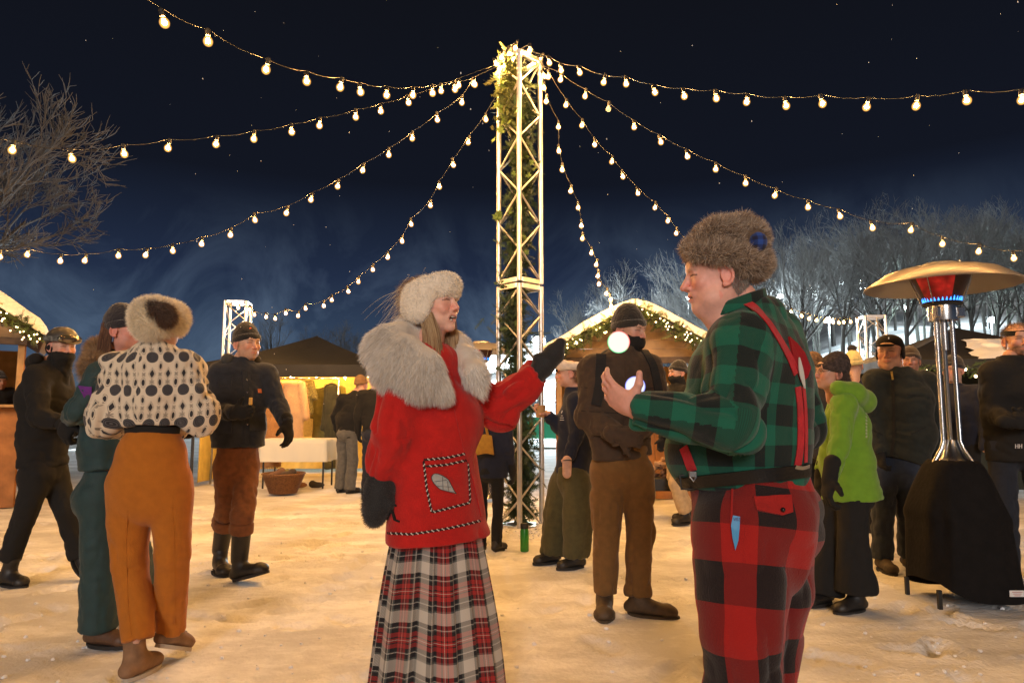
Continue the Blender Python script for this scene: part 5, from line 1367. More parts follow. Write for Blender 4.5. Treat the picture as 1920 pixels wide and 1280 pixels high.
# ---------------------------------------------------------------- the juggler in plaid
def hero_man():
    Y = 2.32
    J = pose(Y, 1415, 1.80, -108, {'hed': (1343, 523, 0), 'nek': (1392, 582, .0), 'che': (1400, 690, 0), 'wai': (1395, 800, 0), 'pel': (1415, 930, 0),
        'shL': (1385, 645, -.15), 'elL': (1372, 792, -.27), 'wrL': (1186, 766, -.22), 'shR': (1455, 632, .16), 'elR': (1497, 800, .20), 'wrR': (1330, 800, .30),
        'hipL': (1392, 985, -.08), 'hipR': (1440, 985, .10), 'knL': (1392, 1185, -.13), 'knR': (1432, 1185, .12), 'anL': (1405, 1370, -.10), 'anR': (1440, 1380, .12)})
    t = person(J, 'stout man juggling in green buffalo check shirt, red suspenders, red check trousers and fur hat')
    O = tuple(J['o']); c = lambda a, b, d=0: A(P(a, b, Y+d))
    a = R(-93); F = Fr(J['hed'], A((math.sin(a), -math.cos(a), -.04)), (.05, 0, 1), 1.04)
    w = J['wrL']; d = nrm(c(1140, 738, -.18)-c(1180, 768, -.22)); pn = nrm(A((.45, .75, .55)))
    hd = hand_prims(w-d*.01, d, pn, 1, 1.06, curl=(.30, .34, .38, .42), spread=.07, thumb=(.1, 1.0, .25))
    # the hand rises thumb up: thumb side = up
    l = np.cross(d, nrm(pn-d*pn.dot(d)))
    if l[2] < 0: hd = hand_prims(w-d*.01, d, pn, -1, 1.06, curl=(.30, .34, .38, .42), spread=.07, thumb=(.1, 1.0, .25))
    body(t, J, F, hands=hd, hh=.0026, handh=.0026, skin=(.74, .41, .34), brow=(.36, .25, .18), nose=1.0, jowl=1, mouth=.25)
    eyes_for(F, t, O, (.10, .16, .22), (0, -.35))
    # grey side hair under the hat
    Vs, Qs = scalp(F); hair(t, J, Vs, Qs, 7000, .012, ((.36, .32, .28), (.25, .20, .17), (.45, .42, .38)), mask=lambda p: ((F.loc(p)[:, 2] < .03) & (F.loc(p)[:, 1] < -.012)).astype(float)+1e-6, dirfn=lambda p: -F.u*1.1, nw=.5, jit=.2, seed=15, width=.0012)
    # shirt
    gr_, bk = (.005, .115, .072), (.004, .010, .010)
    GREEN = tartan('green_buffalo_check', [(0, gr_), (.5, bk)], .132, .132, bump=.3, bscale=260)
    pts = [c(1400, 905), c(1396, 800), c(1402, 700), c(1412, 625)]; fv = J['f']; u = J['u']
    pr = chain(pts, [.196, .212, .186, .120], A((1, 0, 0)), [.86, .84, .92, 1.15], k=.06)
    pr.append(cut(pts[0], (0, 0, -1), .6))
    pr.append(ell(c(1330, 850, -.0), (.13, .17, .12), None, .08))
    pr.append(bone(J['shL'], J['shR'], .085, .085, k=.07)); pr.append(bone(c(1400, 620), c(1386, 578), .085, .072, k=.04)); pr.append(cut(c(1386, 568), (-.30, 0, 1), .15))
    pr += chain([J['shL'], J['elL']], [.096, .082], k=.06)+chain([J['elL'], J['wrL']], [.082, .058], k=.02, cap=True)+[bone(c(1395, 815, -.27), c(1380, 800, -.27), .06, .07, k=.05)]
    pr += chain([J['shR'], J['elR']], [.095, .085], k=.06)+chain([J['elR'], J['wrR']], [.085, .06], k=.02)
    regs = [(pts, (0, 1, 0), .20, .55), ([J['shL'], J['elL'], J['wrL']], A((.3, .9, .2)), .082, 1.1), ([J['shR'], J['elR'], J['wrR']], A((0, -1, 0)), .08, 1.)]
    sh, V, Q = cloth('shirt', pr, .0060, GREEN, t, O, k=.03, regions=regs, wr=.0125, fs=6.5, lump=.008, seed=14, ft=1.)
    Sf = Surf(V, Q)
    # collar band
    cv = []; n = 40
    for i in range(n+1):
        q = -2.6+5.2*i/n; cx = c(1383, 577); ra = .078; e1 = A((math.cos(q)*ra, math.sin(q)*ra*.95, -.35*math.cos(q)*ra*-1)); cv.append((cx+e1, nrm(e1)))
    prf = [(0, -.02), (.004, .0), (.006, .028), (.012, .034), (.018, .028), (.022, -.004), (.020, -.008)]
    V2 = []; F2 = []
    for p_, n_ in cv:
        for a_, b_ in prf: V2.append(p_+n_*a_+A((0, 0, b_)))
    for i in range(n):
        for j in range(len(prf)-1): k0 = i*len(prf)+j; F2.append((k0, k0+1, k0+1+len(prf), k0+len(prf)))
    V2 = A(V2); F2 = np.array(F2); th_ = np.arctan2(V2[:, 1]-cv[0][0][1], V2[:, 0])
    mesh_np('collar', V2, [F2], GREEN, sh, O, uv=np.stack([V2[F2][:, :, 0]*1.0+V2[F2][:, :, 1]*.8, V2[F2][:, :, 2]], 2))
    # trousers
    rd, bk2 = (.36, .008, .006), (.010, .004, .005)
    REDC = tartan('red_buffalo_check', [(0, rd), (.48, bk2)], .235, .235, bump=.45, bscale=220)
    u0 = c(1400, 895); pl = c(1418, 985)
    pr = chain([c(1404, 897), c(1418, 960), c(1420, 1040)], [.190, .190, .165], A((1, 0, 0)), [.88, .95, .92], k=.03); pr.append(cut(c(1404, 893), (-.07, 0, 1), .5))
    pr.append(ell(c(1448, 1000), (.122, .16, .14), None, .06))
    pr += chain([J['hipL'], c(1390, 1120, -.10)], [.150, .138], k=.03)+chain([c(1390, 1120, -.10), J['knL'], c(1398, 1290, -.11), J['anL']], [.138, .126, .122, .110], k=.015)
    pr += chain([J['hipR'], c(1448, 1110, .10)], [.142, .130], k=.03)+chain([c(1448, 1110, .10), J['knR'], c(1425, 1290, .12), J['anR']], [.130, .114, .110, .105], k=.015)
    regs = [([J['hipL'], J['knL'], J['anL']], (0, 1, 0), .15, 1.), ([J['hipR'], J['knR'], J['anR']], (0, -1, 0), .15, 1.)]
    tr, V3, Q3 = cloth('trousers', pr, .0065, REDC, t, O, k=.03, regions=regs, wr=.014, fs=5, lump=.008, seed=24, ft=.9)
    Tf = Surf(V3, Q3)
    # belt
    LEA = mat('black_leather', (.004, .0035, .0035), rough=.35, noise=.2, nscale=30, bump=.2, bscale=90)
    p, q = Sf.line([(1262, 905), (1290, 903), (1340, 898), (1400, 893), (1460, 888), (1516, 880)], 40, .004, 4)
    if len(p) < 5: p, q = Tf.line([(1305, 905), (1340, 898), (1400, 895), (1460, 890), (1512, 884)], 30, .004, 3)
    ribbon('belt', p, q, .042, .006, LEA, t, O)
    bx = MB(); e0 = p[2]; bx.tube([e0+A((-.022, -.006, .024))-A(O), e0+A((.018, -.012, .026))-A(O), e0+A((.022, -.012, -.018))-A(O), e0+A((-.018, -.006, -.02))-A(O), e0+A((-.022, -.006, .024))-A(O)], .0035, 6); bx.build('belt_buckle', black_metal, t)
    # suspenders
    SUS = fab('red_webbing', (.50, .012, .022), sheen=.1, bump=.5, bscale=400)
    p, q = Sf.line([(1363, 566), (1385, 562), (1410, 574), (1440, 605), (1462, 640), (1480, 672), (1492, 700)], 50, .003, 5); ribbon('suspender_strap', p, q, .030, .003, SUS, t, O)
    p, q = Sf.line([(1494, 725), (1498, 760), (1500, 800), (1499, 840), (1494, 872)], 30, .003, 4); ribbon('suspender_strap', p, q, .026, .003, SUS, t, O)
    p, q = Sf.line([(1504, 725), (1508, 770), (1509, 820), (1508, 866)], 30, .004, 4); ribbon('suspender_strap', p, q, .014, .003, SUS, t, O)
    p, q = Sf.line([(1283, 838), (1288, 850), (1293, 864), (1299, 880)], 12, .003, 2); ribbon('suspender_strap', p, q, .036, .003, SUS, t, O)
    e0 = p[-1]; cl = MB(); cl.box(e0+A((0, -.006, -.012))-A(O), (.026, .008, .022), None, .003); cl.tube([e0+A((-.01, -.008, -.02))-A(O), e0+A((0, -.01, -.034))-A(O), e0+A((.01, -.008, -.02))-A(O)], .003, 5); cl.build('suspender_clip', steel, t)
    # leather back patch with badge
    ol = [(1477, 632), (1492, 645), (1506, 662), (1517, 690), (1511, 706), (1501, 716), (1490, 690), (1483, 662)]; hh_ = [Sf.at(*o, .007) for o in ol]; hh_ = [h_ for h_ in hh_ if h_[0] is not None]
    if len(hh_) > 4:
        n = len(hh_); V_ = [h_[0] for h_ in hh_]; cen = sum(V_)/n+hh_[0][1]*.003
        MB().add([cen]+V_+[v-hh_[i][1]*.009 for i, v in enumerate(V_)], [(0, 1+(i+1) % n, 1+i) for i in range(n)]+[(1+i, 1+(i+1) % n, 1+n+(i+1) % n, 1+n+i) for i in range(n)]).build('back_patch', mat('red_leather', (.33, .008, .015), rough=.5, bump=.2), t, O)
    p, q = Sf.line([(1493, 672), (1497, 700), (1503, 728)], 12, .010, 3); wv = [.004+.016*math.sin(math.pi*i/(len(p)-1)) for i in range(len(p))]; ribbon('badge', p, q, wv, .003, mat('pale_badge', (.62, .62, .58), rough=.4), t, O)
    p, q = Sf.line([(1487, 873), (1500, 876), (1512, 872)], 8, .008, 1); ribbon('suspender_ring', p, q, .012, .004, steel, t, O)
    # pocket flap, button, side pocket with a blue card
    def patch(Sx, ol, off, th, m, nm, par):
        g = [Sx.at(*o, off) for o in ol]; g = [x for x in g if x[0] is not None]; n = len(g); V_ = [x[0] for x in g]
        cc = A(ol).mean(0); ce = Sx.at(*cc, off+.001)[0]
        m_ = MB().add([ce]+V_+[v-g[i][1]*th for i, v in enumerate(V_)], [(0, 1+(i+1) % n, 1+i) for i in range(n)]+[(1+i, 1+(i+1) % n, 1+n+(i+1) % n, 1+n+i) for i in range(n)]); return m_.build(nm, m, par, O, smooth=False)
    fl = patch(Tf, [(1412, 931), (1430, 930), (1455, 929), (1482, 928), (1484, 945), (1485, 960), (1466, 966), (1448, 963), (1418, 957), (1414, 944)], .008, .008, fab('red_flap', (.34, .010, .008)), 'pocket_flap', tr)
    a1, b1 = Tf.at(1465, 957, .012); MB().ball(a1-A(O), .0075, 10, 6).build('button', mat('black_button', (.01, .01, .01), rough=.25), fl, smooth=True)
    p, q = Tf.line([(1374, 918), (1372, 950), (1371, 985), (1378, 1020)], 20, .002, 3); ribbon('pocket_edge', p, q, .006, .004, fab('red_flap', (.34, .010, .008)), tr, O)
    card = patch(Tf, [(1374, 966), (1386, 968), (1385, 990), (1383, 1012), (1378, 1030), (1373, 1008), (1371, 985)], .010, .004, mat('blue_card', (.06, .30, .62), rough=.5), 'blue_card', tr)
    wt = MB()
    for (x0, y0, x1, y1) in ((1374.5, 970, 1377, 976), (1377, 976, 1378, 970), (1379.5, 970, 1379.5, 976), (1381.5, 970, 1381.5, 976), (1379.5, 970, 1381.5, 970), (1379.5, 976, 1381.5, 976), (1383, 970, 1385.5, 970), (1385.5, 970, 1383, 976), (1383, 976, 1385.5, 976)):
        a1, b1 = Tf.at(x0, y0, .0125); a2, b2 = Tf.at(x1, y1, .0125); wt.tube([a1-A(O), a2-A(O)], .0006, 3)
    wt.build('card_lettering', mat('card_ink', (.08, .02, .12), rough=.6), card)
    boots(BOOTB, SOLE, t, J)
    # fur trapper hat with tied-up flaps
    M = F.M(); L_ = lambda x, y, z: F(x, y, z)
    pr = [ell(c(1354, 452), (.105, .10, .068), None, .04)]
    front = chain([c(1302, 478, -.04), c(1298, 472, 0), c(1304, 472, .05)], [.022, .026, .022], k=.03)
    side = chain([c(1306, 474, -.065), c(1345, 474, -.095), c(1390, 484, -.08), c(1415, 494, -.04), c(1418, 494, .03)], [.026, .032, .038, .038, .038], k=.03)
    pr += front+side+chain([c(1296, 470, .07), c(1340, 470, .10), c(1400, 480, .08)], [.03, .04, .04], k=.03)
    pr += chain([c(1318, 450, -.05), c(1350, 428, -.06), c(1392, 418, -.03)], [.030, .032, .024], k=.025)+[ell(c(1408, 448, -.02), (.044, .075, .052), None, .03), ell(c(1418, 497, -.0), (.028, .07, .045), None, .03)]
    V, Q = smooth_mesh(pr, .006, .025); nv = vnormals(V, Q); V = V+nv*(.007*fbm(V[:, 0]*22, V[:, 1]*22, V[:, 2]*22, 8, 3))[:, None]
    bc = c(1419, 452, -.10)
    furry('trapper_hat', V, Q, FUR, t, O, (.10, .065, .04), n=52000, length=.025, width=.0014, nw=.55, jit=.36, col=((.26, .18, .12), (.46, .36, .26), (.14, .09, .06), (.74, .64, .54), (.36, .26, .18)), seed=19, seg=2,
          dirfn=lambda p: A((.35, 0, .15)), mask=lambda p: (np.linalg.norm((p-bc)*A((1, .6, 1)), axis=1) > .040).astype(float))
    blue = tartan('blue_check', [(0, (.015, .06, .30)), (.55, (.008, .012, .05))], .03, .03)
    Vb, Qb = smooth_mesh([ell(c(1421, 454, -.088), (.030, .034, .034), None)], .006, .02)
    mesh_np('blue_crown_patch', Vb, [Qb], blue, t, O, uv=Vb[Qb][:, :, [0, 2]])
    # the balls
    for (a_, b_, d_, r_, lb, top, bot, name_) in ((1160, 641, -.12, .036, 'glowing white ball in the air with green and red rim', (1, .10, .08), (.02, .8, .25), 'a'), (1191, 724, -.04, .0335, 'glowing blue and white ball just above the juggler\'s hand', (.18, .20, 1), (.02, .8, .25), 'b')):
        q = c(a_, b_, d_); bt = thing('juggling_ball', tuple(q), lb, 'ball', 'glowing juggling balls')
        m = bpy.data.materials.new('glow_ball_'+name_); m.use_nodes = True; tn = m.node_tree; tn.nodes.clear(); o_ = tn.nodes.new('ShaderNodeOutputMaterial'); e_ = tn.nodes.new('ShaderNodeEmission')
        lw = tn.nodes.new('ShaderNodeLayerWeight'); lw.inputs[0].default_value = .5; tcn = tn.nodes.new('ShaderNodeTexCoord'); sp = tn.nodes.new('ShaderNodeSeparateXYZ'); tn.links.new(tcn.outputs['Object'], sp.inputs[0])
        ax_ = math_n(tn, 'ADD', math_n(tn, 'MULTIPLY', sp.outputs[0], .7 if name_ == 'a' else .1), math_n(tn, 'MULTIPLY', sp.outputs[2], .8))
        f1 = tn.nodes.new('ShaderNodeMapRange'); f1.inputs['From Min'].default_value = (-.012 if name_ == 'a' else -.026); f1.inputs['From Max'].default_value = (.012 if name_ == 'a' else -.018); tn.links.new(ax_, f1.inputs['Value'])
        m1 = tn.nodes.new('ShaderNodeMix'); m1.data_type = 'RGBA'; m1.inputs['A'].default_value = (*bot, 1); m1.inputs['B'].default_value = (*top, 1); tn.links.new(f1.outputs[0], m1.inputs['Factor'])
        f2 = tn.nodes.new('ShaderNodeMapRange'); f2.inputs['From Min'].default_value = .48; f2.inputs['From Max'].default_value = .82; tn.links.new(lw.outputs['Facing'], f2.inputs['Value'])
        m2 = tn.nodes.new('ShaderNodeMix'); m2.data_type = 'RGBA'; m2.inputs['A'].default_value = (1, .93, .80, 1) if name_ == 'a' else (.86, .88, 1, 1); tn.links.new(m1.outputs['Result'], m2.inputs['B']); tn.links.new(f2.outputs[0], m2.inputs['Factor'])
        tn.links.new(m2.outputs['Result'], e_.inputs[0]); e_.inputs[1].default_value = 1.15; tn.links.new(e_.outputs[0], o_.inputs[0])
        MB().ball((0, 0, 0), r_, 40, 28).build('ball', m, bt, smooth=True)
hero_man()
# ---------------------------------------------------------------- the other guests
def headframe(J, face, tilt=0., sc=1., lean=0.): 
    a = R(face); f = A((math.sin(a), -math.cos(a), tilt)); return Fr(J['hed'], f, A((lean, 0, 1)), sc*J['s'])
def gaiter(t, J, F, m, z=-.02):
    pr = [bone(F(0, .005, -.06), F(0, -.03, -.17), .078*F.s, .085*F.s, F.r, 1., .95), ell(F(0, .045, -.058), A((.060, .070, .052))*F.s, F.M(), .03), cut(F(0, .05, z), F.u*1.+F.f*.0, .14)]
    return cloth('neck_gaiter', pr, .007, m, t, tuple(J['o']), k=.03, regions=[([F(0, -.02, -.2), F(0, -.01, 0)], F.f, .08)], wr=.005, fs=26)[0]
def hood(name, t, J, m, back=.09, size=.115, z=.0, h=.011):
    b = J['nek']-J['f']*back+J['u']*z; r, u, f = J['r'], J['u'], J['f']
    pr = chain([b+r*size*1.0+f*.06+u*.02, b+r*size*.6-f*.02, b-u*.03-f*.03, b-r*size*.6-f*.02, b-r*size*1.0+f*.06+u*.02], [.045, .055, .065, .055, .045], k=.04)
    return cloth(name, pr, h, m, t, tuple(J['o']), k=.04, wr=0, lump=.012)
def tagbox(name, Sf, px, py, w, hgt, m, par, O, off=.002):
    a, n_ = Sf.at(px, py, off)
    if a is None: return None
    z = A((0, 0, 1)); x = nrm(np.cross(z, n_)); y = np.cross(n_, x); rot = np.stack([x, y, n_], 1)
    return MB().box(a-A(O), (w, hgt, .004), rot, .0006).build(name, m, par)
PALE = mat('pale_print', (.6, .6, .62), rough=.6)

def g_helmet():      # black outfit, ski helmet and goggles, far left
    J = pose(4.85, 84, 1.72, 62, {'hed': (117, 652, 0), 'nek': (95, 688, 0), 'che': (82, 745, 0), 'wai': (80, 820, 0), 'pel': (82, 875, 0),
        'shR': (70, 705, -.12), 'shL': (112, 708, .15), 'elR': (72, 782, -.22), 'elL': (135, 775, .1), 'wrR': (112, 792, -.22), 'wrL': (138, 785, -.08),
        'hipR': (70, 890, -.08), 'hipL': (100, 890, .08), 'knR': (48, 965, -.10), 'anR': (18, 1036, -.05), 'knL': (124, 960, .05), 'anL': (152, 1030, .12)})
    J['ftR'] = nrm((.9, -.35, 0)); J['ftL'] = nrm((.8, -.5, -.3))
    t = person(J, 'person in all black snow wear with grey ski helmet and goggles at far left'); O = tuple(J['o'])
    F = headframe(J, 58, -.06)
    body(t, J, F, hh=.0045); 
    jacket('jacket', BLACKF, t, J, hemc=A(P(80, 876, 4.85)), gw=(.185, .175, .185, .15), dp=.80, sl=(.085, .078, .06), wr=.010, seed=31, collar=.085)
    hood('hood', t, J, BLACKF, .06, .10, .03)
    trousers('trousers', BLACKF, t, J, hw=.17, th=.105, kn=.082, an=.078, wr=.009, seed=32)
    boots(BOOTB, SOLE, t, J, shaft=.10, tilt={'L': -.5}); gaiter(t, J, F, BLACKF, -.030)
    for s_, w in ((1, J['wrR']), (-1, J['wrL'])): glove(t, J, w, (.75, -.2, -.25), (0, .7, -.7) if s_ > 0 else (0, -.7, -.7), s_, BLACKF, curl=.8, sc=1.15)
    HM = mat('grey_helmet', (.045, .042, .038), rough=.4); M = F.M(); s = F.s
    V, Q = smooth_mesh([ell(F(0, -.015, .058), A((.104, .125, .098))*s, M), cut(F(0, 0, .035), -F.u+F.f*.25, .3)], .007, .02); hm = mesh_np('helmet', V, [Q], HM, t, O)
    V, Q = smooth_mesh([ell(F(0, -.04, -.005), A((.094, .075, .075))*s, M), cut(F(0, .012, -.02), F.f, .3)], .007, .02); mesh_np('ear_pads', V, [Q], BLACKF, hm, (0, 0, 0)).location = tuple(-A(O))
    V, Q = smooth_mesh([ell(F(sx*.03, .098, .062), A((.055, .028, .034))*s, M, .03) for sx in (-1, 1)], .005, .02); gg = mesh_np('goggles', V, [Q], mat('goggle_lens', (.25, .22, .18), rough=.06, metal=.9), t, O)
    ring = [F(math.sin(q)*.110, -.015+math.cos(q)*.130, .062-.004*math.cos(q)) for q in np.linspace(.55, 5.73, 24)]
    ribbon('goggle_strap', ring, [nrm(p-F(0, -.015, .06)) for p in ring], .034, .004, mat('strap_pattern', (.10, .10, .09), rough=.7, noise=.9, nscale=40), t, O)
g_helmet()

def g_teal():        # teal one-piece, dark beanie, long brown hair
    J = pose(3.62, 205, 1.70, 112, {'hed': (236, 622, 0), 'nek': (212, 672, 0), 'che': (200, 745, 0), 'wai': (196, 830, 0), 'pel': (196, 905, 0),
        'shR': (192, 705, -.16), 'shL': (222, 700, .16), 'elR': (150, 770, -.20), 'wrR': (134, 782, .05), 'elL': (250, 780, .25), 'wrL': (300, 740, .2),
        'hipR': (182, 930, -.08), 'hipL': (225, 930, .08), 'knR': (185, 1040, -.06), 'anR': (187, 1158, -.02), 'knL': (250, 1010, .14), 'anL': (258, 1085, .35)})
    J['ftR'] = nrm((.95, -.2, 0)); J['ftL'] = nrm((.9, .2, 0))
    t = person(J, 'person in dark teal snow suit with purple stripe, dark beanie and long brown hair'); O = tuple(J['o'])
    F = headframe(J, 84, 0, .98); body(t, J, F, hh=.004, female=True, skin=(.58, .28, .22))
    eyes_for(F, t, O, (.08, .06, .04))
    TEAL = fab('teal_nylon', (.008, .036, .040), sheen=.1, rough=.7)
    o, V, Q = jacket('snow_suit_top', TEAL, t, J, hemc=A(P(196, 880, 3.62)), gw=(.165, .15, .17, .14), dp=.84, sl=(.080, .072, .058), wr=.008, seed=41, collar=.06, h=.009)
    trousers('snow_suit_legs', TEAL, t, J, top=1.02, hw=.165, th=.098, kn=.094, an=.112, wr=.008, seed=42, h=.010, k=.03)
    Sf = Surf(V, Q); g = [Sf.at(a_, b_, .005) for a_, b_ in ((147, 723), (160, 724), (172, 725), (171, 742), (166, 758), (163, 764), (156, 742))]; g = [x for x in g if x[0] is not None]
    if len(g) > 3:
        n = len(g); V_ = [x[0] for x in g]; MB().add([sum(V_)/n+g[0][1]*.003]+V_+[v-g[i][1]*.006 for i, v in enumerate(V_)], [(0, 1+(i+1) % n, 1+i) for i in range(n)]+[(1+i, 1+(i+1) % n, 1+n+(i+1) % n, 1+n+i) for i in range(n)]).build('purple_stripe', fab('purple_nylon', (.12, .02, .20)), o, O)
    boots(BOOTBR, SOLE, t, J, shaft=.06, laces=True)
    beanie(t, J, F, mat('fuzzy_black_beanie', (.016, .015, .022), rough=.95, sheen=.4, bump=.6, bscale=120), z0=.02, top=.16, cuff=True)
    Vs, Qs = scalp(F); HC = ((.10, .045, .022), (.14, .065, .03), (.07, .03, .015), (.18, .08, .035))
    r = np.random.default_rng(2); n = 2600; root = np.stack([F(sx*(.072+.01*r.random()), -.03-r.random()*.06, .0+r.normal(0, .02)) for sx in r.choice((-1, 1), n)]); clump = r.integers(0, 18, n); ck = r.normal(0, 1, (18, 3)); VV = []
    for i in range(7):
        v = i/6; p = root+A((0, 0, -1))*.30*v+(ck[clump, :1]*F.f*.022+ck[clump, 1:2]*F.r*.016)*v-F.f*.012*math.sin(v*3)+A((.006, 0, 0))*np.sin(v*9+ck[clump, 2:3]*3)+r.normal(0, .003*v, (n, 3)); w = .0014*(1-.6*v); VV += [p-F.f*w, p+F.f*w]
    VV = np.stack(VV, 1).reshape(-1, 3); b = np.arange(n)[:, None]*14; mesh_np('long_hair', VV, [np.concatenate([b+np.array([[2*i, 2*i+1, 2*i+3, 2*i+2]]) for i in range(6)])], HAIR, t, O, col=np.repeat(np.array(HC)[r.integers(0, 4, n)], 14, 0))
    pr = chain([A(P(186, 650, 3.72)), A(P(178, 690, 3.5)), A(P(205, 712, 3.42))], [.05, .055, .03], k=.03)
    V, Q = smooth_mesh(pr, .009, .03); furry('fur_hood_trim', V, Q, FUR, t, O, (.16, .09, .04), n=12000, length=.040, width=.0018, nw=.7, jit=.3, col=((.30, .18, .08), (.22, .12, .05), (.42, .28, .14)), seed=2, droop=.3)
    glove(t, J, J['wrR'], (-.25, -.1, -.9), (.3, .9, 0), 1, BLACKF, curl=.9, sc=1.15)
g_teal()

def print_mat():
    m = mat('black_circle_print', (.62, .54, .42), rough=.85, sheen=.2, bump=.25, bscale=200); t = m.node_tree; b = t.nodes['Principled BSDF']
    uv = t.nodes.new('ShaderNodeUVMap'); sp = t.nodes.new('ShaderNodeSeparateXYZ'); t.links.new(uv.outputs[0], sp.inputs[0])
    CW, CH = .084, .158
    n = lambda op, *a: math_n(t, op, *a)
    U = n('MULTIPLY', sp.outputs[0], 1/CW); Vv = n('MULTIPLY', sp.outputs[1], 1/CH)
    fu = lambda off: n('MULTIPLY', n('SUBTRACT', n('FRACT', n('ADD', U, off)), .5), CW); fv = lambda off: n('MULTIPLY', n('SUBTRACT', n('FRACT', n('ADD', Vv, off)), .5), CH)
    ln = lambda x, y, a, c: n('SQRT', n('ADD', n('POWER', n('MULTIPLY', n('ABSOLUTE', x), 1/a), 2), n('POWER', n('MULTIPLY', n('ABSOLUTE', y), 1/c), 2)))
    dark = None
    def add(d, lim, soft=.06):
        nonlocal dark
        r = t.nodes.new('ShaderNodeMapRange'); r.inputs['From Min'].default_value = lim; r.inputs['From Max'].default_value = lim-soft; t.links.new(d, r.inputs['Value'])
        dark = r.outputs[0] if dark is None else n('MAXIMUM', dark, r.outputs[0])
    d1 = ln(fu(0), fv(.30), .031, .028); add(d1, 1.)
    ring = n('MULTIPLY', n('GREATER_THAN', n('SINE', n('MULTIPLY', d1, 19)), .55), n('LESS_THAN', d1, .92))
    d2 = ln(fu(.5), fv(.06), .0085, .016); add(d2, 1.); e2 = n('MULTIPLY', n('LESS_THAN', n('ABSOLUTE', n('SUBTRACT', d2, 1.45)), .10), .75)
    d3 = n('ADD', n('MULTIPLY', n('ABSOLUTE', fu(0)), 1/.0135), n('MULTIPLY', n('ABSOLUTE', fv(.80)), 1/.021)); add(d3, 1.); e3 = n('MULTIPLY', n('LESS_THAN', n('ABSOLUTE', n('SUBTRACT', d3, 1.35)), .10), .7)
    d4 = ln(fu(.5), fv(.58), .007, .014); add(d4, 1.); e4 = n('MULTIPLY', n('LESS_THAN', n('ABSOLUTE', n('SUBTRACT', d4, 1.45)), .10), .75)
    x, y = fu(.0), fv(.05); an = n('ARCTAN2', y, x); rr = n('SQRT', n('ADD', n('POWER', n('ABSOLUTE', x), 2), n('POWER', n('ABSOLUTE', y), 2)))
    fl = n('MULTIPLY', n('LESS_THAN', rr, n('MULTIPLY_ADD', n('ABSOLUTE', n('SINE', n('MULTIPLY', an, 3))), .011, .004)), .6)
    x2, y2 = fu(.5), fv(.82); rr2 = n('SQRT', n('ADD', n('POWER', n('ABSOLUTE', x2), 2), n('POWER', n('ABSOLUTE', y2), 2))); fl2 = n('MULTIPLY', n('LESS_THAN', rr2, n('MULTIPLY_ADD', n('ABSOLUTE', n('SINE', n('MULTIPLY', n('ARCTAN2', y2, x2), 2))), .009, .003)), .6)
    for q in (e2, e3, e4, fl, fl2): dark = n('MAXIMUM', dark, q)
    mm = t.nodes.new('ShaderNodeMix'); mm.data_type = 'RGBA'; mm.inputs['A'].default_value = (.64, .56, .44, 1); mm.inputs['B'].default_value = (.018, .018, .024, 1); t.links.new(dark, mm.inputs['Factor'])
    m2 = t.nodes.new('ShaderNodeMix'); m2.data_type = 'RGBA'; t.links.new(mm.outputs['Result'], m2.inputs['A']); m2.inputs['B'].default_value = (.09, .09, .10, 1); t.links.new(ring, m2.inputs['Factor'])
    t.links.new(m2.outputs['Result'], b.inputs['Base Color']); return m
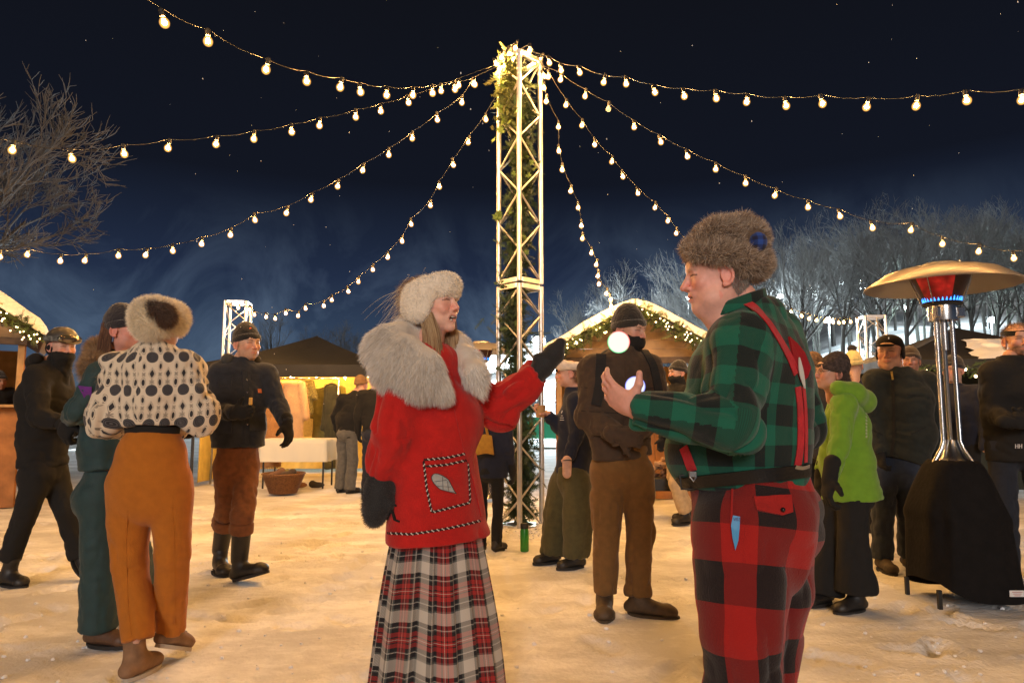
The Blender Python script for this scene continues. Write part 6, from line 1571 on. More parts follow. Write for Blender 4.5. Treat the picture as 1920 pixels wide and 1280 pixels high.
def g_print():       # seen from behind: patterned cropped jacket, rust trousers
    Y = 3.24
    J = pose(Y, 284, 1.70, 172, {'hed': (302, 615, 0), 'nek': (292, 660, 0), 'che': (287, 720, 0), 'wai': (286, 800, 0), 'pel': (283, 880, 0),
        'shL': (226, 690, .0), 'shR': (346, 690, .0), 'elL': (202, 775, -.04), 'elR': (373, 770, .0), 'wrL': (232, 806, .20), 'wrR': (340, 806, .22),
        'hipL': (248, 915, 0), 'hipR': (318, 915, 0), 'knL': (243, 1060, .02), 'anL': (256, 1200, -.06), 'knR': (323, 1040, .03), 'anR': (322, 1180, .16)})
    J['ftL'] = nrm((.20, .95, 0)); J['ftR'] = nrm((.32, .9, -.0))
    t = person(J, 'person seen from behind in circle print cropped jacket, rust trousers and cream fur hat'); O = tuple(J['o'])
    F = headframe(J, 165, 0, 1.0); body(t, J, F, hh=.005, female=True)
    PM = print_mat(); u = J['u']; r = J['r']; f = J['f']
    c = lambda a, b, d=0: A(P(a, b, Y+d))
    pts = [c(286, 800), c(287, 745), c(288, 690), c(290, 664)]
    pr = chain(pts, [.155, .168, .165, .09], (1, 0, 0), [.70, .70, .72, .8], k=.05); pr.append(cut(c(286, 797), (0, 0, -1), .5))
    pr.append(bone(J['shL'], J['shR'], .074)); pr += [bone(c(291, 662), c(293, 645), .072, .062, k=.02), cut(c(293, 641), (0, 0, 1), .12)]
    for sd, sg in (('L', -1), ('R', 1)):
        e = J['el'+sd]; pr += chain([J['sh'+sd], e], [.074, .080], k=.04)+chain([e, J['wr'+sd]], [.082, .046], k=.03)+[ell(e+A((sg*.008, 0, -.045)), (.068, .070, .072), None, .05)]
    regs = [(pts, A((0, -1, 0)), .165, .6), ([J['shL'], J['elL'], J['wrL']], A((0, -1, 0)), .08, 1.3), ([J['shR'], J['elR'], J['wrR']], A((0, -1, 0)), .08, 1.3)]
    pj, V, Q = cloth('print_jacket', pr, .0075, PM, t, O, k=.04, regions=regs, wr=.013, fs=12, lump=.006, seed=51)
    W_ = V[Q]-A(O); sg_ = np.sign(W_[:, :1, 0]-.0); uvp = np.stack([W_[:, :, 0]*1.05+sg_*W_[:, :, 1]*.85, W_[:, :, 2]*1.03-.12*np.abs(W_[:, :, 0])**1.5], 2); pj.data.uv_layers[0].data.foreach_set('uv', uvp.astype(np.float32).ravel())
    cl, V, Q = cloth('waistband', chain([c(286, 812), c(286, 790)], [.122, .128], (1, 0, 0), .72)+[cut(c(286, 797), (0, 0, 1), .4)], .008, BLACKF, t, O, k=.02, lump=.002)
    RUST = fab('rust_wool', (.40, .125, .006), sheen=.1, noise=.08, bump=.3)
    pr = chain([c(285, 806), c(284, 850), c(281, 905), c(282, 935)], [.110, .148, .182, .184], (1, 0, 0), [.80, .76, .72, .66], k=.04); pr.append(cut(c(285, 808), (0, 0, 1), .4))
    pr += chain([c(243, 935), J['knL'], c(256, 1140, -.01), c(260, 1200, -.05)], [.096, .080, .073, .070], k=.012, cap=True)
    pr += chain([c(322, 930), J['knR'], c(320, 1130, .10), c(322, 1180, .15)], [.095, .077, .068, .066], k=.012, cap=True)
    tr, V, Q = cloth('rust_trousers', pr, .008, RUST, t, O, k=.03, regions=[([c(283, 930), c(286, 800)], (0, -1, 0), .17, .25), ([c(248, 930), J['knL'], c(262, 1210, -.05)], (0, -1, 0), .09, .8), ([c(318, 930), J['knR'], c(322, 1192, .15)], (0, -1, 0), .09, .8)], wr=.006, fs=7, lump=.004, seed=52)
    Sf = Surf(V, Q)
    for ln in ([(240, 955), (236, 1010), (238, 1080), (240, 1140), (246, 1190)], [(322, 950), (326, 1000), (327, 1060), (327, 1120), (328, 1170)]):
        p, q = Sf.line(ln, 30, .0, 3); ribbon('crease', p, q, .004, .0022, RUST, tr, O)
    TANB = mat('tan_suede_boot', (.22, .12, .06), rough=.85, noise=.3, nscale=18); boots(TANB, mat('pale_snowy_sole', (.45, .38, .30), rough=.8), t, J, L=.235, tilt={'R': -.38}, w=.040, shaft=.09, laces=True)
    # cream fur hat with a dark brown crown piece
    M = F.M(); s = F.s; pr = []
    for i in range(14):
        q0, q1 = 2*math.pi*i/14, 2*math.pi*(i+1)/14
        pr.append(bone(F(math.sin(q0)*.080, -.012+math.cos(q0)*.098, .040), F(math.sin(q1)*.080, -.012+math.cos(q1)*.098, .040), .048, .048, F.u, .62, k=.03))
    pr.append(ell(F(0, -.06, .02), (.080, .055, .085), M, .04)); pr.append(ell(F(0, -.02, .07), (.095, .10, .065), M, .04))
    V, Q = smooth_mesh(pr, .007, .03); furry('fur_hat', V, Q, FUR, t, O, (.80, .70, .52), n=30000, length=.024, width=.0014, nw=.9, jit=.32, col=((.90, .80, .62), (.84, .74, .56), (.92, .86, .72)), seed=7)
    Vb, Qb = smooth_mesh([ell(c(300, 583, -.105), (.052, .05, .036), None, .02), ell(c(312, 596, -.11), (.035, .04, .032), None, .03), ell(c(290, 574, -.09), (.03, .05, .025), None, .02)], .006, .02); furry('crown_patch', Vb, Qb, FUR, t, O, (.05, .022, .012), n=9000, length=.026, width=.0014, nw=.5, jit=.2, col=((.10, .045, .022), (.06, .028, .014), (.16, .08, .04)), seed=8, dirfn=lambda p: A((.3, -.2, -.5)))
    for sd, dd in (('L', (.8, .4, .1)), ('R', (-.8, .4, .1))): glove(t, J, J['wr'+sd], dd, (0, -.3, .9), 1, BLACKF, sc=1., h=.008)
g_print()

def g_beanie():      # dark chore jacket, brown trousers, tall boots
    Y = 5.0
    J = pose(Y, 440, 1.82, 42, {'hed': (464, 647, 0), 'nek': (452, 682, 0), 'che': (452, 740, 0), 'wai': (448, 800, 0), 'pel': (445, 850, 0),
        'shR': (412, 700, -.06), 'shL': (500, 702, .08), 'elR': (405, 770, -.05), 'wrR': (440, 775, -.25), 'elL': (520, 755, .06), 'wrL': (538, 795, -.04),
        'hipR': (425, 880, -.05), 'hipL': (462, 880, .05), 'knR': (424, 960, .10), 'anR': (413, 1030, .22), 'knL': (455, 965, -.15), 'anL': (449, 1048, -.10)})
    J['ftR'] = nrm((.55, -.8, 0)); J['ftL'] = nrm((.93, -.35, 0))
    t = person(J, 'person in dark blue chore jacket, black beanie, rolled brown trousers and tall black boots'); O = tuple(J['o'])
    F = headframe(J, 52, 0.02, 1.0); body(t, J, F, hh=.0035, skin=(.56, .33, .23), brow=(.18, .10, .05), stubble=(.30, .16, .09, .35)); eyes_for(F, t, O, (.12, .16, .18))
    DEN = fab('dark_denim', (.011, .014, .022), noise=.3, sheen=.15)
    o, V, Q = jacket('chore_jacket', DEN, t, J, hemc=A(P(447, 838, Y)), gw=(.205, .195, .20, .16), dp=.66, sl=(.082, .072, .058), wr=.008, seed=61, collar=.075); Sf = Surf(V, Q)
    for x_, y_, w_, h_ in ((483, 716, .10, .11), (422, 716, .09, .11), (482, 790, .13, .13), (420, 795, .11, .13)): tagbox('pocket', Sf, x_, y_, w_, h_, DEN, o, O, .001)
    tagbox('patch_label', Sf, 486, 733, .030, .030, mat('orange_label', (.45, .12, .04), rough=.7), o, O, .006)
    p, q = Sf.line([(459, 695), (463, 740), (463, 800), (462, 832)], 20, .001, 4); ribbon('placket', p, q, .035, .003, DEN, o, O)
    for yy in (712, 735, 764, 795): 
        a_, b_ = Sf.at(463, yy, .006)
        if a_ is not None: MB().ball(a_-A(O), .007, 8, 5).build('button', steel, o)
    MB().box(A(P(470, 752, Y-.32))-A(O), (.022, .018, .05), None, .004).build('snack', mat('yellow_wrapper', (.55, .32, .06), rough=.5), t)
    hood('hoodie_hood', t, J, fab('grey_hoodie', (.05, .048, .042)), .055, .10, .01)
    trousers('trousers', fab('brown_canvas', (.17, .058, .018), noise=.2), t, J, hw=.165, th=.098, kn=.085, an=.080, wr=.010, seed=62, cutz=-.19, fs=15)
    for sd in 'LR':      # tall boot shafts with a rolled cuff above
        k_, a_ = J['kn'+sd], J['an'+sd]; d = nrm(k_-a_)
        V, Q = smooth_mesh([bone(a_, a_+d*.22, .058, .066), cut(a_+d*.215, d, .12)], .008, .02); mesh_np('boot_shaft', V, [Q], BOOTB, t, O)
        cloth('rolled_cuff', [bone(a_+d*.205, a_+d*.25, .082, .080, d, .1) if False else bone(a_+d*.20, a_+d*.245, .080, .080), cut(a_+d*.185, -d, .2), cut(a_+d*.262, d, .2)], .009, fab('brown_canvas', (.17, .058, .018)), t, O, lump=.010)
    boots(BOOTB, SOLE, t, J, L=.30, w=.055, shaft=.06, tilt={'L': .28}); glove(t, J, J['wrL'], (.25, -.2, -.9), (-.8, .3, 0), -1, BLACKF, curl=.5, sc=1.1); glove(t, J, J['wrR'], (.8, -.3, .1), (0, .8, .2), 1, BLACKF, curl=.9, sc=1.1)
    b = beanie(t, J, F, mat('black_knit', (.010, .009, .009), rough=.95, bump=.6, bscale=90, sheen=.3), z0=.028, top=.165)
    V, Q = smooth_mesh([ell(F(-.02, -.02, .05), A((.09, .110, .09)), F.M())], .01); S2 = Surf(V, Q)
    a_, n_ = S2.at(466, 618, .012)
    if a_ is not None:
        z = A((0, 0, 1)); x = nrm(np.cross(z, n_)); y = np.cross(n_, x)
        m_ = MB(); m_.ball((0, 0, 0), (.024, .012, .003), 12, 5); V = A(m_.v[0])@np.stack([x*.97+y*.25, y*.97-x*.25, n_]); MB().add(V+a_-A(O), m_.f).build('orange_emblem', mat('orange_emblem', (.62, .12, .04), rough=.7), b)
        m_ = MB(); 
        for (x0, y0, x1, y1) in ((-.03, .035, .03, .055), (-.02, .055, .035, .03), (-.01, .03, .02, .06)): m_.tube([a_+x*x0+y*y0-A(O), a_+x*x1+y*y1-A(O)], .0025, 4)
        m_.build('pale_emblem', mat('pale_emblem', (.45, .36, .22), rough=.7), b)
g_beanie()

def g_cup():         # white headband, patterned glasses, navy jacket, baggy olive trousers, wooden cup
    Y = 5.46
    J = pose(Y, 1072, 1.60, -80, {'hed': (1066, 702, 0), 'nek': (1076, 735, 0), 'che': (1080, 790, 0), 'wai': (1078, 850, 0), 'pel': (1072, 885, 0),
        'shL': (1080, 752, -.14), 'shR': (1078, 750, .14), 'elL': (1082, 812, -.18), 'wrL': (1065, 862, -.22), 'elR': (1048, 800, .06), 'wrR': (1026, 775, -.02),
        'hipL': (1082, 905, -.09), 'hipR': (1055, 905, .08), 'knL': (1085, 965, -.14), 'anL': (1082, 1030, -.12), 'knR': (1045, 965, .05), 'anR': (1036, 1026, .06)})
    J['ftL'] = nrm((-.9, -.45, 0)); J['ftR'] = nrm((-.85, -.5, 0))
    t = person(J, 'person in white headband and navy jacket with baggy olive trousers holding a wooden cup'); O = tuple(J['o'])
    F = headframe(J, -88, 0, 1.0)
    w = J['wrR']; hp = hand_prims(w, (-.85, -.1, .25), (.0, -.5, .8), -1, .95, curl=.75)
    body(t, J, F, hh=.004, hands=hp, female=True, skin=(.56, .30, .21)); eyes_for(F, t, O, (.06, .05, .04))
    o, V, Q = jacket('jacket', NAVY, t, J, hemc=A(P(1072, 892, Y)), gw=(.165, .16, .17, .13), dp=1.0, sl=(.078, .070, .056), wr=.008, seed=71, collar=.07); Sf = Surf(V, Q)
    for k in range(3): tagbox('chest_print', Sf, 1054, 779+k*4, .050-.006*(k == 0)*4, .004, PALE, o, O)
    tagbox('chest_print', Sf, 1054, 772, .008, .022, PALE, o, O)
    trousers('baggy_trousers', fab('olive_canvas', (.060, .052, .018), noise=.15), t, J, hw=.185, th=.135, kn=.150, an=.120, wr=.014, seed=72, fs=7, dp=.9)
    p, q = None, None
    boots(BOOTB, SOLE, t, J, laces=True)
    Vs, Qs = scalp(F); hair(t, J, Vs, Qs, 2600, .05, ((.14, .08, .04), (.20, .12, .07)), dirfn=lambda p: -F.f*1.2-F.u*.4, nw=.2, jit=.15, seed=75)
    pr = []
    for i in range(12):
        q0, q1 = 2*math.pi*i/12, 2*math.pi*(i+1)/12; pr.append(bone(F(math.sin(q0)*.080, -.012+math.cos(q0)*.100, .07), F(math.sin(q1)*.080, -.012+math.cos(q1)*.100, .07), .030, .030, k=.02))
    V, Q = smooth_mesh(pr+[ell(F(.06, .06, .085), (.04, .04, .04), None, .03), ell(F(-.06, .06, .085), (.04, .04, .04), None, .03)], .007, .02); mesh_np('white_headband', V, [Q], fab('cream_fleece', (.66, .56, .46), sheen=.5), t, O)
    gm = mat('tortoise_frame', (.45, .14, .03), rough=.25, noise=.9, nscale=60); gl = MB()
    for sx in (-1, 1):
        ring = [F(sx*.034+math.cos(q)*.026, .104-.25*abs(sx*.034+math.cos(q)*.026)*.6, .034+math.sin(q)*.018) for q in np.linspace(0, 6.28, 15)]; gl.tube([p-A(O) for p in ring], .0055, 6); gl.tube([F(sx*.058, .092, .036)-A(O), F(sx*.082, .0, .036)-A(O)], .005, 5)
    gl.build('sunglasses_frame', gm, t, smooth=True); le = MB()
    for sx in (-1, 1): le.ball(F(sx*.034, .098, .034)-A(O), (.018, .012, .014), 10, 7)
    le.build('sunglasses_lens', mat('dark_lens', (.01, .01, .01), rough=.05), t, smooth=True)
    # cup in the hand
    ct_ = thing('wooden_cup', tuple(w+A((-.055, -.02, .015))), 'brown paper cup held by the person in the white headband', 'cup')
    MB().lathe([(0, -.045), (.034, -.045), (.043, .05), (.040, .05), (.032, -.038), (0, -.038)], n=24).build('cup', mat('kraft_cup', (.42, .22, .08), rough=.7), ct_, smooth=True, auto=40)
    # mitten hanging at the wrist
    V, Q = smooth_mesh(chain([J['wrL']+A((-.01, -.03, .0)), J['wrL']+A((-.012, -.04, -.10))], [.036, .034])+[bone(J['wrL']+A((-.03, -.05, -.02)), J['wrL']+A((-.05, -.05, -.0)), .012, .010, k=.01)], .007, .02); mesh_np('pink_mitten', V, [Q], fab('pink_fleece', (.50, .30, .22)), t, O)
    ring = [J['wrL']+A((-.01+math.cos(q)*.038, -.035+math.sin(q)*.038, -.004-.008*math.sin(q))) for q in np.linspace(0, 6.28, 13)]; MB().tube([p-A(O) for p in ring], .004, 5).build('mitten_cord', rubber, t)
g_cup()

def g_brown():       # brown jacket, gaiter, beanie, backpack straps
    Y = 4.16
    J = pose(Y, 1168, 1.80, 28, {'hed': (1181, 622, 0), 'nek': (1168, 665, 0), 'che': (1163, 725, 0), 'wai': (1160, 800, 0), 'pel': (1166, 850, 0),
        'shR': (1112, 690, -.02), 'shL': (1218, 690, .05), 'elR': (1103, 780, -.04), 'wrR': (1160, 815, -.26), 'elL': (1236, 775, .04), 'wrL': (1190, 812, -.24),
        'hipR': (1138, 885, 0), 'hipL': (1195, 885, 0), 'knR': (1138, 990, 0), 'anR': (1133, 1095, .02), 'knL': (1200, 985, 0), 'anL': (1196, 1100, -.04)})
    J['ftR'] = nrm((-.15, -1, 0)); J['ftL'] = nrm((.93, -.36, 0))
    t = person(J, 'tall person in brown jacket, black beanie and neck gaiter with backpack straps'); O = tuple(J['o'])
    F = headframe(J, 42, -.12, 1.0); body(t, J, F, hh=.004, skin=(.52, .30, .22)); eyes_for(F, t, O, (.06, .05, .04), (0, -.2))
    BR = fab('brown_shell', (.050, .030, .018), sheen=.05)
    o, V, Q = jacket('jacket', BR, t, J, hemc=A(P(1166, 858, Y)), gw=(.222, .215, .225, .17), dp=.64, sl=(.090, .085, .062), wr=.011, seed=81, collar=.085); Sf = Surf(V, Q)
    BP = fab('backpack_webbing', (.012, .011, .011), sheen=.05)
    p, q = Sf.line([(1128, 655), (1126, 680), (1126, 720), (1118, 760)], 20, .004, 4); ribbon('backpack_strap', p, q, .060, .010, BP, t, O)
    p, q = Sf.line([(1205, 655), (1224, 685), (1232, 720), (1236, 745)], 20, .004, 4); ribbon('backpack_strap', p, q, .050, .010, BP, t, O)
    cloth('backpack', [ell(J['che']+A((0, .20, .02)), (.17, .12, .24), None)], .013, BP, t, O, lump=.01)
    trousers('trousers', fab('tan_brown_canvas', (.15, .072, .017), noise=.12), t, J, hw=.188, th=.112, kn=.092, an=.080, wr=.012, seed=82, fs=12)
    boots(mat('brown_hiker', (.075, .045, .022), rough=.7, noise=.35, nscale=22), mat('brown_sole', (.06, .04, .02), rough=.8), t, J, L=.30, w=.05, shaft=.07, laces=True)
    glove(t, J, J['wrR'], (.8, -.2, -.2), (0, .9, 0), -1, BR, curl=.8, sc=1.1); glove(t, J, J['wrL'], (-.8, -.2, -.2), (0, .9, 0), 1, BR, curl=.8, sc=1.1)
    beanie(t, J, F, mat('charcoal_knit', (.022, .018, .015), rough=.95, bump=.8, bscale=70, sheen=.3), z0=.026, top=.17); gaiter(t, J, F, BLACKF, -.022)
    p, q = Sf.line([(1176, 675), (1176, 740), (1174, 800), (1172, 850)], 30, .001, 4); ribbon('zip_placket', p, q, .026, .003, BR, o, O)
    tagbox('pocket', Sf, 1208, 822, .12, .008, BR, o, O); tagbox('pocket', Sf, 1122, 822, .10, .008, BR, o, O)
    for zz in (726, 770, 815):
        p, q = Sf.line([(1090, zz), (1130, zz+3), (1176, zz+5), (1220, zz+2), (1242, zz-2)], 34, -.001, 2); ribbon('seam', p, q, .004, .002, BLACKF, o, O)
g_brown()

def g_lime():        # lime hooded jacket, flared black trousers
    Y = 4.3
    J = pose(Y, 1588, 1.58, -72, {'hed': (1557, 702, 0), 'nek': (1580, 738, 0), 'che': (1585, 800, 0), 'wai': (1588, 865, 0), 'pel': (1590, 905, 0),
        'shL': (1582, 758, -.15), 'shR': (1588, 756, .15), 'elL': (1575, 830, -.20), 'wrL': (1556, 895, -.26), 'elR': (1560, 830, .15), 'wrR': (1540, 885, .1),
        'hipL': (1600, 930, -.08), 'hipR': (1572, 930, .08), 'knL': (1598, 1010, -.10), 'anL': (1605, 1098, -.10), 'knR': (1555, 1015, .06), 'anR': (1545, 1100, .06)})
    J['ftL'] = nrm((-.9, -.4, 0)); J['ftR'] = nrm((-.85, -.5, 0))
    t = person(J, 'person in lime green hooded jacket, patterned grey beanie, glasses and black flared trousers'); O = tuple(J['o'])
    F = headframe(J, -84, .12, 1.0); body(t, J, F, hh=.0035, female=True, skin=(.52, .27, .18), smile=.5); eyes_for(F, t, O, (.06, .05, .04))
    LI = fab('lime_shell', (.135, .285, .016), sheen=.2, noise=.08)
    o, V, Q = jacket('jacket', LI, t, J, hemc=A(P(1597, 935, Y)), gw=(.225, .19, .175, .125), dp=.92, sl=(.085, .076, .060), wr=.007, seed=91, collar=.075, h=.010); Sf = Surf(V, Q)
    pr = chain([A(P(1572, 728, Y-.14)), A(P(1600, 738, Y-.10)), A(P(1618, 752, Y)), A(P(1605, 735, Y+.10))], [.05, .066, .070, .05], k=.04); cloth('hood', pr, .010, LI, t, O, k=.04, lump=.010, wr=0)
    for k in range(8): tagbox('sleeve_print', Sf, 1624, 776+k*6, .012, .014, mat('grey_green_print', (.32, .38, .2), rough=.7), o, O)
    trousers('flared_trousers', BLACKF, t, J, hw=.18, th=.115, kn=.105, an=.145, wr=.010, seed=92, fs=9, k=.03, cutz=.035)
    boots(BOOTB, SOLE, t, J, L=.28)
    glove(t, J, J['wrL'], (-.25, -.1, -.9), (.9, 0, -.2), 1, BLACKF, curl=.6, sc=1.25, cuff=.09); glove(t, J, J['wrR'], (-.3, -.1, -.9), (.9, 0, 0), -1, BLACKF, curl=.6, sc=1.1)
    kn = mat('patterned_knit', (.045, .030, .026), rough=.95, noise=.7, nscale=55, bump=.8, bscale=80); beanie(t, J, F, kn, z0=.018, top=.16, slouch=.02)
    Vs, Qs = scalp(F, .01); hair(t, J, Vs, Qs, 2600, .10, ((.07, .04, .03), (.11, .07, .05)), dirfn=lambda p: -F.u*1.6-F.f*.3, nw=.3, jit=.15, seed=95, mask=lambda p: (F.loc(p)[:, 1] < 0).astype(float)+1e-6)
    gl = MB()
    for sx in (-1, 1):
        ring = [F(sx*.033+math.cos(q)*.022, .104-.2*abs(sx*.033+math.cos(q)*.022), .010+math.sin(q)*.017) for q in np.linspace(0, 6.28, 13)]; gl.tube([p-A(O) for p in ring], .0016, 5); gl.tube([F(sx*.055, .090, .014)-A(O), F(sx*.080, .0, .012)-A(O)], .0018, 5)
    gl.build('glasses', steel, t, smooth=True)
g_lime()

def g_cap():         # black peaked cap, dark jacket, jeans
    Y = 5.26
    J = pose(Y, 1680, 1.78, -38, {'hed': (1668, 663, 0), 'nek': (1682, 700, 0), 'che': (1688, 750, 0), 'wai': (1692, 815, 0), 'pel': (1682, 860, 0),
        'shR': (1640, 712, .0), 'shL': (1735, 715, .0), 'elR': (1636, 790, .05), 'wrR': (1650, 850, -.05), 'elL': (1755, 790, .05), 'wrL': (1752, 850, .02),
        'hipR': (1658, 885, 0), 'hipL': (1702, 885, 0), 'knR': (1655, 960, 0), 'anR': (1654, 1034, 0), 'knL': (1702, 960, .02), 'anL': (1704, 1028, .08)})
    J['ftR'] = nrm((-.1, -1, 0)); J['ftL'] = nrm((.1, -1, 0))
    t = person(J, 'burly person in black peaked cap, dark zip jacket and dark jeans beside the heater'); O = tuple(J['o'])
    F = headframe(J, -42, 0.02, 1.08); body(t, J, F, hh=.004, skin=(.50, .27, .18), jowl=1); eyes_for(F, t, O, (.06, .07, .08))
    gb = fab('green_black_shell', (.009, .012, .010), noise=.3)
    o, V, Q = jacket('jacket', gb, t, J, hemc=A(P(1683, 862, Y)), gw=(.235, .235, .235, .18), dp=.72, sl=(.092, .088, .066), wr=.010, seed=101, collar=.095); Sf = Surf(V, Q)
    p, q = Sf.line([(1672, 697), (1674, 712)], 8, .004, 1); ribbon('zip_pull', p, q, .014, .003, mat('brass', (.6, .42, .12), rough=.35, metal=.8), o, O)
    for (a0, b0, a1, b1) in ((1625, 800, 1655, 815), (1735, 800, 1708, 815), (1700, 740, 1725, 742)):
        p, q = Sf.line([(a0, b0), (a1, b1)], 8, .001, 0); ribbon('pocket_zip', p, q, .008, .003, BLACKF, o, O)
    p, q = Sf.line([(1674, 712), (1676, 760), (1676, 820), (1672, 855)], 30, .001, 4); ribbon('zip_placket', p, q, .022, .003, BLACKF, o, O)
    trousers('jeans', fab('dark_jeans', (.014, .022, .042), noise=.2), t, J, hw=.18, th=.108, kn=.088, an=.082, wr=.012, seed=102)
    boots(mat('brown_trail_boot', (.05, .035, .022), rough=.7, noise=.5, nscale=25), SOLE, t, J, laces=True)
    glove(t, J, J['wrR'], (0, -.2, -1), (.9, 0, 0), -1, BLACKF, curl=.7); glove(t, J, J['wrL'], (0, -.2, -1), (-.9, 0, 0), 1, BLACKF, curl=.7)
    M = F.M(); s = F.s; cm = mat('black_wool_cap', (.006, .005, .006), rough=.95)
    V, Q = smooth_mesh([ell(F(0, -.018, .075), A((.088, .106, .066))*s, M), ell(F(0, -.05, .03), A((.088, .075, .06))*s, M, .03), cut(F(0, .05, .036), -F.u+F.f*.35, .3)], .007, .02); cp = mesh_np('cap', V, [Q], cm, t, O)
    V, Q = smooth_mesh([ell(F(0, .112, .050), A((.062, .050, .008))*s, M)], .005); mesh_np('peak', V, [Q], cm, cp, (0, 0, 0)).location = tuple(-A(O))
    for sx in (-1, 1):
        V, Q = smooth_mesh([ell(F(sx*.082, -.02, .0), A((.012, .038, .045))*s, M)], .006); mesh_np('ear_flap', V, [Q], cm, cp, (0, 0, 0)).location = tuple(-A(O))
    Vs, Qs = scalp(F, .01); hair(t, J, Vs, Qs, 2000, .02, ((.06, .04, .03),), dirfn=lambda p: -F.u, nw=.4, jit=.2, seed=105)
g_cap()

def g_edge():        # bearded person at the right edge
    Y = 4.9
    J = pose(Y, 1902, 1.82, -22, {'hed': (1909, 640, 0), 'che': (1900, 735, 0), 'shR': (1862, 700, -.02), 'shL': (1958, 700, .05), 'elR': (1862, 775, .0), 'wrR': (1895, 790, -.25), 'elL': (1965, 775, 0), 'wrL': (1925, 790, -.25)})
    t = person(J, 'bearded person in black jacket with hands joined, cut off at the right edge'); O = tuple(J['o'])
    F = headframe(J, -14, .02, 1.0); body(t, J, F, hh=.004, skin=(.52, .28, .19), stubble=(.13, .07, .04, .85)); eyes_for(F, t, O, (.06, .07, .08))
    o, V, Q = jacket('jacket', BLACKF, t, J, hem=.80, gw=(.205, .20, .21, .165), dp=.7, sl=(.084, .078, .06), wr=.010, seed=111, collar=.088); Sf = Surf(V, Q)
    Lm = MB()
    for dx in (0, 7):
        for (x0, y0, x1, y1) in ((0, -4, 0, 4), (4.5, -4, 4.5, 4), (0, 0, 4.5, 0)):
            a1, b1 = Sf.at(1904+dx+x0, 836+y0, .003); a2, b2 = Sf.at(1904+dx+x1, 836+y1, .003)
            if a1 is not None and a2 is not None: Lm.tube([a1-A(O), a2-A(O)], .0028, 4)
    if Lm.v: Lm.build('logo_letters', PALE, o)
    trousers('trousers', fab('navy_trousers', (.010, .013, .022)), t, J, hw=.17, th=.10, kn=.085, an=.078, wr=.009, seed=112); boots(BOOTB, SOLE, t, J)
    glove(t, J, J['wrR'], (.8, -.2, 0), (0, .9, 0), 1, BLACKF, curl=.8); glove(t, J, J['wrL'], (-.8, -.2, 0), (0, .9, 0), -1, BLACKF, curl=.8)
    Vs, Qs = scalp(F, .008); hair(t, J, Vs, Qs, 5200, .028, ((.16, .09, .05), (.22, .13, .07), (.12, .07, .04)), dirfn=lambda p: -F.f*.4+F.u*.3, nw=.6, jit=.25, seed=115)
    ring = [F(math.sin(q)*.084, -.014+math.cos(q)*.104, .060-.012*math.cos(q)) for q in np.linspace(.0, 6.2832, 30)]; ribbon('headband', ring, [nrm(p-F(0, -.014, .055)) for p in ring], .035, .004, BLACKF, t, O)
g_edge()

def simple(label, Y, px, H, face, jm, tm, over=None, hat=None, hatcol=None, skin=(.52, .30, .21), gw=(.19, .18, .19, .15), gl=True, bt=True, hairc=None, hface=None, gait=False, seed=0, dp=.7, tk=None, h=.013, x=None, **kw):
    J = pose(Y, px, H, face, over, x=x); t = person(J, label); O = tuple(J['o']); F = headframe(J, face if hface is None else hface, 0, 1.)
    body(t, J, F, hh=.006, skin=skin); jacket('jacket', jm, t, J, gw=gw, dp=dp, h=h, wr=.009, seed=seed, **kw); trousers('trousers', tm, t, J, h=h, wr=.009, seed=seed+1, **(tk or {}))
    boots(BOOTB, SOLE, t, J, h=.011)
    if gl:
        for sd, g in (('R', 1), ('L', -1)): glove(t, J, J['wr'+sd], nrm(J['wr'+sd]-J['el'+sd]), J['r']*-g, g, BLACKF, curl=.6, h=.010)
    if hat: beanie(t, J, F, hatcol, z0=.03, h=.009)
    if hairc:
        Vs, Qs = scalp(F, .012); hair(t, J, Vs, Qs, 1400, .06, hairc, dirfn=lambda p: -F.u-F.f*.4, nw=.3, jit=.2, seed=seed)
    if gait: gaiter(t, J, F, BLACKF, -.02)
    return t, J, F
gk = lambda n_, c_: mat(n_, c_, rough=.95, bump=.6, bscale=80, sheen=.3)
GREYT = fab('grey_trousers', (.10, .095, .085))
simple('shopper in black jacket, tan cap and grey trousers browsing the fur stall', 10.2, 652, 1.74, 150, BLACKF, GREYT, {'hed': (678, 722, 0), 'nek': (668, 738, 0), 'shL': (642, 748, 0), 'shR': (690, 748, 0), 'che': (662, 765, 0), 'wrR': (690, 800, .2)}, 'b', fab('tan_knit', (.20, .11, .05)), seed=121, gw=(.20, .21, .21, .16), tk={'th': .1, 'kn': .09, 'an': .09})
simple('person in black jacket half hidden behind the shopper and the red coat', 9.6, 702, 1.74, 172, BLACKF, NAVY, None, 'b', gk('black_knit2', (.012, .011, .012)), seed=123)
t_, J_, F_ = simple('short person in navy clothes with a yellow tote bag, mostly hidden behind the red coat', 6.0, 918, 1.34, 160, NAVY, BLACKF, None, None, None, seed=125, hairc=((.1, .06, .04), (.16, .1, .06)), gw=(.24, .22, .24, .19))
bg_ = thing('tote_bag', tuple(P(903, 815, 5.75)), 'yellow cloth tote bag hanging from the short person in navy', 'bag'); q = []
YB = fab('yellow_canvas', (.42, .20, .02)); V = []; Fc = []
for i in range(9):
    for j in range(9):
        a, b = j/8-.5, i/8; w = .105-.02*b; V.append((a*2*w, -.022*math.sin(math.pi*b)*math.cos(a*3), -.16+b*.16+.006*math.sin(a*9)))
nV = len(V); V += [(x_, -y_+.006, z_) for x_, y_, z_ in V]
for i in range(8):
    for j in range(8): k0 = i*9+j; Fc += [(k0, k0+1, k0+10, k0+9), (nV+k0+9, nV+k0+10, nV+k0+1, nV+k0)]
for i in range(8): Fc += [(i*9, i*9+9, nV+i*9+9, nV+i*9), (i*9+8, nV+i*9+8, nV+i*9+17, i*9+17), (i, nV+i, nV+i+1, i+1)]
MB().add(V, Fc).build('pouch', YB, bg_, smooth=True)
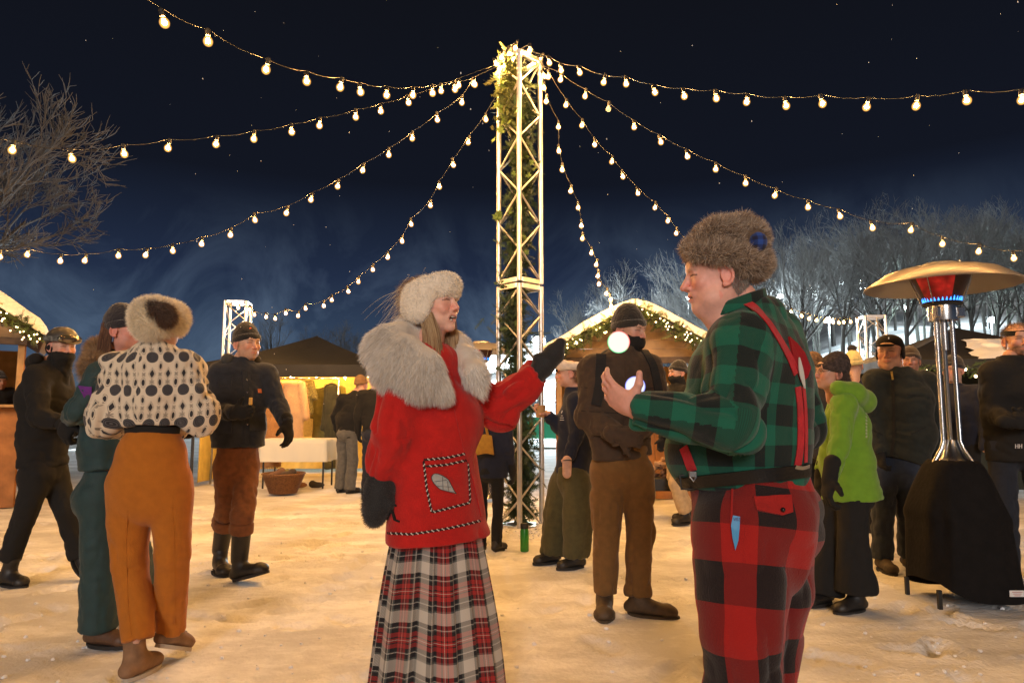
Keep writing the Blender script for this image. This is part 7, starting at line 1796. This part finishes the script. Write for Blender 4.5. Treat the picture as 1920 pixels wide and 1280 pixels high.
MB().tube([(-.05, 0, 0), (-.03, .0, .10), (0, .01, .15), (.03, 0, .10), (.05, 0, 0)], .011, 6).build('handle', YB, bg_, smooth=True)
simple('person in dark goggles and beige trousers in front of the middle chalet', 7.5, 1272, 1.72, -70, BLACKF, fab('beige_trousers', (.42, .30, .17)), {'hed': (1270, 700, 0), 'anL': (1285, 952, -.1), 'anR': (1290, 945, .15), 'knL': (1266, 905, -.1)}, 'b', gk('black_knit3', (.012, .011, .012)), gait=True, seed=127, tk={'th': .095, 'kn': .085, 'an': .08})
t_, J_, F_ = simple('person in pale yellow beanie with dark pompom behind the lime jacket', 6.9, 1601, 1.76, 175, NAVY, BLACKF, {'hed': (1600, 686, 0)}, 'b', fab('cream_yellow_knit', (.62, .50, .20), sheen=.4), seed=129, hface=150)
V, Q = smooth_mesh([ell(F_(0, -.02, .175), (.04, .04, .035))], .008); furry('pompom', V, Q, FUR, t_, tuple(J_['o']), (.03, .02, .015), n=1500, length=.015, width=.003, col=((.04, .025, .02), (.02, .015, .01)), seed=3)
simple('person with curly pale brown hat glimpsed between plaid shoulder and lime jacket', 5.9, 1530, 1.72, -70, CHAR, BLACKF, {'hed': (1520, 692, 0)}, 'b', mat('curly_brown_hat', (.20, .12, .07), rough=.95, noise=.5, nscale=60, bump=1, bscale=50), skin=(.46, .24, .16), seed=131)
simple('person in dark hat half hidden behind the person in the peaked cap', 6.6, 1722, 1.74, -30, BLACKF, BLACKF, {'hed': (1707, 678, 0)}, 'b', gk('brown_black_knit', (.025, .014, .010)), skin=(.3, .15, .1), seed=133)
t_, J_, F_ = simple('person in navy holding up a red striped mitten behind the heater posts', 6.2, 1795, 1.66, -60, NAVY, BLACKF, {'elR': (1772, 790, -.1), 'wrR': (1757, 822, -.2)}, 'b', gk('black_knit4', (.014, .012, .013)), gl=False, seed=135)
RSM = tartan('red_striped_knit', [(0, (.45, .03, .02)), (.5, (.5, .32, .2))], 10, .035, mixf=1.1)
V, Q = smooth_mesh([bone(J_['wrR'], J_['wrR']+A((.0, 0, .09)), .048, .034), bone(J_['wrR']+A((0, 0, .02)), J_['wrR']+A((.05, -.01, .05)), .018, .014)], .008, .02); mesh_np('striped_mitten', V, [Q], RSM, t_, tuple(J_['o']), uv=V[Q][:, :, [0, 2]])
simple('dark figure standing at the counter, cut off at the far left edge', 8.9, -14, 1.76, 60, BLACKF, BLACKF, {'hed': (-2, 716, 0)}, 'b', gk('black_knit5', (.012, .011, .012)), skin=(.3, .16, .1), seed=137)

# ================================================================ THINGS OF THE STALL
def garment(x, y, z, w, h_, label, m, seed, fur=None, sleeves=True, d=.10):
    t = thing('hanging_coat', (x, y, z), label, 'coat', 'coats hung up for sale in the fur stall')
    O = (x, y, z); pr = chain([(x, y, z-h_), (x, y, z-h_*.5), (x, y, z-.10)], [w*.56, w*.5, w*.42], (1, 0, 0), [d/w*1.6]*3, k=.05)+[cut((x, y, z-h_), (0, 0, -1), .5)]
    if sleeves: pr += [bone((x-w*.42, y, z-.10), (x-w*.62, y-.01, z-h_*.55), w*.14, w*.12, k=.03), bone((x+w*.42, y, z-.10), (x+w*.62, y-.01, z-h_*.55), w*.14, w*.12, k=.03)]
    if fur:
        V, Q = smooth_mesh(pr, .016, .03); V = V+vnormals(V, Q)*(.015*fbm(V[:, 0]*9, V[:, 1]*9, V[:, 2]*4, seed, 2))[:, None]; furry('fur', V, Q, FUR, t, O, fur[0], n=5000, length=.04, width=.004, nw=.6, jit=.3, col=fur, seed=seed, seg=1, droop=.4)
    else: cloth('garment', pr, .014, m, t, O, k=.03, regions=[([(x, y, z-h_), (x, y, z)], (0, -1, 0), w*.4)], wr=.012, fs=3, lump=.012, seed=seed)
    MB().tube([(-w*.35, 0, -.11), (0, 0, -.05), (w*.35, 0, -.11)], .008, 5).build('hanger', darkwood, t); MB().tube([(0, 0, -.05), (0, 0, .02), (.02, 0, .035), (.03, 0, .02)], .004, 5).build('hook', steel, t)
    return t
sp_ = lambda px, Y, z: (P(px, 773, Y).x, Y, z)
PINKF = ((.52, .33, .18), (.60, .40, .22), (.45, .28, .15)); TANF = ((.36, .17, .05), (.44, .22, .07), (.28, .13, .04))
rk = thing('clothes_rack', (HX-.3, 11.3, 0), 'metal clothes rack holding the coats of the fur stall', 'rack')
for sx in (-1.05, 1.0): MB().tube([(sx, 0, 0), (sx, 0, 1.72)], .018, 8).build('upright', steel, rk, smooth=True)
MB().tube([(-1.05, 0, 1.72), (1.0, 0, 1.72)], .016, 8).build('rail', steel, rk, smooth=True)
garment(*sp_(541, 11.25, 1.72), .48, 1.15, 'pale pink beige long fur coat hanging nearest the table', None, 1, fur=PINKF)
garment(*sp_(503, 11.2, 1.70), .42, 1.42, 'tan long fur coat hanging behind the person in the chore jacket', None, 2, fur=TANF)
garment(*sp_(565, 11.35, 1.74), .36, .62, 'olive speckled short coat hung high beside the pale fur coat', mat('speckled_fur', (.12, .10, .03), rough=.95, noise=.9, nscale=70), 3)
garment(*sp_(607, 11.9, 1.62), .34, .95, 'olive green coat hanging behind the clothed table', fab('olive_coat', (.14, .12, .03)), 4)
garment(*sp_(622, 11.5, 1.68), .24, 1.45, 'dark long coat at the right end of the rail', fab('dark_coat', (.03, .03, .015)), 5)
garment(*sp_(634, 11.7, 1.66), .22, 1.1, 'yellow green coat next to the shopper', fab('yellow_coat', (.30, .26, .05)), 6)
garment(*sp_(590, 12.9, 1.62), .5, .9, 'cream coat hung on the back curtain of the fur stall', fab('cream_coat', (.62, .50, .22)), 7)
tb = thing('table', (P(563, 773, 10.9).x, 10.9, 0), 'folding table under a white cloth in the fur stall', 'table')
MB().box((0, 0, .73), (1.0, .6, .03), None, .005).build('tabletop', wood, tb)
for sx in (-.46, .46):
    for sy in (-.26, .26): MB().tube([(sx, sy, 0), (sx, sy, .72)], .014, 8).build('leg', black_metal, tb)
tc_o = thing('tablecloth', (P(563, 773, 10.9).x, 10.9, 0), 'white cloth draped over the folding table', 'tablecloth'); V = []; Fc = []; n = 80
per = [(-.52, -.32), (.52, -.32), (.52, .32), (-.52, .32)]
ring = []
for s_ in range(4):
    a, b = A(per[s_]), A(per[(s_+1) % 4])
    for j in range(20): ring.append(a+(b-a)*j/20)
n = len(ring)
for k in range(6):
    for i, p in enumerate(ring):
        o_ = 1+(.035*math.sin(i*1.25)+.02*math.sin(i*.53))*k/5; V.append((p[0]*o_, p[1]*o_, .752-(.004 if k else 0)-k*.068))
for k in range(5):
    for i in range(n): Fc.append((k*n+i, (k+1)*n+i, (k+1)*n+(i+1) % n, k*n+(i+1) % n))
Fc.append(tuple(range(n)))
MB().add(V, Fc).build('cloth', fab('white_tablecloth', (.66, .63, .52), noise=0, bump=0), tc_o, smooth=True)
BKX = P(536, 773, 10.0).x; bk = thing('basket', (BKX, 10.0, 0), 'brown wicker basket standing in the snow before the fur stall', 'basket')
wk = mat('wicker', (.16, .07, .025), rough=.7, noise=.4, nscale=40); prof = [(0, .01), (.19, .01)]
for k in range(14): z = .02+k*.018; r_b = .195+.095*k/13; prof += [(r_b+.006, z), (r_b-.004, z+.009)]
prof += [(.30, .285), (.275, .28), (.19, .03), (0, .03)]
MB().lathe(prof, n=40).build('wicker_body', wk, bk, smooth=False)
MB().tube([(.295*math.cos(q), .295*math.sin(q), .285) for q in np.linspace(0, 6.2832, 33)], .014, 7).build('rim', wk, bk, smooth=True)
for i, (dx, dy, l_, cc, c_) in enumerate(((-.10, .0, 'brown rolled slipper lying on top in the basket, left', (.20, .10, .05), 1), (.08, -.05, 'dark slipper lying in the basket, right', (.06, .04, .03), 2), (.0, .12, 'olive slipper at the back of the basket', (.20, .18, .04), 3))):
    s_ = thing('slipper', (BKX+dx, 10+dy, .27), l_, 'slipper'); V, Q = smooth_mesh([ell((0, 0, .02), (.13, .05, .035)), ell((.07, 0, .04), (.06, .05, .045))], .012, .02); o = mesh_np('slipper_body', V, [Q], fab('slipper_%d' % c_, cc), s_); o.rotation_euler = (0, .25*(i-1), i*.9)
for i, (px, l_, cc) in enumerate(((566, 'tan suede boot under the table edge', (.22, .10, .05)), (598, 'flat dark shoe on the snow by the lit bulb', (.03, .025, .02)), (548, 'olive green bundle under the table', (.16, .15, .03)))):
    q = sp_(px, 10.7, 0); s_ = thing('boot', q, l_, 'boot'); V, Q = smooth_mesh([ell((0, 0, .05), (.12, .05, .045)), bone((-.06, 0, .06), (-.07, 0, .16 if i != 1 else .07), .05, .05, k=.03), cut((0, 0, .004), (0, 0, -1))], .012, .02); mesh_np('boot_body', V, [Q], fab('shoe_%d' % i, cc), s_)

# fire bowl of pine cones by the chalet
fx = P(1244, 773, 7.9).x; fbw = thing('fire_bowl', (fx, 7.9, 0), 'low black stand heaped with pine cones and split wood behind the juggler', 'stand')
MB().box((0, 0, .36), (.5, .36, .14), None, .01).build('tray', black_metal, fbw)
for sx in (-.2, .2):
    for sy in (-.14, .14): MB().tube([(sx*.9, sy, .30), (sx, sy, 0)], .012, 6).build('leg', black_metal, fbw)
for i in range(34):
    cx_, cy_, cz_ = random.uniform(-.21, .21), random.uniform(-.14, .14), .44+random.uniform(0, .16); cz_ = .44+(cz_-.44)*(1-abs(cx_)/.3)
    m_ = MB()
    for k in range(7):
        m_.lathe([(0, -.03+k*.009), (.012+.014*math.sin(math.pi*(k+1)/8), -.026+k*.009), (0, -.018+k*.009)], n=7)
    o = m_.build('pine_cone', mat('pine_cone', (.12, .06, .03), rough=.8, noise=.4, nscale=60), fbw); o.location = (cx_, cy_, cz_); o.rotation_euler = (random.uniform(0, 3), random.uniform(0, 3), 0)
for i in range(4):
    m_ = MB().tube([(-.13, 0, 0), (.13, .0, 0)], .03, 7); o = m_.build('log', mat('split_wood', (.35, .20, .10), rough=.8, noise=.3, nscale=20), fbw); o.location = (random.uniform(-.1, .1), random.uniform(-.08, .08), .55+.02*i); o.rotation_euler = (0, random.uniform(-.3, .3), random.uniform(0, 3))
# loose snow clods kicked up by boots
r_ = np.random.default_rng(41); mb = MB()
for i in range(520):
    q = ground(r_.uniform(-60, 1980), r_.uniform(930, 1290)) if i < 330 else Vector((TX+r_.normal(0, .32), TY-.2+r_.normal(0, .22), 0))
    s_ = r_.uniform(.004, .014)*(1.3 if i >= 330 else 1); zz = float(gz(np.array(q.x), np.array(q.y)))
    m_ = MB().ball((0, 0, 0), (s_, s_*r_.uniform(.7, 1.2), s_*.7), 6, 4); V = m_.v[0]*(1+.25*r_.normal(0, .6, (len(m_.v[0]), 1))); mb.add(V+A((q.x, q.y, zz+s_*.3)), m_.f)
o = mb.build('snow_clods', ROOFSNOW, kind='stuff'); tag(o, 'small clods of kicked up snow scattered over the trodden ground', 'snow')
# green bottle at the tower foot
bx_ = P(983, 1024, 6.0); gx = P(983, 773, 5.95).x; bo = thing('water_bottle', (gx, 5.95, -.01), 'green water bottle with black lid standing in snow at the tower foot', 'bottle')
MB().lathe([(0, 0), (.034, 0), (.037, .006), (.037, .17), (.030, .19), (.0, .19)], n=24).build('bottle_body', mat('green_bottle', (.02, .22, .02), rough=.3), bo, smooth=True, auto=35)
MB().lathe([(0, .188), (.034, .188), (.035, .225), (.031, .232), (0, .232)], n=24).build('lid', rubber, bo, smooth=True, auto=35)
# ================================================================ SNOWFLAKES
r_ = np.random.default_rng(99); mb = MB()
for i in range(110):
    Y = r_.uniform(2.2, 7); q = P(r_.uniform(0, 1920), r_.uniform(0, 760), Y); s = r_.uniform(.0012, .0026)
    mb.ball(q, (s, s, s*r_.uniform(1, 2.2)), 5, 4)
o = mb.build('snowflakes', mat('snowflake', (.85, .85, .85), rough=.6), kind='stuff'); tag(o, 'fine snowflakes drifting down through the lit night air', 'snow')
